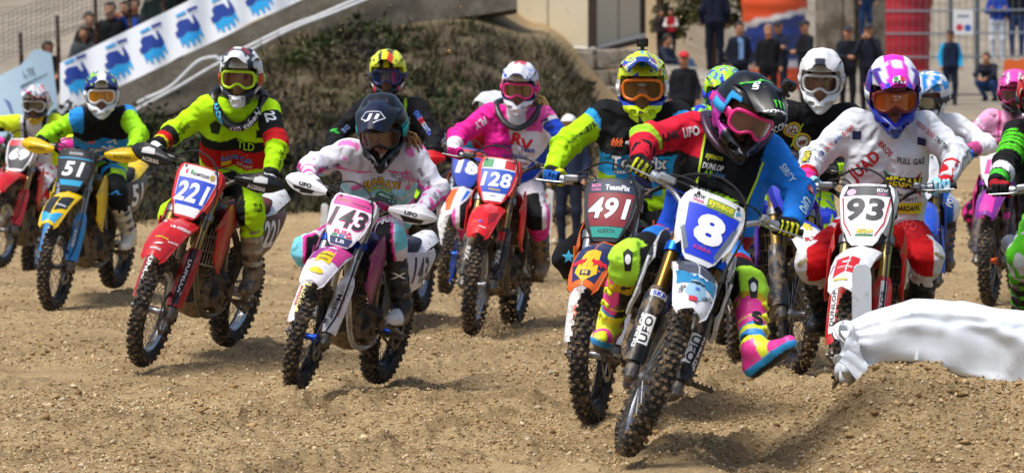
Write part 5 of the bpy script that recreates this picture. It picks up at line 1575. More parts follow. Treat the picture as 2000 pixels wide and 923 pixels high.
        for b0 in (.22, .47, .72):
            p = top + (an - top) * b0; on = unit(fs * sd * .55 + np.array((0, -.8, 0))); ax = unit(an - top); on = unit(on - ax * (on @ ax)); cr = np.cross(ax, on)
            m = MB(); rad = .071 + (.054 - .071) * b0 + .007
            m.box(p + on * rad, (.05, .016, .020), np.stack([cr, on, ax], 1), bev=.004); m.box(p + on * (rad + .008) + cr * .012, (.016, .010, .028), np.stack([cr, on, ax], 1), bev=.003)
            part('buckle', m.V, m.F, plastic(g('buckle', '#4a4a4c'), .4), parent=bo, angle=40)
        if g('bprint'):
            pr = Print([bo.data]); g('bprint')(pr, s, top - L0, an - L0); pr.done('print', bo)

    # ---------- gloves
    for s in 'RL':
        sd = -1 if s == 'R' else 1
        G0 = bw(key, (1.0, sd * .355, 1.192), True); G1 = bw(key, (.985, sd * .415, 1.20), True)
        bx = unit(G1 - G0); w = unit(J['wr' + s] - G0); wr = J['wr' + s]
        fwd = unit(bw(key, (1.1, 0, 1.2), True) - bw(key, (1.0, 0, 1.2), True)); fwd = unit(fwd - bx * (fwd @ bx)); upb = np.cross(bx, fwd) * (1 if sd > 0 else -1)
        if upb[2] < 0: upb = -upb
        def ring(o, ang, r): return G0 + bx * o + (fwd * cos(radians(ang)) + upb * sin(radians(ang))) * r
        fing = []
        for k, (o, ln) in enumerate(((-.034, 1), (-.012, 1.06), (.011, 1.02), (.032, .86))):
            fing.append([ring(o, 118, .042), ring(o, 40, .039), ring(o, -30 * ln, .032), ring(o, -95 * ln, .029)])
        th = [ring(-.05, 165, .05), ring(-.056, 215, .036), ring(-.052, 270, .030)]
        palm = [ring(o, 140, .04) for o in (-.03, 0, .028)]
        def glove(P):
            d = cap(P, wr + unit(A[s][1] - wr) * .03, wr, .042, .034)
            for p in palm: d = smin(d, cap(P, wr, p, .027, .021), .015)
            for p in fing: d = smin(d, cap(P, palm[1], p[0], .018, .013), .012)
            e = 9.0
            for p in fing:
                for a, b in zip(p, p[1:]): e = np.minimum(e, cap(P, a, b, .0098, .0088))
            for a, b in zip(th, th[1:]): e = np.minimum(e, cap(P, a, b, .011, .010))
            d = smin(d, cap(P, wr, th[0], .02, .015), .015)
            return smin(d, e, .005)
        lo, hi = bounds([wr, wr + unit(A[s][1] - wr) * .03] + [q for p in fing for q in p] + th, .045)
        V, Q = sdf_mesh(glove, lo, hi, .0062 if fine else .009)
        bk = (V - G0) @ upb
        z = Zone(V, k=bk, b=(V - G0) @ bx, fing=((V - G0) @ fwd) > .012, cuff=np.linalg.norm(V - wr, axis=1) < .05, side=s)
        g('gloves')(z)
        part('glove', V, Q, CLOTH(.12), z.c)

    # ---------- helmet, peak, goggles
    V, Q = helmet_geo(.0056 if fine else .008)
    z = Zone(V, x=V[:, 0], y=V[:, 1], z=V[:, 2], ay=np.abs(V[:, 1]), chin=(V[:, 2] < -.075) & (V[:, 0] > .0), port=False)
    g('helmet')(z)
    inner = (ellipsoid(V, (-.02, 0, -.03), (.108, .088, .118)) < .004) | ((np.abs(V[:, 2] + .012) < .058) & (np.abs(V[:, 1]) < .106) & (V[:, 0] > .03))
    z.c[inner] = lin(g('port', '#101012'))
    hm = part('helmet', H(V), Q, SHELL(), z.c)
    V, F = peak_geo()
    z = Zone(V, x=V[:, 0], y=V[:, 1], z=V[:, 2], ay=np.abs(V[:, 1]), t=(V[:, 0] - .015) / .305)
    (g('peak') or g('helmet'))(z)
    n2 = len(V) // 2; z.c[n2:] = lin('#17171a')
    pk = part('peak', H(V), F, SHELL(), z.c, hm, 50)
    if g('hprint'):
        pr = Print([hm.data, pk.data])
        def on_helmet(txt, p, n, w, hh, col, bold=.03, shear=0, shape=None, rot=0, u=(0, 0, 1)):
            pr.put(shape or text2d(txt, bold, shear), H(p) - L0, HR @ np.array(n, float), HR @ np.array(u, float), w * hs, hh * hs, ink(col), cut=.012, rot=rot, off=.002)
        g('hprint')(on_helmet); pr.done('print', hm)
    ol = goggle_outline(); pts = [gog_pt(y, zz) for y, zz in ol]
    pp = [np.array(p) for p in pts]; ring_ = []
    for i in range(len(pp)):
        a, b, cc, d2 = pp[i - 1], pp[i], pp[(i + 1) % len(pp)], pp[(i + 2) % len(pp)]
        for k in range(4):
            tq = k / 4; ring_.append(.5 * (2 * b + (cc - a) * tq + (2 * a - 5 * b + 4 * cc - d2) * tq * tq + (3 * b - a - 3 * cc + d2) * tq ** 3))
    m = MB(); m.tube(ring_ + [ring_[0], ring_[1]], .0088, 8, False)
    for s in (-1, 1):
        m.sheet([[H((0, 0, 0)) * 0 + np.array((.09 - .02 * u * 5 * abs(1), s * (.098 + .02 * u), -.012 + v)) for v in (-.02, 0, .02)] for u in np.linspace(0, 1.9, 4)][::s], .004)
    gg = part('goggles', H(m.V), m.F, plastic(g('goggle', '#e8e8e8'), .1), parent=hm)
    sm = np.array(ring_); ctr = np.array(gog_pt(0, -.004)); LV = [ctr + (0.010, 0, 0)]; F = []
    nR = len(sm)
    for k, f in enumerate((.35, .7, 1.0)):
        for p in sm:
            q = ctr + (p - ctr) * f; q = np.array(gog_pt(q[1], q[2])) + (.004, 0, 0); LV.append(q)
    for i in range(nR):
        j = (i + 1) % nR; F.append((0, 1 + i, 1 + j))
        for k in range(2): F.append((1 + k * nR + i, 1 + (k + 1) * nR + i, 1 + (k + 1) * nR + j, 1 + k * nR + j))
    part('lens', H(np.array(LV)), F, lens_mat(*g('lens', ('#3a2a1c', .15))), parent=hm)
    st_ = MB()
    rows = []
    for a in np.linspace(radians(62), radians(298), 22):
        rr = np.array((-.02 + .158 * cos(a) * 1.0, .137 * sin(a), -.012)); rows.append([rr + np.array((0, 0, v)) for v in (-.02, .02)])
    st_.sheet(rows, .003)
    part('goggle_strap', H(st_.V), st_.F, mat(g('strap', g('goggle', '#e8e8e8')), .7, name='strap'), parent=hm)
    if g('brace'):
        bc = J['nck'] + up * .03; m = MB()
        P = [bc + lat * .150 * cos(q) * (1 - .12 * max(0, sin(q))) + fr * ((.175 if sin(q) > 0 else .12) * sin(q) + .012) + up * (.045 - .10 * max(0, sin(q)) ** 1.3) for q in np.linspace(0, 2 * pi, 33)]
        m.tube(P, g('brace_r', .032), 10, False, flat=.75)
        nb = part('neck_brace', m.V, m.F, plastic(g('brace'), .2), angle=50)
        if g('brace_print'):
            pr = Print([nb.data]); g('brace_print')(lambda txt, x, dz, w, hh, col, rot=0: pr.text(txt, bc + lat * x + up * (dz + .02) + fr * .22 - L0, fr, up, w, hh, ink(col), .03, rot=rot)); pr.done('print', nb)
    if g('hair'):
        hx, hc = g('hair'); m = MB(); rr = random.Random(3)
        b0 = HC + HR @ np.array((-.10, hx * .09, -.10))
        for k in range(26):
            q = b0 + np.array([rr.uniform(-.02, .02) for _ in range(3)]); e = q + np.array((hx * rr.uniform(.03, .11), rr.uniform(-.05, .04), -rr.uniform(.05, .14)))
            m.tube(bez([q, (q + e) / 2 + np.array((hx * .03, 0, .02)), e], 3), [.006] * 6 + [.001], 4)
        part('hair', m.V, m.F, mat(hc, .6, var=.4, name='hair'))
    if g('camera'):
        cx, cn = g('camera'); m = MB(); m.box((0, 0, .03), (.035, .06, .044), bev=.005); m.cyl((.012, .012, .034), (.03, .012, .034), .012); m.box((0, 0, .0), (.02, .02, .03)); m.box((-.005, 0, -.012), (.04, .05, .012))
        part('action_camera', H(np.array(m.V) @ np.array(rotm((0, 1, 0), cn)).T + np.array(cx)), m.F, plastic('#141516', .1), parent=hm, angle=40)
    return root

LENS = {}
def lens_mat(col, clear):
    k = (col, clear)
    if k not in LENS:
        m = bpy.data.materials.new('lens'); m.use_nodes = True; N, L = m.node_tree.nodes, m.node_tree.links
        b = N['Principled BSDF']; b.inputs['Base Color'].default_value = (*lin(col), 1); b.inputs['Roughness'].default_value = .06; b.inputs['Coat Weight'].default_value = 1; b.inputs['Specular IOR Level'].default_value = .8
        b.inputs['Alpha'].default_value = 1 - clear
        LENS[k] = m
    return LENS[k]

# ------------------------------------------------------------------ the fifteen bikes
def field(pr, col, t0=-.15, t1=.08, k=.93):
    ts = np.linspace(t0, t1, 8); patch(pr, [(k * plate_w(t), t) for t in ts] + [(-k * plate_w(t), t) for t in ts[::-1]], col)
def band(pr, col, t0, t1, k=.95, y0=None, y1=None):
    if y0 is None: field(pr, col, t0, t1, k)
    else: patch(pr, [(y0, t0), (y1, t0), (y1, t1), (y0, t1)], col)
def on_fender(pr, t, x, y, w, h, c, bold=.03, shear=0, rot=0, shape=None, n=(.75, 0, .66)):
    z = float(np.interp(x, [1.2, 1.32, 1.46, 1.58, 1.68, 1.755], [.868, .885, .872, .835, .783, .722]))
    pr.put(shape or text2d(t, bold, shear), (x, y, z), n, (-.5, 0, .8), w, h, ink(c), cut=.015, rot=rot, off=.0035)
def fpoly(pr, pts, c):                         # polygon over the fender: (y, x) pairs
    zc = lambda x: float(np.interp(x, [1.2, 1.32, 1.46, 1.58, 1.68, 1.755], [.868, .885, .872, .835, .783, .722]))
    a = np.array([(y, -(x - 1.5)) for y, x in pts]); pr.put(poly2d(a), (1.5, 0, .9), (0, 0, 1), (-1, 0, 0), 1, 1, ink(c), cut=.02)
def guard_text(pr, sd, t, c, u=.24, w=.24, h=.035, bg=None, y=0.0, flip=1):
    p = fk(y, u, .05); up_ = np.array((0, 1., 0)) * flip
    if bg: pr.put(rect2d(), p, FWD + np.array((0, sd * .25, 0)), -up_, w * 1.12, h * 1.35, ink(bg), cut=.015)
    pr.text(t, p, FWD + np.array((0, sd * .25, 0)), -up_, w, h, ink(c), .03, cut=.015)
def hand_text(pr, sd, t, c, dz=-.028, w=.11, h=.026, y=.34):
    pr.text(t, (1.12, sd * y, 1.185 + dz), (1, sd * .1, 0), (0, 0, 1), w, h, ink(c), .04, cut=.012)
def pad_text(t, c, bg=None, two=True):
    def f(pr):
        for z in ((1.162, 1.132) if two else (1.148,)): pr.text(t, (1.1, 0, z), (1, 0, .35 if z > 1.15 else .0), (0, 0, 1), .235, .022 if two else .035, ink(c), .05, .15, cut=.012)
    return f

# --- 221
def p221(pr):
    field(pr, '#eef0f2', -.16, .155, .86); field(pr, '#1d49c8', -.105, .075, .84)
    patch(pr, [(-.05, -.155), (.05, -.155), (.075, -.10), (-.075, -.10)], '#eef0f2')
    on_plate(pr, '221', -.004, -.012, .198, .128, '#f6f8fa', .03, .12)
    for k, c in enumerate(('#12924a', '#f4f4f4', '#d02030')): patch(pr, [(-.085 + .016 * (2 - k), .10), (-.069 + .016 * (2 - k), .10), (-.069 + .016 * (2 - k), .128), (-.085 + .016 * (2 - k), .128)], c)
    on_plate(pr, 'GOMITOLINI', .015, .105, .10, .022, '#23262c'); pr.put(ell2d(), plate_pt(.085, .108), PN, UAX, .03, .036, ink('#b59a3a'))
def f221(pr):
    fpoly(pr, [(-.055, 1.60), (.055, 1.60), (.08, 1.67), (.06, 1.76), (-.06, 1.76), (-.08, 1.67)], '#b3141c')
    on_fender(pr, 'LB-DESIGN', 1.50, .062, .13, .028, '#f2f2f2', rot=.25); on_fender(pr, 'HONDA', 1.735, 0, .065, .016, '#f2f2f2'); on_fender(pr, 'DUNLOP', 1.66, .07, .055, .014, '#f2f2f2', rot=.5); on_fender(pr, 'HONDA', 1.42, -.078, .10, .02, '#f2f2f2', rot=-.9)
    on_fender(pr, '', 1.700, 0, .055, .026, '#f2f2f2', shape=poly2d([(-.5, -.4), (0, .1), (.5, .5), (.35, .15), (.42, .05), (.22, -.05), (.25, -.2), (.05, -.2), (0, -.4)])); on_fender(pr, 'GOMITOLINI', 1.655, 0, .08, .014, '#e6d02a')
bike('221', 'red number 221 motocross bike with black hand guards and muddy radiator', dict(main='#c9161e', plate='#c9161e', plate_print=p221, fender_print=f221, number='221', side='#151a22', side_ink='#eceef0', fork='#b39a5c', guard='#a3101a', guard_print=lambda pr, sd: (pr.put(rect2d(), fk(sd * .012, .24, .05), FWD + np.array((0, sd * .6, 0)), UAX, .036, .36, ink('#17171a')), guard_text(pr, sd, 'DUNLOP', '#f2f2f2', .23, .23, .028, y=sd * .014, flip=-1)), pad='#141416', pad_print=pad_text('RENTHAL', '#eeeeee'), hand='#17181a', hand_print=lambda pr, sd: (hand_text(pr, sd, 'ACERBIS', '#f2f2f2'), pr.put(poly2d([(-.5, -.5), (.5, -.3), (.4, .4), (-.1, .5), (-.5, .1)]), (1.12, sd * .36, 1.21), (1, 0, 0), (0, 0, 1), .085, .045, ink('#c9cac8'))), grille='#b5a78a', seat='#5a1f1f', rear='#d9dadb', rim='#b9bbbd', shroud='#b5141c', bar='#5a5a5a'))

# --- 143
def p143(pr):
    field(pr, '#f0eef2', -.16, .155, .92); field(pr, '#e2449a', .085, .155, .9); on_plate(pr, 'Husqvarna', .045, .112, .11, .026, '#33353d', .01); on_plate(pr, 'SUNRAYS', -.065, .122, .09, .02, '#8a6a2a')
    on_plate(pr, '143', 0, .008, .235, .135, '#e0409a', .045, .12); on_plate(pr, '143', 0, .01, .228, .127, '#24262a', .025, .12)
    on_plate(pr, 'ELISA', 0, -.085, .115, .026, '#d62a7a', .04)
    for k, c in enumerate(('#12924a', '#3a7ad0', '#d02030')): patch(pr, [(-.066 + .046 * k, -.112), (-.03 + .046 * k, -.112), (-.03 + .046 * k, -.102), (-.066 + .046 * k, -.102)], c)
    field(pr, '#26345e', -.165, -.118, .8); on_plate(pr, 'LB', 0, -.142, .055, .022, '#dfe3ea')
def f143(pr):
    fpoly(pr, [(-.10, 1.30), (-.02, 1.28), (-.045, 1.6), (-.095, 1.58)], '#9a2a8a'); fpoly(pr, [(.10, 1.30), (.02, 1.28), (.045, 1.6), (.095, 1.58)], '#c8388a'); fpoly(pr, [(-.03, 1.3), (.03, 1.3), (.028, 1.55), (-.028, 1.55)], '#e24a9a')
    fpoly(pr, [(-.04, 1.50), (.04, 1.50), (.05, 1.63), (-.05, 1.63)], '#e0c01e'); on_fender(pr, '', 1.71, 0, .085, .05, '#e6cc22', shape=ell2d()); on_fender(pr, 'SUNRAYS', 1.545, 0, .075, .02, '#23252c'); on_fender(pr, 'RACING', 1.60, 0, .05, .016, '#23252c'); on_fender(pr, '', 1.42, 0, .05, .04, '#d9d9e2', shape=ell2d())
def pad_h(pr):
    pr.put(ell2d(), (1.1, 0, 1.15), (1, 0, .1), (0, 0, 1), .075, .062, ink('#e8eaee')); pr.put(ell2d(), (1.1, 0, 1.15), (1, 0, .1), (0, 0, 1), .058, .046, ink('#1d2a55')); pr.text('H', (1.1, 0, 1.15), (1, 0, .1), (0, 0, 1), .032, .032, ink('#e8eaee'), .06)
bike('143', 'small white and pink number 143 bike with white hand guards', dict(main='#e4e4ea', plate='#dcdce4', plate_print=p143, fender='#e6e2ea', fender_print=f143, number='143', side='#d9d7e2', side_ink='#26304e', fork='#b4b8be', clamp='#1d3f9a', guard='#e2e2e8', guard_print=lambda pr, sd: (guard_text(pr, sd, 'Motor', '#22242a', .21, .17, .03, '#e9e27a' if sd < 0 else None, flip=-1), guard_text(pr, sd, 'MAXXIS', '#c2451e', .22, .13, .02, y=sd * .03, flip=-1)), pad='#1b2648', pad_print=pad_h, hand='#e9e9ec', hand_print=lambda pr, sd: (pr.put(poly2d([(-.5, .5), (.5, .5), (.4, -.2), (-.3, -.5)]), (1.12, sd * .35, 1.15), (1, 0, 0), (0, 0, 1), .15, .035, ink('#17181b')), hand_text(pr, sd, 'UFO', '#17181b', .004, .08, .026)), rim='#17181c', spoke='#2a2a2e', hub='#1f47b8', shroud='#8a2a6a', frame='#c9ccd2', tank='#1d2a55', rear='#e4e4ea', seat='#20263c', grille='#1c1c20'))

# --- 128
def p128(pr):
    field(pr, '#e6eaee', -.16, .155, .84)
    patch(pr, [(-.115, .085), (-.04, .085), (-.04, .15), (-.11, .15)], '#118a4a'); patch(pr, [(.04, .085), (.115, .085), (.11, .15), (.04, .15)], '#cf2430')
    field(pr, '#1c4fc0', -.10, .075, .86); on_plate(pr, '128', 0, -.002, .205, .108, '#f4f6fa', .03, .08); on_plate(pr, 'P.STEFANO', 0, -.078, .08, .016, '#e6c81e'); field(pr, '#eef0f2', -.16, -.105, .7); on_plate(pr, 'HRC', 0, -.125, .04, .015, '#2a4aa0')
bike('128', 'red number 128 bike with an Italian flag on its number plate', dict(main='#d81a22', plate='#d81a22', plate_print=p128, fender_print=lambda pr: (on_fender(pr, 'R', 1.69, .0, .03, .025, '#2a5ac8'), on_fender(pr, 'HONDA', 1.73, .02, .05, .014, '#f0f0f0'), fpoly(pr, [(.03, 1.6), (.085, 1.5), (.08, 1.6), (.05, 1.7)], '#8f1016')), number='128', side='#e4e4e6', side_ink='#1c4fc0', fork='#a8905a', guard='#17181a', guard_print=lambda pr, sd: (pr.put(rect2d(), fk(0, .36, .05), FWD, UAX, .06, .07, ink('#c2161e')), guard_text(pr, sd, 'RFX', '#e2e2e2', .2, .1, .028, flip=-1)), grille='#6b5038', pad='#c01820', pad_print=pad_text('RENTHAL', '#f0f0f0', two=False), rim='#a9abae', seat='#2a2a2c', bar='#3a3a3a'))

# --- 491
def p491(pr):
    field(pr, '#23262e', -.16, .155, .95); field(pr, '#8a1622', -.095, .085, .86); patch(pr, [(-.12, .088), (.125, .088), (.12, .15), (-.11, .15)], '#22324e')
    on_plate(pr, 'TeamFix', .03, .115, .125, .03, '#e8eaee', .05); on_plate(pr, 'MXW', -.08, .125, .05, .022, '#e888b8', .02); on_plate(pr, 'WOMEN', -.08, .102, .05, .013, '#e888b8', .02)
    on_plate(pr, '491', 0, 0, .222, .125, '#15161a', .055, .15); on_plate(pr, '491', 0, 0, .21, .116, '#f6f6f8', .028, .15); field(pr, '#1c9a8c', -.155, -.10, .86); on_plate(pr, 'ALBERTA', 0, -.122, .09, .022, '#123a38', .02)
def bull(s): return poly2d([(s * -.5, -.1), (s * -.42, .2), (s * -.2, .18), (s * .05, .35), (s * .3, .25), (s * .42, .45), (s * .5, .1), (s * .4, -.05), (s * .3, -.1), (s * .32, -.5), (s * .2, -.2), (s * 0, -.15), (s * -.2, -.45), (s * -.25, -.1), (s * -.4, -.3)][::int(s)])
def f491(pr):
    fpoly(pr, [(-.085, 1.36), (.085, 1.36), (.09, 1.60), (.055, 1.75), (-.055, 1.75), (-.09, 1.60)], '#1b2454'); fpoly(pr, [(-.035, 1.52), (.035, 1.52), (.055, 1.70), (0, 1.77), (-.055, 1.70)], '#e8b81c')
    on_fender(pr, '', 1.635, -.05, .075, .075, '#d01c2c', shape=bull(1)); on_fender(pr, '', 1.635, .05, .075, .075, '#d01c2c', shape=bull(-1)); on_fender(pr, '', 1.71, 0, .05, .035, '#1b2454', shape=rect2d()); on_fender(pr, 'S', 1.71, 0, .03, .026, '#e8c83a', .06)
bike('491', 'orange number 491 bike with dark red plate and navy yellow fender', dict(main='#e2661a', plate='#2b2e36', plate_print=p491, fender='#e2661a', fender_print=f491, number='491', side='#20242c', fork='#a9adb2', guard='#e6e7e8', guard_print=lambda pr, sd: guard_text(pr, sd, 'WP', '#e2661a', .2, .08, .03), pad='#151618', pad_print=pad_text('RENTHAL', '#f0f0f0', two=False), rim='#1a1a1c', spoke='#3a3a3c', hub='#9a9ca0', shroud='#e2661a', frame='#d8601a', tank='#1a1a1c', lever='#a8aab0', bar='#2c2c2e'))

# --- 8
def p8(pr):
    field(pr, '#1f3fd6', -.15, .095, .86); patch(pr, [(-.125, .10), (.13, .10), (.122, .155), (-.112, .155)], '#eef0f2')
    patch(pr, [(.11, -.02), (.125, .06), (.10, .02), (.06, -.12), (.075, -.14)], '#6c7686'); patch(pr, [(-.11, -.02), (-.06, -.12), (-.075, -.14), (-.12, -.04)], '#6c7686')
    pr.put(rect2d(), plate_pt(.02, .115), PN, UAX, .13, .048, ink('#7d9a3a')); on_plate(pr, 'syneco', .02, .115, .118, .036, '#e6e03a', .05); on_plate(pr, 'MXW', -.085, .132, .05, .022, '#22242a', .03); on_plate(pr, 'Women', -.085, .112, .05, .016, '#d8368a', .03); on_plate(pr, 'P', .105, .12, .022, .022, '#2a9ac8', .03)
    on_plate(pr, '8', .005, -.01, .135, .15, '#fafbfd', .055); on_plate(pr, 'KIARA', 0, -.108, .08, .018, '#d2387a', .02)
def f8(pr):
    fpoly(pr, [(-.09, 1.32), (.09, 1.32), (.085, 1.55), (0, 1.62), (-.085, 1.55)], '#3a3f46'); fpoly(pr, [(-.095, 1.50), (-.04, 1.56), (.04, 1.56), (.095, 1.50), (.085, 1.63), (0, 1.66), (-.085, 1.63)], '#1c7fae'); fpoly(pr, [(-.03, 1.62), (.03, 1.62), (.05, 1.70), (0, 1.76), (-.05, 1.70)], '#8fb6cc')
    on_fender(pr, 'UFO', 1.69, -.062, .05, .02, '#15171a', rot=1.35); on_fender(pr, 'UFO', 1.70, .056, .06, .022, '#15171a', rot=.7); on_fender(pr, '', 1.635, 0, .07, .03, '#17191d', shape=bull(1)); on_fender(pr, 'TM', 1.58, 0, .08, .018, '#e6eef4'); on_fender(pr, 'X', 1.68, 0, .025, .018, '#2a50c8', .06); on_fender(pr, '', 1.735, -.01, .035, .03, '#c22a3a', shape=rect2d())
def g8(pr, sd):
    guard_text(pr, sd, 'UFO', '#15171a', .20, .13, .036, '#f0f1f2', y=sd * .006, flip=1 if sd < 0 else -1); guard_text(pr, sd, 'DUNLOP', '#eeeeee', .19, .17, .016, y=sd * .038, flip=1 if sd < 0 else -1); pr.put(rect2d(), fk(0, .385, .05), FWD, UAX, .075, .034, ink('#e8ebf0')); pr.text('SKF', fk(0, .385, .05), FWD, UAX, .06, .026, ink('#1f3fae'), .06)
bike('8', 'leaning blue and white number 8 bike leading the pack', dict(main='#1f4fd0', plate='#e9ebee', plate_print=p8, fender='#e6e8ec', fender_print=f8, number='8', side='#1f4fd0', fork='#6f5426', clamp='#1d5fd0', guard='#141516', guard_print=g8, pad='#1c4a36', pad_print=lambda pr: pr.text('WRP', (1.1, .02, 1.15), (1, 0, .1), (0, 0, 1), .15, .045, ink('#d8202c'), .06, .2), rim='#a4a8b0', shroud='#dfe2e6', shroud_print=lambda pr, sd: (pr.put(rect2d(), (1.06, sd * .22, .76), (.6, sd, 0), (0, 0, 1), .20, .30, ink('#15171a'), cut=.015), pr.text('YCF', (1.07, sd * .22, .74), (.7, sd, 0), (0, 1, .4), .2, .03, ink('#3acb3a'), .04)), grille='#15171a', bar='#b8bcc2', lever='#b9bcc0', seat='#1c1c1e', tank='#1c1c1e', frame='#2c3a6a'))

# --- 93
def p93(pr):
    field(pr, '#f1f2f3', -.165, .155, .94); patch(pr, [(-.125, .098), (.125, .098), (.118, .152), (-.10, .152)], '#3a3c42'); on_plate(pr, 'MXW', .08, .13, .055, .022, '#f0f0f0', .04); on_plate(pr, 'WOMEN', .08, .108, .05, .013, '#e67ab4', .03); pr.put(ell2d(), plate_pt(-.08, .118), PN, UAX, .05, .036, ink('#e0b8d8'))
    for s in (-1, 1): patch(pr, ([(s * .128, .09), (s * .120, .09), (s * .10, -.05), (s * .06, -.12), (s * .062, -.128), (s * .106, -.055)])[::s], '#c2202a')
    on_plate(pr, '93', 0, .02, .195, .128, '#24262b', .035, .06)
    on_plate(pr, 'MEGAN', .01, -.10, .085, .024, '#d8c81e', .05, .15); patch(pr, [(-.04, -.125), (.05, -.125), (.055, -.117), (-.035, -.117)], '#1a7a3a')
def f93(pr):
    fpoly(pr, [(-.07, 1.56), (.05, 1.56), (.05, 1.69), (-.06, 1.71)], '#c41c28'); on_fender(pr, 'agv', 1.61, -.01, .045, .022, '#f0f0f0', .04); on_fender(pr, 'CROSS', 1.655, -.01, .075, .018, '#f0d8d8', .03); on_fender(pr, 'MEGAN', 1.735, -.015, .07, .02, '#c8b81a', .06); on_fender(pr, 'motocross', 1.65, -.08, .07, .012, '#222222', rot=1.4)
bike('93', 'white and red number 93 bike behind the wrapped bale', dict(main='#e6e7e9', plate='#e4e5e7', plate_print=p93, fender='#e9eaec', fender_print=f93, number='93', side='#e6e7e9', side_ink='#24262b', fork='#b7a468', guard='#c41c28', guard_print=lambda pr, sd: (pr.put(rect2d(), fk(sd * .02, .25, .05), FWD + np.array((0, sd * .4, 0)), UAX, .03, .3, ink('#eceef0')), guard_text(pr, sd, 'DUNLOP', '#17181a', .24, .2, .022, y=sd * .02)), shroud='#c8141e', pad='#a3141e', pad_print=pad_text('RENTHAL', '#f0f0f0'), grille='#151517', rim='#1a1a1c', bar='#2a2a2c', lever='#8d9196', tank='#c8141e', rear='#e6e7e9'))

# --- the others
def pnum(n, bgc, numc, top=None, tc='#f0f0f0', tt=''):
    def f(pr):
        field(pr, bgc, -.15, .15, .9)
        if top: field(pr, top, .09, .15, .9)
        if tt: on_plate(pr, tt, 0, .12, .12, .024, tc, .03)
        on_plate(pr, n, 0, -.005, .19 if len(n) > 1 else .1, .125, numc, .06, .08)
    return f
def p51(pr):
    field(pr, '#1c1f24', -.16, .155, .96); field(pr, '#2aa6d8', -.13, -.088, .9); field(pr, '#2aa6d8', .082, .092, .96); on_plate(pr, 'SHOWEX', 0, .125, .11, .02, '#d8dade', .02); on_plate(pr, '51', 0, 0, .165, .12, '#f4f5f7', .035, .15)
bike('51', 'yellow number 51 bike with black plate and yellow hand guards', dict(main='#e8c414', plate='#1c1f24', plate_print=p51, fender='#e8c414', fender_print=lambda pr: (fpoly(pr, [(-.09, 1.45), (0, 1.5), (.0, 1.72), (-.08, 1.66)], '#1a1c20'), fpoly(pr, [(0.01, 1.5), (.09, 1.42), (.085, 1.6), (.01, 1.68)], '#22262c'), fpoly(pr, [(-.08, 1.66), (0, 1.72), (.08, 1.66), (.05, 1.76), (-.05, 1.76)], '#2a9fd6'), on_fender(pr, 'SUZUKI', 1.60, .04, .07, .02, '#f0f0f0')), number='51', side='#1c1f24', fork='#8a9298', guard='#2186c8', guard_print=lambda pr, sd: guard_text(pr, sd, 'SHOWA', '#f0f0f0', .22, .14, .025), hand='#e8c414', hand_print=lambda pr, sd: hand_text(pr, sd, 'RACETECH', '#17181a', -.01, .13, .022), rim='#1a1a1c', hub='#3a3a3c', spoke='#77777a', shroud='#e8c414', tank='#1a1a1c', pad='#17181a', bar='#222224'))
bike('left', 'red and white bike with pink hand guards cut off at the left edge', dict(main='#c81c26', plate='#e4e4e6', plate_print=pnum('69', '#26282c', '#f0f0f2', '#d42a36'), fender='#c81c26', number='69', side='#e4e4e6', side_ink='#222226', fork='#b08a58', guard='#c81c26', hand='#e838a0', rim='#a9acb0', bar='#333333'))
bike('14', 'pink and black number 14 bike with pink hand guards', dict(main='#cf1f86', plate='#ececf0', plate_print=pnum('14', '#f0f0f3', '#e02a90', '#dfe6ea', '#5a6aa0', 'HUSQ'), fender='#7d2a8e', fender_print=lambda pr: fpoly(pr, [(-.04, 1.45), (.04, 1.45), (.05, 1.75), (-.05, 1.75)], '#e838a0'), number='14', side='#1c1a1e', side_ink='#e838a0', fork='#33313a', clamp='#7d2a8e', guard='#2a2430', guard_print=lambda pr, sd: pr.put(rect2d(), fk(0, .36, .05), FWD, UAX, .06, .05, ink('#d82a90')), hand='#ea3aa4', hand_print=lambda pr, sd: hand_text(pr, sd, 'RACING', '#8a1a5c'), rim='#17171a', hub='#d8602a', shroud='#e0308e', seat='#1c1a1e', pad='#b03a20'))
bike('black', 'dark bike with red hand guards behind the number 143 rider', dict(main='#23252a', plate='#23252a', side='#d8c8d0', side_ink='#222226', fork='#8f8f92', guard='#23252a', hand='#dc2028', rim='#8f9296', shroud='#c81c26', rear='#23252a'))
bike('18', 'orange white and blue number 18 bike behind the number 128 rider', dict(main='#e0601a', plate='#3a4fae', plate_print=pnum('18', '#2a49b8', '#f2f4f8', '#c83a3a'), fender='#e8e8ea', fender_print=lambda pr: (fpoly(pr, [(-.09, 1.4), (-.02, 1.4), (-.02, 1.75), (-.06, 1.74), (-.09, 1.6)], '#e2661a'), fpoly(pr, [(.09, 1.4), (.05, 1.4), (.04, 1.74), (.07, 1.68), (.09, 1.6)], '#2a6ac8')), number='18', side='#2a6ac8', fork='#9aa0a8', guard='#e6e7e8', rim='#1f5fd0', hub='#2a5ac0'))
bike('white', 'blue and purple bike with a white front fender between numbers 8 and 93', dict(main='#2536b8', plate='#2536b8', fender='#e6e7ea', fender_print=lambda pr: (fpoly(pr, [(-.10, 1.3), (.10, 1.3), (.09, 1.52), (-.09, 1.52)], '#2440c0'), fpoly(pr, [(-.03, 1.50), (.03, 1.5), (.02, 1.6), (-.02, 1.6)], '#d8c42a'), on_fender(pr, 'RZ1', 1.68, 0, .09, .035, '#a8222c', .05), fpoly(pr, [(.06, 1.72), (.09, 1.56), (.1, 1.6), (.07, 1.74)], '#b4d820')), side='#6a2fa8', fork='#a88c50', guard='#23252c', rim='#1a1a1e', spoke='#6a6a6e', shroud='#5a34b0', tank='#2536b8', shroud_print=lambda pr, sd: pr.put(poly2d([(-.5, -.1), (.5, .3), (.4, .5), (-.5, .2)]), (.95, sd * .22, .85), (0, sd, 0), (0, 0, 1), .3, .12, ink('#d83aa8'))))
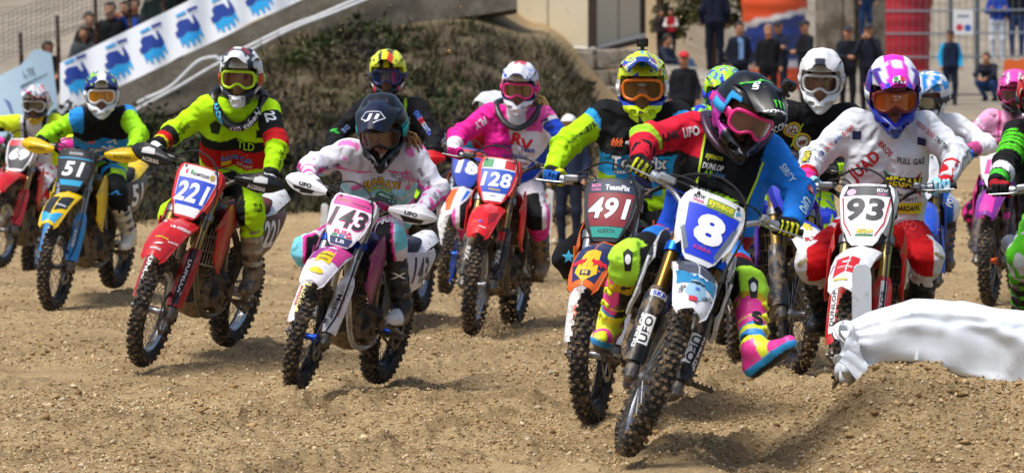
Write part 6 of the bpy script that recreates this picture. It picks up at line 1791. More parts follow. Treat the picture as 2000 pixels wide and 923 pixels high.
bike('blue', 'blue and white bike hidden behind the number 93 rider', dict(main='#2450c0', plate='#e6e7ea', side='#e6e7ea', side_ink='#222226', guard='#2450c0'))
bike('green', 'green bike mostly hidden behind the number 8 rider', dict(main='#58b028', plate='#e6e7ea', side='#58b028', guard='#1a1c1e'))
bike('right', 'bike at the right edge with silver bar and bare grips', dict(main='#5ab42a', plate='#1c1e22', side='#1c1e22', guard='#1a1c1e', bar='#c4c8cc', lever='#b8bcc0'))

# ------------------------------------------------------------------ the fifteen riders
def solid(c): return lambda z: z.all(c)
def gl(base, fing=None, cuff=None):
    def f(z):
        z.all(base)
        if fing: z.fill(z.fing, fing)
        if cuff: z.fill(z.cuff, cuff)
    return f
def boots(base, bandc, toe=None, sole='#1c1b1a', shin=None):
    def f(z):
        z.all(base)
        if shin: z.fill((z.t < .55) & (z.front > .02), shin)
        z.fill(z.band & ~z.foot, bandc)
        if toe: z.fill(z.foot & (z.fx > .10), toe)
        z.fill(z.sole, sole)
    return f
LIME = '#b9f012'; YEL = '#e6ee1a'

# 221
def j221(z):
    z.all(LIME); z.fill(z.T & (z.h < .66) & (z.h > .18), '#17191a'); z.fill(z.T & (z.h < .50 + .1 * np.abs(z.x)) & (z.h > .12), '#b8141a'); z.fill(z.T & (z.h < .24), LIME)
    z.fill(z.R & (z.t > 1.25), '#17191a'); z.fill(z.R & (z.t > 1.52), '#c41a1e'); z.fill(z.R & (z.t > 1.72), '#e0d022'); z.fill(z.R & (z.t > 1.80), '#17191a')
    z.fill(z.L & (z.t > .22) & (z.t < .72), '#17191a'); z.fill(z.L & (z.t > .72) & (z.t < 1.08), '#c41a1e'); z.fill(z.L & (z.t > 1.84), '#17191a'); z.fill(z.T & (z.x > .12) & (z.h > .72) & (z.h < .84), '#17191a')
def jp221(ct, sl):
    ct('HONDA', 0, .46, .17, .036, '#d23a2a', .03); ct('RAVER CAR', .01, .385, .19, .036, '#3a8ad8', .03); ct('', -.055, .31, .06, .03, '#e2b820', shape=rect2d()); ct('GRAFIK', .06, .30, .10, .024, '#d8b0a8')
    ct('TLD', .06, .60, .10, .055, LIME, 0); sl('22', 'L', .42, .075, .062, '#dfe6ea', .04, flip=1); sl('Troy Lee', 'L', 1.42, .18, .045, '#1a2a10', .0, .2); sl('LeeDesigns', 'R', .95, .24, .045, '#1a2a10', .0, .2); ct('', -.13, .86, .07, .09, '#17220c', shape=poly2d([(0, .5), (.5, .1), (.3, -.5), (-.3, -.5), (-.5, .1)]))
def t221(z):
    z.all(LIME); z.fill((z.o < -.035) & (z.lab > 0) & (z.t < 1.2), '#17191a'); z.fill(z.T & (np.abs(z.x) < .08), '#17191a'); z.fill((z.L) & (z.t < .22) & (z.o > .0), '#d8421a')
def h221(z):
    z.all('#dfe3e2'); z.fill((z.z > .12) & (z.ay < .07) & (z.x < .1), '#a0121e'); z.fill((np.abs(z.ay - .085 + z.z * .2) < .016) & (z.z > .02), '#17191c'); z.fill(z.z < -.045, '#1b1d1f'); z.fill((z.z < -.11) & (z.ay < .05) & (z.x > .1), '#e2e4e2'); z.fill((z.ay > .115) & (z.z < .02) & (z.z > -.06), '#c8481e'); z.fill((z.ay > .1) & (z.z < -.06), '#d2d6d4')
def k221(z): z.all('#e4e6e4'); z.fill((z.t < .55) & (z.ay < .075), '#a0121e'); z.fill((z.ay < .018) & (z.t < .6), '#e4e6e4'); z.fill((np.abs(z.ay - .083) < .012), '#17191c'); z.fill((z.t > .55) & (z.t < .68) & (z.ay < .06), '#23262a')
rider('221', 'rider in fluorescent lime gear with black neck brace and white and red helmet', dict(head=(-4, 4, 2), hem=.055, buckle='#b7ab92', jersey=j221, jprint=jp221, trousers=t221, tprint=lambda leg: (leg('TLD', 'L', .93, .05, .05, .05, '#20300c', .03)), boots=boots('#2a2826', '#b7ab92', '#2e2b28', shin='#8f8470'), bdirt=.7, gloves=gl('#17191a', '#202224', '#dfe2e4'), helmet=h221, peak=k221, goggle='#c2f01a', lens=('#7a4a30', .55), strap='#c8481e', brace='#1a1b1d', brace_print=lambda f: (f('EtheN', .09, -.035, .11, .032, '#eef0f0', .75), f('RACING', -.115, -.02, .09, .03, '#4ac0e8', -1.2), f('AXO', -.01, -.075, .07, .03, '#d8b8c8', .1))))

# 143
def j143(z):
    z.all('#dbd9e2'); z.fill(z.T & (z.h < .64) & (z.h > .40), '#a2dfec'); z.fill(z.T & (z.h < .53) & (z.h > .49), '#e2e4ec'); z.fill(z.T & (z.h < .38) & (z.n(26, 3) > -.5), '#ec5cae'); z.fill(z.T & (np.abs(z.x) > .10) & (z.h > .6) & (z.n(30, 5) > .35), '#ec7cc0'); z.fill(z.T & (z.h < .1), '#8fdcea')
    z.fill((z.R | z.L) & (z.t > .75) & (z.u < -.015), '#86d8ea'); z.fill((z.R | z.L) & (z.t > .6) & (np.abs(z.u - .0) < .016), '#e85ab0'); z.fill((z.R | z.L) & (z.t > 1.3) & (z.n(34, 2) > .35), '#ec62b4')
    z.fill(z.T & (np.abs(z.h - .86) < .01) & (np.abs(z.x) > .05), '#e83a9c')
def jp143(ct, sl):
    ct('SUNRAYS', .01, .71, .21, .052, '#3a2a1c', .07); ct('SUNRAYS', .01, .71, .20, .045, '#e6b83a', .03); ct('RACING', .0, .62, .13, .03, '#5a6a14', .05); ct('RACING', .0, .62, .125, .025, '#e0e83a', .02)
    ct('', .03, .53, .10, .04, '#2a7a3a', shape=ell2d()); ct('', .03, .53, .07, .022, '#bfe8ee', shape=ell2d()); ct('VECTORYS', 0, .46, .20, .034, '#33404a', .01); ct('NORTH AFRICA LEADER', 0, .41, .19, .016, '#33404a', .0); ct('LB', .03, .31, .12, .055, '#d01f3a', 0, .2); ct('BALDINI', -.02, .27, .10, .02, '#23252c', .03)
    ct('SO', .155, .84, .06, .07, '#e83a9c', .0, rot=.8); ct('GRUPPO', .10, .80, .09, .016, '#4a4a52', 0, rot=-.35)
    for k, (tt, w, cc) in enumerate((('ONE', .05, '#23252c'), ('RK', .04, '#23252c'), ('MOTUL', .06, '#c81c2a'), ('JUST1', .06, '#23252c'))): sl(tt, 'L', .55 + .32 * k, w, .022, cc, .03); sl(tt, 'R', .25 + .25 * k, w, .022, cc, .03)
def t143(z):
    z.all('#e4dfe8'); z.fill((z.lab > 0) & (z.t < .75) & (z.n(40, 1) > -.5), '#ee4aa8'); z.fill((z.lab > 0) & (z.t < .7) & (z.o > .03), '#efe4ee'); z.fill((z.lab > 0) & (z.t > .8) & (z.o < .0), '#17181c'); z.fill((z.lab > 0) & (z.t > .8) & (np.abs(z.o - .008) < .008), '#e83a9c'); z.fill((z.lab > 0) & (z.t > .85) & (z.t < 1.12) & (z.o > .018), '#7fd8ea'); z.fill((z.lab > 0) & (z.t > .95) & (z.t < .99) & (z.o > .018), '#e8eef2')
def h143(z): z.all('#090a0c'); z.fill((z.z > .03) & (z.ay < .05) & (z.x > .02), '#0a1230'); z.fill((z.y > .07) & (np.abs(z.z + .01) < .035) & (z.x < .1), '#1f9a9e'); z.fill((np.abs(z.ay - .06) < .01) & (z.z < -.1), '#3a3e44')
rider('143', 'small rider in white pink and cyan jersey with black helmet', dict(scale=.95, head=(-8, 24, -2), hsize=1.06, jersey=j143, jprint=jp143, trousers=t143, tprint=lambda leg: (leg('JUST', 'L', .45, .03, .10, .05, '#ffffff', .03)), boots=boots('#141416', '#2a2b2e', '#d9dcdc', shin='#1d1e21'), bdirt=.25, bprint=lambda pr, s, t, a: pr.text('X', tuple(t * .62 + a * .38), (.2, -1, 0), (0, 0, 1), .09, .035, ink('#e6e8ea'), .03), gloves=gl('#e6e2ea', '#d85aa8', '#e6e2ea'), helmet=h143, goggle='#16181c', lens=('#4a2a1e', .12), strap='#1f9a9e', hprint=lambda o: (o('J1', (.20, 0, .12), (.7, 0, .72), .075, .05, '#f2f4f6', .04, .15, u=(-.7, 0, .7)), o('', (.2, .0, .12), (.7, 0, .72), .13, .085, '#c8ccd2', shape=poly2d([(-.5, .1), (-.3, .5), (.3, .5), (.5, .1), (.1, -.5), (.06, -.44), (.44, .1), (.27, .44), (-.27, .44), (-.44, .1), (-.2, -.2), (-.26, -.24)]), u=(-.7, 0, .7)), o('', (.17, .05, -.13), (.8, .6, 0), .05, .014, '#d8dce0', shape=rect2d(), rot=.7), o('', (.17, -.05, -.13), (.8, -.6, 0), .05, .012, '#d8dce0', shape=rect2d(), rot=-.7)), hair=(1, '#8a6038')))

# 128
def j128(z):
    z.all('#e6e4e8'); z.fill(z.R & (z.t < 1.62), '#f0289a'); z.fill(z.T & (z.x < -.055 - .10 * (z.h - .9)) & (z.h > .42), '#f0289a'); z.fill(z.T & (z.x > .02) & (z.h < .12 + 2.2 * z.x) & (z.h > -.15 + 2.2 * z.x), '#2048c0'); z.fill(z.L & (z.u > .01) & (z.t > .3), '#2048c0'); z.fill(z.L & (z.t > 1.6), '#2048c0'); z.fill(z.T & (z.h > .86) & (z.x > .06), '#e85aa8'); z.fill(z.R & (z.t > 1.62), '#d9d6dc'); z.fill(z.T & (z.h < .06), '#2048c0')
def jp128(ct, sl):
    ct('R', .0, .72, .085, .085, '#d01f2a', .05, .2); ct('V', .08, .665, .09, .085, '#d01f2a', .05, .1); ct('Racing', -.085, .625, .12, .042, '#1f3f9a', .03); ct('Team', .085, .60, .10, .04, '#1f3f9a', .03); ct('fisiomedikal', .0, .47, .17, .036, '#2a4fa8', .01); ct('BERGAMO PULLMAN', .03, .37, .15, .022, '#c02a30', .02); ct('ALPEGO', -.13, .40, .07, .022, '#5a5a62', .01)
    sl('FLY', 'R', .35, .10, .05, '#d8d2d8', .05, .2, flip=-1); sl('FLY', 'L', .35, .10, .05, '#1a2a5a', .05, .2)
def t128(z): z.all('#dcd4dc'); z.fill((z.lab > 0) & (z.t > .62) & (z.t < 1.12) & (z.o < .03), '#17181b'); z.fill((z.lab > 0) & (z.t > 1.12), '#d8328a'); z.fill((z.lab > 0) & (z.o > .06) & (z.t > .8), '#e85aa8'); z.fill((z.lab > 0) & (z.t < .3), '#2a3a7a')
def h128(z): z.all('#e6e6ea'); z.fill((z.z > .12) & (z.ay < .04), '#cf2030'); z.fill((z.ay > .07) & (z.n(60, 2) > .3) & (z.z > .0), '#2a4fb0'); z.fill((z.ay > .118) & (z.z < .05), '#cf2a4a'); z.fill((z.z < -.055) & (z.z > -.085), '#22386a'); z.fill((z.ay > .06) & (z.z < -.085) & (z.n(70, 1) > .4), '#b02030')
def k128(z): z.all('#e8e8ec'); z.fill((z.t < .5) & (z.ay < .045) & (z.ay > .012), '#cf2030'); z.fill((z.ay > .07) & (z.n(60, 2) > .1), '#2a5ab8'); z.fill(z.t > .93, '#20386e')
rider('128', 'rider in pink white and blue jersey with pink goggles and blonde hair', dict(head=(-5, 9, 3), jersey=j128, jprint=jp128, trousers=t128, boots=boots('#3a332c', '#57493a', '#3a332c', shin='#2a2622'), bdirt=.85, gloves=gl('#e82a94', '#c01f78', '#e6e4e8'), helmet=h128, peak=k128, goggle='#f0308c', lens=('#6a4a2a', .1), brace='#2b2d30', brace_r=.024, hair=(1, '#c8a868')))

# 491
def j491(z):
    z.all('#b4ea16'); z.fill(z.T & (z.h > .66), '#15171a'); z.fill((z.R | z.L) & (z.t < .12), '#15171a'); z.fill((z.R | z.L) & (z.t > .12) & (z.t < .34), '#2a9ae0'); z.fill(z.T & (z.h < .66) & (z.h > .42), '#2aa4ea'); z.fill(z.T & (z.h < .42) & (np.abs(z.x) < .12), '#3aa8e6'); z.fill(z.T & (z.h < .20), '#b4ea16'); z.fill(z.T & (np.abs(z.h - .66) < .012), '#15171a')
def jp491(ct, sl):
    ct('TeamFix', .0, .575, .30, .085, '#15171a', .07, .1); ct('TeamFix', .0, .575, .285, .07, '#f2f4f6', .04, .1); ct('racing motocross', .0, .465, .27, .034, '#15171a', .05, .2); ct('racing motocross', .0, .465, .265, .029, '#f2f4f6', .02, .2); ct('FILIPPINI', -.13, .345, .12, .026, '#1f2a8a', .03); ct('TRASPORTI', -.13, .30, .11, .020, '#1f2a8a', .02); ct('VORONI', .13, .36, .11, .03, '#1f2a8a', .03); ct('', .02, .30, .085, .12, '#2c2a5a', shape=rect2d()); ct('STUDIO', .02, .255, .06, .014, '#b8a8d8'); ct('466', -.115, .80, .06, .026, '#d85a1e', .03); ct('RRR', -.115, .765, .06, .02, '#d85a1e', .03); ct('', -.05, .785, .05, .03, '#c8ccd0', shape=bull(1))
    sl('PPR', 'R', .45, .06, .03, '#1a2a0a', .04); sl('WORK', 'R', .62, .06, .022, '#1a2a0a', .03); sl('Alpinstorm', 'R', .85, .10, .028, '#1a2a0a', .02)
def t491(z): z.all('#141519'); z.fill((z.lab > 0) & (z.t > 1.17), '#c8d81e'); z.fill((z.lab > 0) & (z.t > 1.21), '#8f9498')
STAR = poly2d([(.5 * (1 if i % 2 == 0 else .42) * sin(i * pi / 5), .5 * (1 if i % 2 == 0 else .42) * cos(i * pi / 5)) for i in range(10)][::-1])
def h491(z): z.all('#d6ee1a'); a = z.n(52, 4); z.fill((a > .55) & (z.z > .0) & (z.ay > .02), '#1f3fc8'); z.fill((a < -.65) & (z.z > .02), '#e0601e'); z.fill((z.ay > .11) & (z.z < .03), '#e8e8e8'); z.fill((z.z < -.05) & (z.z > -.095), '#1d3fae'); z.fill((z.ay < .02) & (z.z < -.12) & (a > .2), '#17191d'); z.fill((z.ay < .016) & (z.z > .1), '#2aa8d8')
def k491(z): z.all('#daf01c'); a = z.n(52, 4); z.fill((a > .45) & (z.ay > .025), '#1f3fc8'); z.fill((a < -.75), '#e0601e'); z.fill((z.t > .74), '#1d3a9a'); z.fill((z.ay < .014) & (z.t < .7), '#2aa8d8')
rider('491', 'rider in lime blue and black jersey with yellow helmet carrying a top camera', dict(head=(-2, 2, 0), jersey=j491, jprint=jp491, trousers=t491, tprint=lambda leg: leg('', 'R', .96, -.02, .075, .075, '#3ab4e0', shape=STAR), boots=boots('#d8d4c4', '#b0aa9a', '#c8c2b2'), bdirt=.6, gloves=gl('#c8cc22', '#2a6ac0', '#15171a'), helmet=h491, peak=k491, goggle='#f0761a', lens=('#6a4a22', .12), strap='#e8e8e8', hprint=lambda o: (o('Airoh', (.25, .06, .12), (.75, .2, .6), .075, .03, '#f4f6f6', .05, .1, u=(-.7, 0, .7)), o('Airoh', (.25, -.06, .12), (.75, -.2, .6), .075, .03, '#f4f6f6', .05, .1, u=(-.7, 0, .7))), camera=((-.02, 0, .19), 0.0)))

# 8
def j8(z):
    z.all('#15161a'); z.fill(z.R, '#d01a34'); z.fill(z.R & (z.t > .95) & (z.t < 1.2) & (z.u > -.01), '#a8e23a'); z.fill(z.R & (z.t > 1.55) & (z.n(50, 1) > .2), '#15161a'); z.fill(z.L, '#1f7fe0'); z.fill(z.T & (z.h > .80) & (z.x < -.12), '#d01a34'); z.fill(z.T & (z.x > .15) & (z.h > .3), '#1f7fe0')
    z.fill(z.T & (z.h < .52) & (z.h > .34) & (z.x > -.07 ) & (z.x < .10), '#a8e43c'); z.fill(z.T & (z.h < .40) & (z.x > .05) , '#1f7fe0'); z.fill(z.T & (z.h < .45) & (z.x < -.10), '#2258d8'); z.fill(z.T & (z.h < .34) & (z.x > -.02) & (z.x < .05), '#15161a'); z.fill(z.T & (z.x > .13) & (z.h < .2), '#8a1426')
def jp8(ct, sl):
    ct('syneco', -.06, .83, .085, .03, '#4a6a2a', .07); ct('syneco', -.06, .83, .08, .025, '#d8d83a', .02); ct('DUNLOP', -.055, .755, .10, .026, '#eceef0', .03, .15); ct('AB', -.07, .69, .045, .03, '#8ad83a', .05); ct('Global', -.015, .70, .05, .016, '#5aa8e8', .01); ct('Service', -.015, .675, .05, .016, '#5aa8e8', .01); ct('TECH', -.09, .50, .085, .036, '#eceef0', .03); ct('Tre.bi', -.085, .455, .07, .02, '#d82a2a', .03)
    ct('', .015, .43, .014, .05, '#15161a', shape=ell2d(), rot=.5); ct('', -.118, .80, .010, .22, '#c8e83a', shape=rect2d(), rot=.1); ct('', .145, .66, .010, .26, '#c8e83a', shape=rect2d(), rot=-.12); ct('', 0, .60, .27, .030, '#1b1c1f', shape=rect2d(), rot=-.2); ct('', -.04, .61, .035, .038, '#2a2b2f', shape=rect2d(), rot=-.2)
    sl('UFO', 'R', .30, .09, .045, '#f0f2f4', .05); sl('LINK', 'R', .70, .09, .035, '#15161a', .05); sl('SIRITY', 'L', .75, .10, .03, '#bfe0f4', .03); sl('', 'L', 1.15, .05, .03, '#c2202a', shape=rect2d()); sl('COOP', 'L', 1.15, .042, .014, '#f0f0f0', .03); sl('UFO', 'L', 1.62, .10, .045, '#bfe4f6', .05)
def t8(z):
    z.all('#1f7fe0'); z.fill((z.R) & (z.t < .42), '#c41a34'); z.fill((z.lab > 0) & (z.t > .42) & (z.t < .66), '#2a84e2'); z.fill((z.lab > 0) & (z.t > .62) & (z.t < .86), '#15161a'); z.fill((z.lab > 0) & (z.t >= .86), '#b2ea3e'); z.fill((z.lab > 0) & (z.t > .86) & (z.o < -.045), '#15161a'); z.fill(z.L & (z.t > .58) & (z.t < .68), '#a3182c'); z.fill((z.lab > 0) & (z.t > 1.26), '#c8a020'); z.fill(z.T, '#17181c')
def b8(z):
    z.all('#f03a9a'); z.fill((z.t > .62) & ~z.foot, '#2a8fe0'); z.fill((z.out < -.02) & ~z.foot, '#17181b'); z.fill(z.band & (z.t > .5), '#e2ee2a'); z.fill(z.foot & (z.fx > .05) & (z.fx < .10), '#e2ee2a'); z.fill(z.foot & (z.fz < -.075), '#2a9fe4'); z.fill(z.sole & (z.fz < -.104), '#17181a')
def h8(z): z.all('#090b0d'); z.fill((z.y < -.075) & (z.z < .02) & (z.x < .09), '#b02a9a'); z.fill((z.y < -.085) & (z.z < .075) & (z.z > -.02) & (z.x > .03), '#2a9fe4'); z.fill((z.y > .08) & (z.n(60, 2) > .2) & (z.z > .0), '#2a9a3a')
CLAW = poly2d([(-.5, .5), (-.38, .42), (-.33, -.2), (-.26, .38), (-.2, .5), (-.08, .45), (-.02, -.5), (.06, .4), (.1, .5), (.22, .45), (.26, -.3), (.34, .38), (.5, .5), (.4, .1), (.3, -.5), (.2, -.1), (.12, .2), (.04, -.5), (-.04, -.5), (-.12, .2), (-.2, -.05), (-.3, -.45), (-.38, .0)])
def claw3(o, p, n, w, h, c, u, rot=0):
    for k, (dy, s) in enumerate(((-.33, .85), (0, 1.0), (.33, .85))): o('', (p[0], p[1] + dy * w, p[2]), n, w * .26, h * s, c, shape=poly2d([(-.5, .5), (.35, .42), (.15, .1), (.3, -.1), (0, -.5), (-.12, -.1), (-.25, .1)]), u=u, rot=rot)
rider('8', 'rider in red black and blue jersey, pink boots, left foot off the peg', dict(head=(24, 24, 20), hsize=1.04, buckle='#e2ee2a', brace_r=.026, jersey=j8, jprint=jp8, trousers=t8, tprint=lambda leg: (leg('UFO', 'R', .22, .0, .12, .06, '#e8a8b4', .04, rot=-.9), leg('', 'R', .97, -.015, .045, .10, '#15161a', shape=poly2d([(-.3, -.5), (.3, -.5), (.5, .3), (0, .5), (-.5, .3)])), leg('', 'L', .97, .02, .045, .10, '#15161a', shape=poly2d([(-.3, -.5), (.3, -.5), (.5, .3), (0, .5), (-.5, .3)])), leg('', 'R', .97, -.015, .026, .045, '#e8eaec', shape=ell2d()), leg('', 'L', .97, .02, .026, .045, '#e8eaec', shape=ell2d())), boots=b8, bdirt=.3, footL=((.60, -.55, .50), (-.40, .45, .80)), bprint=lambda pr, s, t, a: pr.text('S', tuple(t * .7 + a * .3), (.25, -1, 0), (0, 0, 1), .05, .06, ink('#17181b'), .06), gloves=lambda z: (z.all('#17181b'), z.fill(z.fing & (np.sin(z.b * 240) > .1), '#d8dc2a')), helmet=h8, peak=h8, goggle='#f0328a', lens=('#5a2a30', .18), strap='#2a9fe4', hprint=lambda o: (claw3(o, (.26, .0, .14), (.55, 0, .85), .06, .06, '#5ad03a', (-.8, 0, .6)), claw3(o, (.08, -.045, .2), (.2, -.2, .95), .13, .12, '#4ac83a', (-.9, 0, .2), 1.3), o('MONSTER', (.28, .0, .10), (.7, 0, .7), .125, .018, '#eef0f0', .04, u=(-.7, 0, .7)), o('ENERGY', (.285, .0, .085), (.7, 0, .7), .06, .009, '#5ad03a', .03, u=(-.7, 0, .7)), o('UFO', (.12, -.075, .17), (.3, -.45, .85), .075, .03, '#f0f2f4', .06, u=(-.3, -.9, 0), rot=0), o('UFO', (.15, .075, .17), (.3, .45, .85), .075, .03, '#f0f2f4', .06, u=(-.3, .9, 0))), camera=((.13, .06, .185), 0.1), brace='#3a2038'))

# 93
def j93(z):
    z.all('#dcdfe4'); z.fill(z.R & (z.t > 1.72), '#c41c28'); z.fill(z.R & (z.t > 1.86), '#e83a9a'); z.fill(z.L & (z.t > 1.45) & (z.n(44, 2) > .1), '#c41c28')
def jp93(ct, sl):
    ct('JUAD', -.115, .60, .19, .085, '#b81c26', .04, rot=.82); ct('BROS', -.015, .80, .09, .03, '#b81c26', .03, rot=-.75); ct('FULL GAS', .12, .70, .14, .034, '#5a5f68', .03); ct('', .02, .44, .085, .13, '#177a3e', shape=poly2d([(-.5, .5), (.1, .2), (.5, -.5), (-.1, .0)])); ct('', .14, .44, .10, .14, '#c4202a', shape=poly2d([(-.1, .1), (.4, .5), (.2, .0), (.5, -.5), (.0, -.2)])); ct('', .085, .46, .20, .07, '#15171a', shape=poly2d([(-.5, -.4), (.46, -.4), (.5, .4), (-.46, .4)])); ct('MEGAN', .085, .46, .185, .052, '#e8dc1e', .04, .15); ct('RACING', .14, .40, .10, .018, '#15171a', .04, .15)
    ct('', .12, .17, .15, .06, '#e0cc1e', shape=rect2d()); ct('BARDAHL', .125, .17, .12, .03, '#15171a', .05); ct('', .02, .17, .06, .06, '#15171a', shape=rect2d()); ct('SR', .04, .265, .07, .035, '#1f6ac0', .05, .2); ct('LIGHT', .12, .275, .10, .016, '#3a3f48', .02)
    ct('LUKA', -.17, .93, .045, .045, '#1c2450', shape=rect2d()); ct('', .17, .92, .045, .04, '#1c2450', shape=rect2d())
    for k, (tt, w, cc) in enumerate((('Borelli', .07, '#c02a30'), ('gidici', .06, '#2a4a9a'), ('CENTRO', .06, '#c02a30'), ('S.M.B.', .06, '#23408a'))): sl(tt, 'R', .15 + .24 * k, w, .024, cc, .03, flip=1)
    sl('MEGAN', 'R', 1.45, .11, .045, '#15171a', .08); sl('MEGAN', 'R', 1.45, .105, .038, '#d8cc1e', .04)
    for k, (tt, w, cc) in enumerate((('BOLOGNA', .06, '#b83a40'), ('TECNO', .06, '#c02a30'), ('TRE', .05, '#3a3f48'), ('OR.MA', .06, '#3a3f48'), ('Le Crou', .07, '#23252a'))): sl(tt, 'L', .2 + .26 * k, w, .024, cc, .02, flip=1)
def t93(z):
    z.all('#c8141c'); z.fill((z.lab > 0) & (z.t < .52) & (z.o > -.02) & (z.n(38, 1) > -.6), '#e6e7ea'); z.fill((z.lab > 0) & (z.t > .62) & (z.o > .028), '#e8e9ec'); z.fill((z.lab > 0) & (z.t < .8) & (z.t > .52), '#b31820'); z.fill((z.lab > 0) & (z.t > 1.15), '#dcdde0')
def h93(z): z.all('#e8e9ef'); z.fill((z.ay > .09), '#2430a0'); z.fill((z.ay > .09) & (z.n(70, 2) > .3), '#7a2a9a'); z.fill((z.z > .05) & (z.ay < .05), '#e82ac0'); z.fill((z.z < -.05), '#1f2f9e'); z.fill((z.z < -.12) & (z.ay < .03), '#3a4a8a'); z.fill((np.abs(z.ay - .095) < .012) & (z.z > .02), '#eceef2')
def k93(z): z.all('#f030cc'); z.fill((z.ay > .048) & (z.t < .75), '#eceef4'); z.fill((z.ay > .078) & (z.t < .8), '#4a1f8e'); z.fill((z.ay < .022 - .03 * np.abs(z.t - .4)) & (z.t < .62), '#f4f4f8'); z.fill((z.t > .80) & (z.ay > .04), '#2a3ad0'); z.fill((z.t < .1) & (z.ay < .05), '#4a1f9e')
rider('93', 'rider in white jersey and red trousers with pink white and blue helmet', dict(loose=.004, head=(0, 17, 0), hsize=1.08, jersey=j93, jprint=jp93, trousers=t93, tprint=lambda leg: (leg('UFO', 'L', .30, .01, .10, .06, '#c41c28', .05, rot=-.3), leg('MEGAN', 'L', .95, .06, .05, .022, '#8a7a10', .05, rot=-.5), leg('MEGAN', 'R', .97, -.06, .05, .022, '#8a7a10', .05, rot=.5)), boots=boots('#141416', '#222326', '#1d1e21'), bdirt=.2, bprint=lambda pr, s, t, a: pr.text('TCX', tuple(t * .86 + a * .14), (.1, -1, 0), (0, 0, 1), .10, .04, ink('#e8eaec'), .03, .25, rot=.35), gloves=lambda z: (z.all('#8fd0e8'), z.fill(z.fing & (z.n(60, 1) > .2), '#d8e8ee'), z.fill(z.cuff, '#e83a9a' if z.side == 'R' else '#c41c28')), helmet=h93, peak=k93, goggle='#7a2418', lens=('#b0541e', .08), strap='#c8ccd0', hprint=lambda o: (o('', (.265, 0, .115), (.7, 0, .7), .062, .062, '#f4f6f6', shape=poly2d([(0, .5), (.45, .25), (.5, -.1), (.3, -.5), (-.3, -.5), (-.5, -.1), (-.45, .25)]), u=(-.7, 0, .7)), o('', (.262, -.014, .125), (.7, 0, .7), .022, .03, '#148a44', shape=rect2d(), u=(-.7, 0, .7)), o('', (.262, .016, .125), (.7, 0, .7), .022, .03, '#d02a34', shape=rect2d(), u=(-.7, 0, .7)), o('agv', (.272, 0, .10), (.7, 0, .7), .05, .022, '#1a1c20', .05, u=(-.7, 0, .7)))))

# white helmet
def jwhite(z): z.all('#131417'); z.fill((z.R | z.L) & (z.t < .06) & (z.u < .0), '#c8e03a')
def crest(ct, x, h): ct('', x, h, .11, .11, '#e0b81c', shape=ell2d()); ct('', x, h, .085, .085, '#1a1a1c', shape=ell2d()); ct('', x, h, .075, .075, '#e9e2d0', shape=ell2d()); ct('', x, h - .005, .045, .045, '#8a3a26', shape=bull(1))
rider('white', 'rider in black jersey with round yellow crests and plain white helmet', dict(head=(-6, 10, 2), hsize=1.02, jersey=jwhite, jprint=lambda ct, sl: (crest(ct, -.165, .90), crest(ct, .14, .93), crest(ct, -.095, .76), ct('', -.13, .84, .008, .16, '#b8d83a', shape=rect2d(), rot=-.3), ct('', .05, .80, .008, .20, '#b8d83a', shape=rect2d(), rot=-.15), ct('LIQUI', .10, .83, .07, .024, '#e8eaf0', .05), ct('MOLY', .10, .785, .07, .026, '#c8384a', .05), ct('RZ1', .02, .70, .08, .032, '#b4d820', .05), ct('MORE', -.10, .61, .09, .024, '#cfd4dc', .02), ct('SCOTT', -.1, .56, .09, .02, '#cfd4dc', .02), sl('SEGOCON', 'R', .55, .18, .04, '#e4e6ea', .02)), trousers=lambda z: (z.all('#2a44d0'), z.fill((z.lab > 0) & (z.n(34, 2) > .0), '#a8e020')), boots=boots('#22242a', '#b8bcc2'), gloves=gl('#22242a', '#a8e020'), helmet=lambda z: (z.all('#e8e8e6'), z.fill((z.z < -.10) & (z.ay > .045) & (z.n(60, 1) > .5), '#b8b8b4')), peak=lambda z: (z.all('#ecebe8'), z.fill((z.t > .8) & (z.ay < .035), '#20242c')), goggle='#d2d4d6', lens=('#5a4238', .5), strap='#c8c8c4'))
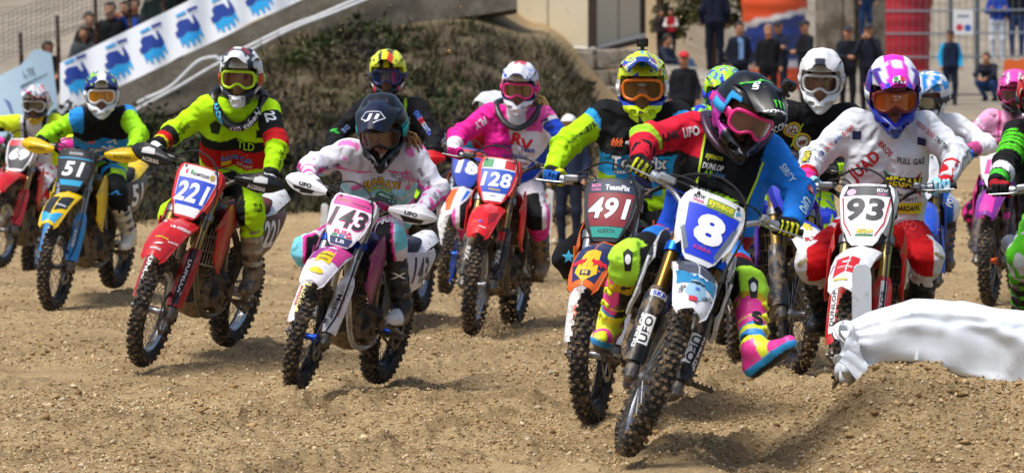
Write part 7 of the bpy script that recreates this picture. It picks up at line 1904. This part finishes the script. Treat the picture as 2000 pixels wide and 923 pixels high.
# 51
def j51(z): z.all('#a8ee22'); z.fill(z.T & (z.h > .68), '#121418'); z.fill((z.R | z.L) & (z.t < .14) & (z.o > -.02), '#2a8fe0'); z.fill(z.T & (z.h < .68) & (z.h > .22), '#2a8fdc'); z.fill(z.T & (z.h < .52) & (z.h > .22) & (z.n(40, 2) > .3), '#14204a'); z.fill((z.R | z.L) & (z.t > .8) & (z.t < .95) & (z.u < 0), '#1a2410'); z.fill(z.T & (z.h > .80) & (np.abs(z.x) > .165), '#2a8fe0')
rider('51', 'rider in lime sleeves and blue black jersey with navy and white helmet', dict(head=(6, 6, 0), jersey=j51, jprint=lambda ct, sl: (ct('TeamFix', .0, .50, .24, .06, '#e8ecf0', .04), ct('', .06, .64, .10, .07, '#c8ccd2', shape=poly2d([(-.5, -.3), (.2, .5), (.3, -.1), (.5, -.2), (.2, -.3), (.1, .15), (-.2, -.25)])), ct('466', -.10, .67, .06, .03, '#d85a1e', .04), sl('MOTUL', 'L', .6, .10, .04, '#d8326a', .03), sl('scott', 'L', .95, .10, .03, '#1c5fb8', .02), sl('spy', 'R', .7, .08, .03, '#1c2a10', .03)), trousers=lambda z: (z.all('#a8ee22'), z.fill((z.lab > 0) & (z.t > .62), '#121418'), z.fill((z.lab > 0) & (z.t < .6) & (z.o < -.02), '#121418'), z.fill((z.lab > 0) & (z.t > .4) & (z.t < .6) & (z.o > .0), '#c4f23a'), z.fill((z.lab > 0) & (np.abs(z.t - .36) < .06), '#2a9ae0')), tprint=lambda leg: leg('', 'L', .98, .0, .11, .05, '#2a8fe0', shape=poly2d([(-.5, -.3), (.2, .5), (.3, -.1), (.5, -.2), (.2, -.3), (.1, .15), (-.2, -.25)])), boots=boots('#d2ccbc', '#a8a294', '#d8d4c8'), bdirt=.4, gloves=gl('#131519', '#1c1f24'), helmet=lambda z: (z.all('#e6e8ea'), z.fill((z.z > .02) & (z.ay > .05), '#1a2f8a'), z.fill((z.z > .08) & (z.n(50, 1) > .3), '#a8e82a'), z.fill((z.z < -.13), '#d8dade')), peak=lambda z: (z.all('#1c2f86'), z.fill((z.ay < .03), '#eceef0'), z.fill((z.n(50, 3) > .35), '#a8e82a'), z.fill((z.t > .9), '#eef0f2')), goggle='#e8eaec', lens=('#c8861c', .1)))
rider('left', 'rider in yellow and white jersey with multicoloured helmet at the left edge', dict(head=(-6, 8, 0), jersey=lambda z: (z.all('#e2e2e8'), z.fill(z.R | z.L, '#d2ea2a'), z.fill(z.T & (np.abs(np.abs(z.x) - .09) < .02) & (z.h > .4), '#1c1e24'), z.fill((z.R | z.L) & (np.abs(z.t - .5) < .1) & (z.u < 0), '#1c1e24'), z.fill(z.T & (np.abs(z.x) > .13), '#d2ea2a')), jprint=lambda ct, sl: (ct('', 0, .55, .12, .12, '#c8ccd4', shape=ell2d()), ct('', 0, .55, .09, .09, '#e6e6ec', shape=ell2d())), trousers=lambda z: (z.all('#e4e2e6'), z.fill((z.n(30, 2) > .35), '#c81c2a'), z.fill((z.lab > 0) & (z.t > .8) & (z.t < 1.1) & (z.o < 0), '#c81c2a')), boots=boots('#d8dcb8', '#d4e22a', '#e0e0d8'), bdirt=.35, gloves=gl('#22242a', '#e838a0'), helmet=lambda z: (z.all('#e4e6e8'), z.fill((z.n(60, 1) > .45), '#d82a5a'), z.fill((z.n(60, 4) > .55), '#1c1e24'), z.fill((z.n(60, 7) > .65), '#3ab8d8'), z.fill((z.z < -.06), '#2a2c34'), z.fill((z.z < -.12), '#c8a01c')), goggle='#c9cbd0', lens=('#4a4a3c', .1)), fine=False)
rider('black', 'rider in black jersey with lime piping and yellow helmet behind number 143', dict(head=(-3, 6, 0), jersey=lambda z: (z.all('#121317'), z.fill(z.T & (np.abs(z.x - .115) < .008) & (z.h > .5), '#a8e02a'), z.fill((z.lab > 0) & (z.t > 1.1) & (z.t < 1.3) & (z.o > 0) & (z.n(50, 1) > .4), '#3ab83a')), jprint=lambda ct, sl: (sl('JUST1', 'L', 1.25, .13, .075, '#e8eaec', .05), sl('ONE', 'L', .35, .07, .04, '#3a6ac8', .04), sl('RK', 'L', .55, .06, .035, '#c82a3a', .04), sl('SCOTT', 'L', .75, .08, .03, '#c8d4e8', .03), sl('ITALIA', 'L', .9, .09, .025, '#3a5ac8', .03), sl('SG', 'R', .7, .06, .035, '#8fb0e8', .04)), trousers=lambda z: (z.all('#15171b'), z.fill(z.n(30, 1) > .5, '#a8e02a')), boots=boots('#1a1b1e', '#8f9296'), gloves=gl('#17181b', '#c8242c'), helmet=lambda z: (z.all('#e6f01c'), z.fill((z.ay > .02) & (z.ay < .05) & (z.z > .05), '#17191c'), z.fill((z.z < -.03), '#22242a'), z.fill((z.ay > .08) & (z.z < -.03) & (z.n(50, 1) > .2), '#d82a3a'), z.fill((z.ay > .1) & (z.z < -.06), '#e4e6e8')), peak=lambda z: (z.all('#e8f21e'), z.fill((z.y > .015) & (z.y < .048), '#17191c'), z.fill((z.y < -.02) & (z.y > -.045) & (z.t > .5), '#17191c'), z.fill((z.y > .015) & (z.y < .06) & (z.t > .6), '#e8481e'), z.fill((z.ay > .075) & (z.n(50, 1) > .4), '#22242a')), goggle='#1f2f6a', lens=('#1f2a4a', .1)), fine=False)
rider('14', 'rider in pale pink jersey with pink and black helmet on number 14', dict(head=(-8, 10, 0), jersey=lambda z: (z.all('#f0a8d0'), z.fill((z.R | z.L) & (z.u > .01) & (z.t < 1.5), '#e8e0ea'), z.fill((z.R | z.L) & (z.t > .3) & (z.n(40, 1) > .2), '#ee78bc'), z.fill((np.abs(z.u) < .008) & (z.R | z.L) & (z.o > 0), '#e02a80'), z.fill(z.T & (z.x < -.11) & (z.x > -.125), '#e02a80')), jprint=lambda ct, sl: (ct('MOTUL', -.06, .62, .08, .022, '#4a5ab0', .03), ct('SAVERIO', .08, .62, .10, .022, '#d02a50', .03), ct('ottica', -.07, .48, .11, .024, '#5a6ac0', .02)), trousers=lambda z: (z.all('#17161a'), z.fill(z.n(46, 1) > .35, '#e62a90')), boots=boots('#1c1a1e', '#e62a90'), gloves=gl('#1a191c', '#2a2a2e'), helmet=lambda z: (z.all('#ee4aa8'), z.fill(z.z < -.02, '#3a1c30'), z.fill((z.ay > .08) & (z.n(50, 1) > .3), '#f4b8dc'), z.fill((z.z < -.09), '#1c1a1e')), peak=lambda z: (z.all('#f04aae'), z.fill((z.ay > .05) & (z.n(50, 2) > .1), '#17161a'), z.fill((np.abs(z.ay - .045) < .008), '#f4f0f4')), goggle='#b01a6a', lens=('#4a1c34', .05)), fine=False)
rider('18', 'rider in red jersey with white helmet half hidden behind number 128', dict(head=(-25, 8, 0), jersey=lambda z: (z.all('#b81c2a'), z.fill((z.R | z.L) & (z.t > .9), '#17191d'), z.fill((z.R | z.L) & (z.t > .3) & (z.t < .8), '#3ab0e0')), trousers=solid('#22242a'), boots=boots('#1c1c20', '#8f9296'), gloves=gl('#1c1c20'), helmet=solid('#e4e6e8'), goggle='#22242a'), fine=False)
rider('blue', 'rider in white jersey and blue trousers behind number 93', dict(head=(-32, 14, 6), jersey=lambda z: (z.all('#e8eaee'), z.fill(z.T & (z.h < .25), '#2a6ad0'), z.fill((z.R | z.L) & (z.t > 1.6), '#c8508a')), trousers=lambda z: (z.all('#2466c8'), z.fill((z.lab > 0) & (z.o > .04), '#e4e8ee'), z.fill((z.lab > 0) & (z.t > 1.15), '#3a3a3e')), tprint=lambda leg: leg('FOX', 'L', .75, .05, .10, .05, '#e8eaee', .05, rot=1.2), boots=boots('#3a4a6a', '#2a6ad0'), bdirt=.8, gloves=gl('#2a2c32', '#2a6ad0'), helmet=lambda z: (z.all('#e8eaec'), z.fill((z.z > .06) & (z.n(40, 2) > -.1), '#2a8fe0'), z.fill((z.z < -.03) & (z.ay > .06) & (z.n(50, 3) > .2), '#3a4048'), z.fill(z.z < -.12, '#d8dadc')), goggle='#3a3c40', lens=('#8a8a70', .1)), fine=False)
rider('green', 'rider with lime and blue helmet half hidden behind number 8', dict(head=(0, 10, 0), jersey=lambda z: (z.all('#9ae022'), z.fill(z.n(34, 1) > .1, '#2340c8')), trousers=solid('#2340c8'), boots=boots('#22242a', '#8f9296'), gloves=gl('#22242a'), helmet=lambda z: (z.all('#a0f024'), z.fill(z.n(40, 2) > .25, '#2238d8'), z.fill(z.n(40, 5) > .6, '#e6ee2a')), goggle='#2238d8', lens=('#2a2a3a', .1)), fine=False)
rider('right', 'rider in black and green sleeves with red glove cut off at right edge', dict(head=(-5, 10, 0), jersey=lambda z: (z.all('#131417'), z.fill((z.R | z.L) & (z.t < .75), '#5ad82a'), z.fill((z.R | z.L) & (z.t < .75) & (np.sin(z.t * 60) > .5), '#1c3a14'), z.fill((z.R | z.L) & (z.t > 1.3) & (z.t < 1.55), '#e4e6e8'), z.fill((z.R | z.L) & (z.t > 1.6), '#4ac83a'), z.fill((z.R | z.L) & (z.t > 1.85), '#131417')), trousers=lambda z: (z.all('#66d82a'), z.fill((z.lab > 0) & (z.n(30, 1) > .4), '#e8eaec')), boots=boots('#1c1c20', '#66d82a'), gloves=gl('#a81c28', '#17181b'), helmet=lambda z: (z.all('#d8241e'), z.fill(z.z < -.05, '#1c1c1f'), z.fill(z.n(40, 1) > .6, '#f0e8e4')), goggle='#22242a'), fine=True)

# ------------------------------------------------------------------ spectators and marshals (single figures, one body each)
def spectator(label, foot, h, top, legs, pose='stand', face=0.0, hair='#2a211c', hat=None, sleeves=None, shoes='#222222', arms='down', extra=None, skin='#b58468'):
    """foot: world point under the figure; face: yaw away from the camera in degrees"""
    foot = Vector(foot); k = h / 1.75; fy = radians(face)
    fwd = np.array((sin(fy), -cos(fy), 0)); lf = np.array((cos(fy), sin(fy), 0)); upz = np.array((0, 0, 1.))
    def w(x, y, z): return (fwd * x + lf * y + upz * z) * k
    j = dict(an=[w(0, s * .10, .08) for s in (-1, 1)], kn=[w(.03, s * .11, .48) for s in (-1, 1)], hi=[w(0, s * .09, .90) for s in (-1, 1)], pel=w(0, 0, .95), nck=w(0, 0, 1.44), sh=[w(0, s * .165, 1.375) for s in (-1, 1)], el=[w(-.02, s * .25, 1.12) for s in (-1, 1)], wr=[w(.10, s * .24, .90) for s in (-1, 1)], hd=w(.03, 0, 1.62))
    if pose == 'crouch':
        j.update(an=[w(.0, s * .12, .08) for s in (-1, 1)], kn=[w(.34, s * .17, .42) for s in (-1, 1)], hi=[w(-.05, s * .10, .32) for s in (-1, 1)], pel=w(-.05, 0, .36), nck=w(.16, 0, .82), sh=[w(.15, s * .18, .79) for s in (-1, 1)], el=[w(.32, s * .24, .60) for s in (-1, 1)], wr=[w(.44, s * .10, .52) for s in (-1, 1)], hd=w(.24, 0, .98))
    if pose == 'sit':
        j.update(an=[w(.75, s * .10, .02 - .10) for s in (-1, 1)], kn=[w(.42, s * .12, .34) for s in (-1, 1)], hi=[w(0, s * .10, .12) for s in (-1, 1)], pel=w(0, 0, .15), nck=w(-.10, 0, .62), sh=[w(-.1, s * .18, .58) for s in (-1, 1)], el=[w(.05, s * .24, .36) for s in (-1, 1)], wr=[w(.28, s * .16, .36) for s in (-1, 1)], hd=w(-.05, 0, .80))
    if arms == 'front': j['el'] = [w(.08, s * .24, 1.13) for s in (-1, 1)]; j['wr'] = [w(.27, s * .06, 1.12) for s in (-1, 1)]
    if arms == 'camera': j['el'] = [w(.14, s * .24, 1.16) for s in (-1, 1)]; j['wr'] = [w(.28, s * .06, 1.46) for s in (-1, 1)]
    if arms == 'crossed': j['el'] = [w(.06, s * .25, 1.12) for s in (-1, 1)]; j['wr'] = [w(.17, -s * .10, 1.20) for s in (-1, 1)]
    hd = j['hd']; prim = []
    add = lambda a, b, r1, r2, col: prim.append((np.array(a), np.array(b), r1 * k, r2 * k, col))
    sl = sleeves or top
    for s in (0, 1):
        add(j['hi'][s], j['kn'][s], .095, .07, legs); add(j['kn'][s], j['an'][s], .068, .052, legs); add(j['an'][s] - upz * .03 * k, j['an'][s] + fwd * .14 * k - upz * .045 * k, .045, .04, shoes)
        add(j['sh'][s], j['el'][s], .064, .052, sl); add(j['el'][s], j['wr'][s], .052, .038, sl)
        tw = unit(j['wr'][s] - j['el'][s]); add(j['wr'][s] + tw * .02 * k, j['wr'][s] + tw * .09 * k, .034, .028, skin)
        sgn = (-1, 1)[s]
        add(j['pel'] + lf * sgn * .06 * k, j['nck'] - upz * .12 * k + lf * sgn * .09 * k, .115, .105, top)
    add(j['sh'][0] * .8 + j['nck'] * .2, j['sh'][1] * .8 + j['nck'] * .2, .062, .062, top); add(j['nck'] - upz * .09 * k, j['nck'] + upz * .01 * k, .085, .06, top); add(j['hi'][0], j['hi'][1], .11, .11, legs)
    add(j['nck'], hd - upz * .06 * k, .05, .05, skin)
    add(hd - upz * .04 * k + fwd * .015 * k, hd + upz * .04 * k - fwd * .01 * k, .082, .092, skin); add(hd + fwd * .085 * k - upz * .0 * k, hd + fwd * .098 * k - upz * .03 * k, .012, .016, skin)
    def f(P):
        d = None
        for a, b, r1, r2, c in prim:
            e = cap(P, a, b, r1, r2); d = e if d is None else smin(d, e, .045 * k)
        return d + .003 * wrinkle(P, 1, 1.3)
    pts = [p for a, b, *_ in prim for p in (a, b)]; lo, hi = bounds(pts, .14)
    V, Q = sdf_mesh(f, lo, hi, .024 if h > 1 else .02)
    D = np.stack([cap(V, a, b, r1, r2) for a, b, r1, r2, c in prim], 1); ci = D.argmin(1); c = np.array([lin(p[4]) for p in prim])[ci]
    r = (V - hd) / k; hf, hz, hl = r @ fwd, r[:, 2], r @ lf
    head = (np.linalg.norm(r, axis=1) < .15) & (hz > -.12)
    c[head & (np.abs(np.abs(hl) - .034) < .014) & (np.abs(hz - .005) < .012) & (hf > .05)] = lin('#2a1d18')
    if extra: extra(V, c, j, fwd, lf, k)
    root = link('person', new_mesh('person', V, Q, [mat(None, .85, 0, 0, 0, bump=.15, bscale=40, spec=.2, name='clothing')], True, 180, colors=c)); root.location = foot
    tag(root, label, 'person', 'spectators and marshals')
    def hat_or_hair(P):
        q = (P - hd) / k; fx, fz = q @ fwd, q[..., 2]
        d = ellipsoid(np.stack([fx, q @ lf, fz], -1), (-.012, 0, .035), (.112, .098, .102)) * k
        if hat: return np.maximum(np.minimum(d, np.maximum(np.linalg.norm(np.stack([fx - .09, q @ lf], -1), axis=-1) - .085, np.abs(fz - .048) - .012) * k), (.04 - fz) * k)
        d = np.maximum(d, -(np.maximum(fx - .045, -(fz - .06)) * -1) * 0 + np.minimum((fx - .045), (.065 - fz)) * k)
        return np.maximum(d, (-.11 - fz) * k)
    V, Q = sdf_mesh(hat_or_hair, hd - .2 * k, hd + .22 * k, .015)
    if len(V):
        o = link('cap' if hat else 'hair', new_mesh('hat', V, Q, [mat(hat or hair, .8, var=.2, name='hat_or_hair')], True, 60), root)
    return root

def long_hair(V, c, j, fwd, lf, k):
    r = (V - j['hd']) / k; m = (np.linalg.norm(r * (1, 1, .55), axis=1) < .15) & ((r @ fwd) < .04) & (r[:, 2] < .1); c[m] = lin('#2a1f1a')
def gpt(u, d): p = px(u, 0, d); p.z = float(ground_z(p.x, p.y, False)) - .02; return p
def ppt(u, y, d): return px(u, y, d)
# on the ramp at the left (feet hidden behind the banner)
spectator('woman with long dark hair crouching behind the pale blue banner', ppt(84, 212, 67.6), 1.66, '#3a3436', '#26262c', 'crouch', 25, extra=long_hair)
spectator('woman in grey hooded jacket leaning at the fence', ppt(163, 239, 67.6), 1.50, '#4c5254', '#2b2e36', 'stand', 10, extra=long_hair, arms='front')
spectator('man with dark hair standing behind the woman in grey', ppt(174, 231, 68.6), 1.68, '#2c2a2c', '#26282e', 'stand', 15)
spectator('man in black jacket at the fence beside the blue jacket', ppt(216, 221, 67.8), 1.74, '#17191c', '#23262e', 'stand', -5)
spectator('woman in bright blue jacket resting her chin on her hand', ppt(246, 206, 68), 1.64, '#1d3f8f', '#23242c', 'stand', -20, arms='camera', extra=long_hair)
spectator('person with pale face half hidden behind the blue jacket', ppt(264, 200, 69), 1.66, '#2a2d3c', '#23242c', 'stand', -25)
spectator('person in dark teal coat cut off at the top edge left', ppt(312, 164, 68), 1.75, '#1d2b2b', '#1b1f22', 'stand', 0)
spectator('person in black coat cut off at the top edge right', ppt(335, 156, 68.2), 1.75, '#14181a', '#14181c', 'stand', 10)
# right hand side
spectator('person in red and white varsity jacket standing by the tree', ppt(1311, 112, 90), 1.0, '#a61f28', '#1f2430', 'stand', -15, sleeves='#d8d4d2', arms='front')
spectator('dark clothed person half behind the red and white jacket', ppt(1291, 112, 91), 1.0, '#3a2e30', '#1f222c', 'stand', 20)
spectator('person in blue jeans sitting back on the parapet', ppt(1308, 152, 84), 1.6, '#2b3140', '#39506e', 'sit', 62, shoes='#8a8f98')
spectator('tall man in dark navy standing on the parapet', ppt(1396, 137, 82), 1.75, '#161c30', '#14192a', 'stand', 180)
spectator('man in red cap and dark coat below the parapet', ppt(1336, 298, 74), 1.72, '#1d1f26', '#1a1c22', 'stand', 0, hat='#c4222e')
spectator('man in dark suit and light blue shirt near the parapet', ppt(1443, 215, 80), 1.62, '#1d2130', '#1a1d28', 'stand', 20, extra=lambda V, c, j, fwd, lf, k: c.__setitem__((np.abs((V - j['pel']) @ lf) < .05) & (((V - j['pel']) @ fwd) > .06) & ((V - j['pel'])[:, 2] > .05) & (V[:, 2] < j['nck'][2]), lin('#7da3cf')))
spectator('bald man in black with sunglasses before the blue arch leg', ppt(1501, 220, 78), 1.58, '#15161b', '#17181e', 'stand', 0, hair='#8a6a58')
spectator('man in navy cap and dark jacket just behind the bald man', ppt(1521, 210, 81), 1.62, '#232b40', '#1b2030', 'stand', -20, hat='#20242e', arms='crossed')
spectator('man in black cap and black jacket looking left', ppt(1574, 212, 80), 1.62, '#15171c', '#17191f', 'stand', -60, hat='#131418', arms='front')
spectator('photographer in black cap left of the camera pair', ppt(1655, 220, 78), 1.55, '#1c1f27', '#191c24', 'stand', 10, hat='#23262c', arms='front')
spectator('photographer in dark jacket raising a camera', ppt(1697, 222, 76), 1.58, '#1d2230', '#1a1d26', 'stand', -15, hat='#2a2c34', arms='camera')
spectator('marshal in navy vest with bright blue sleeves on the road', hit(1856, 206, 80), 1.66, '#1b2740', '#1a2236', 'stand', 5, hat='#2a2230', sleeves='#1f9fd0')
spectator('man in dark jacket crouching at the roadside', hit(1935, 198, 80), 1.75, '#1f222e', '#2c4a78', 'crouch', -30)
spectator('rider in blue shirt and white trousers behind the barrier', ppt(1948, 118, 101), 1.75, '#1d3f9a', '#c9d0dc', 'stand', 0, arms='crossed', shoes='#d0d0d0')
spectator('man in dark top and jeans at the right end of the barrier', ppt(1986, 112, 101), 1.8, '#15181f', '#2a3e66', 'stand', -10)
spectator('person leaning in dark clothes by the slab wall', ppt(1690, 75, 91), 1.5, '#1d2330', '#24406a', 'stand', 30)
spectator('person in white cap and dark blue clothes behind the number 128 rider', gpt(1112, 46), 1.42, '#232c44', '#1f2535', 'stand', -20, hat='#e2e4e6')
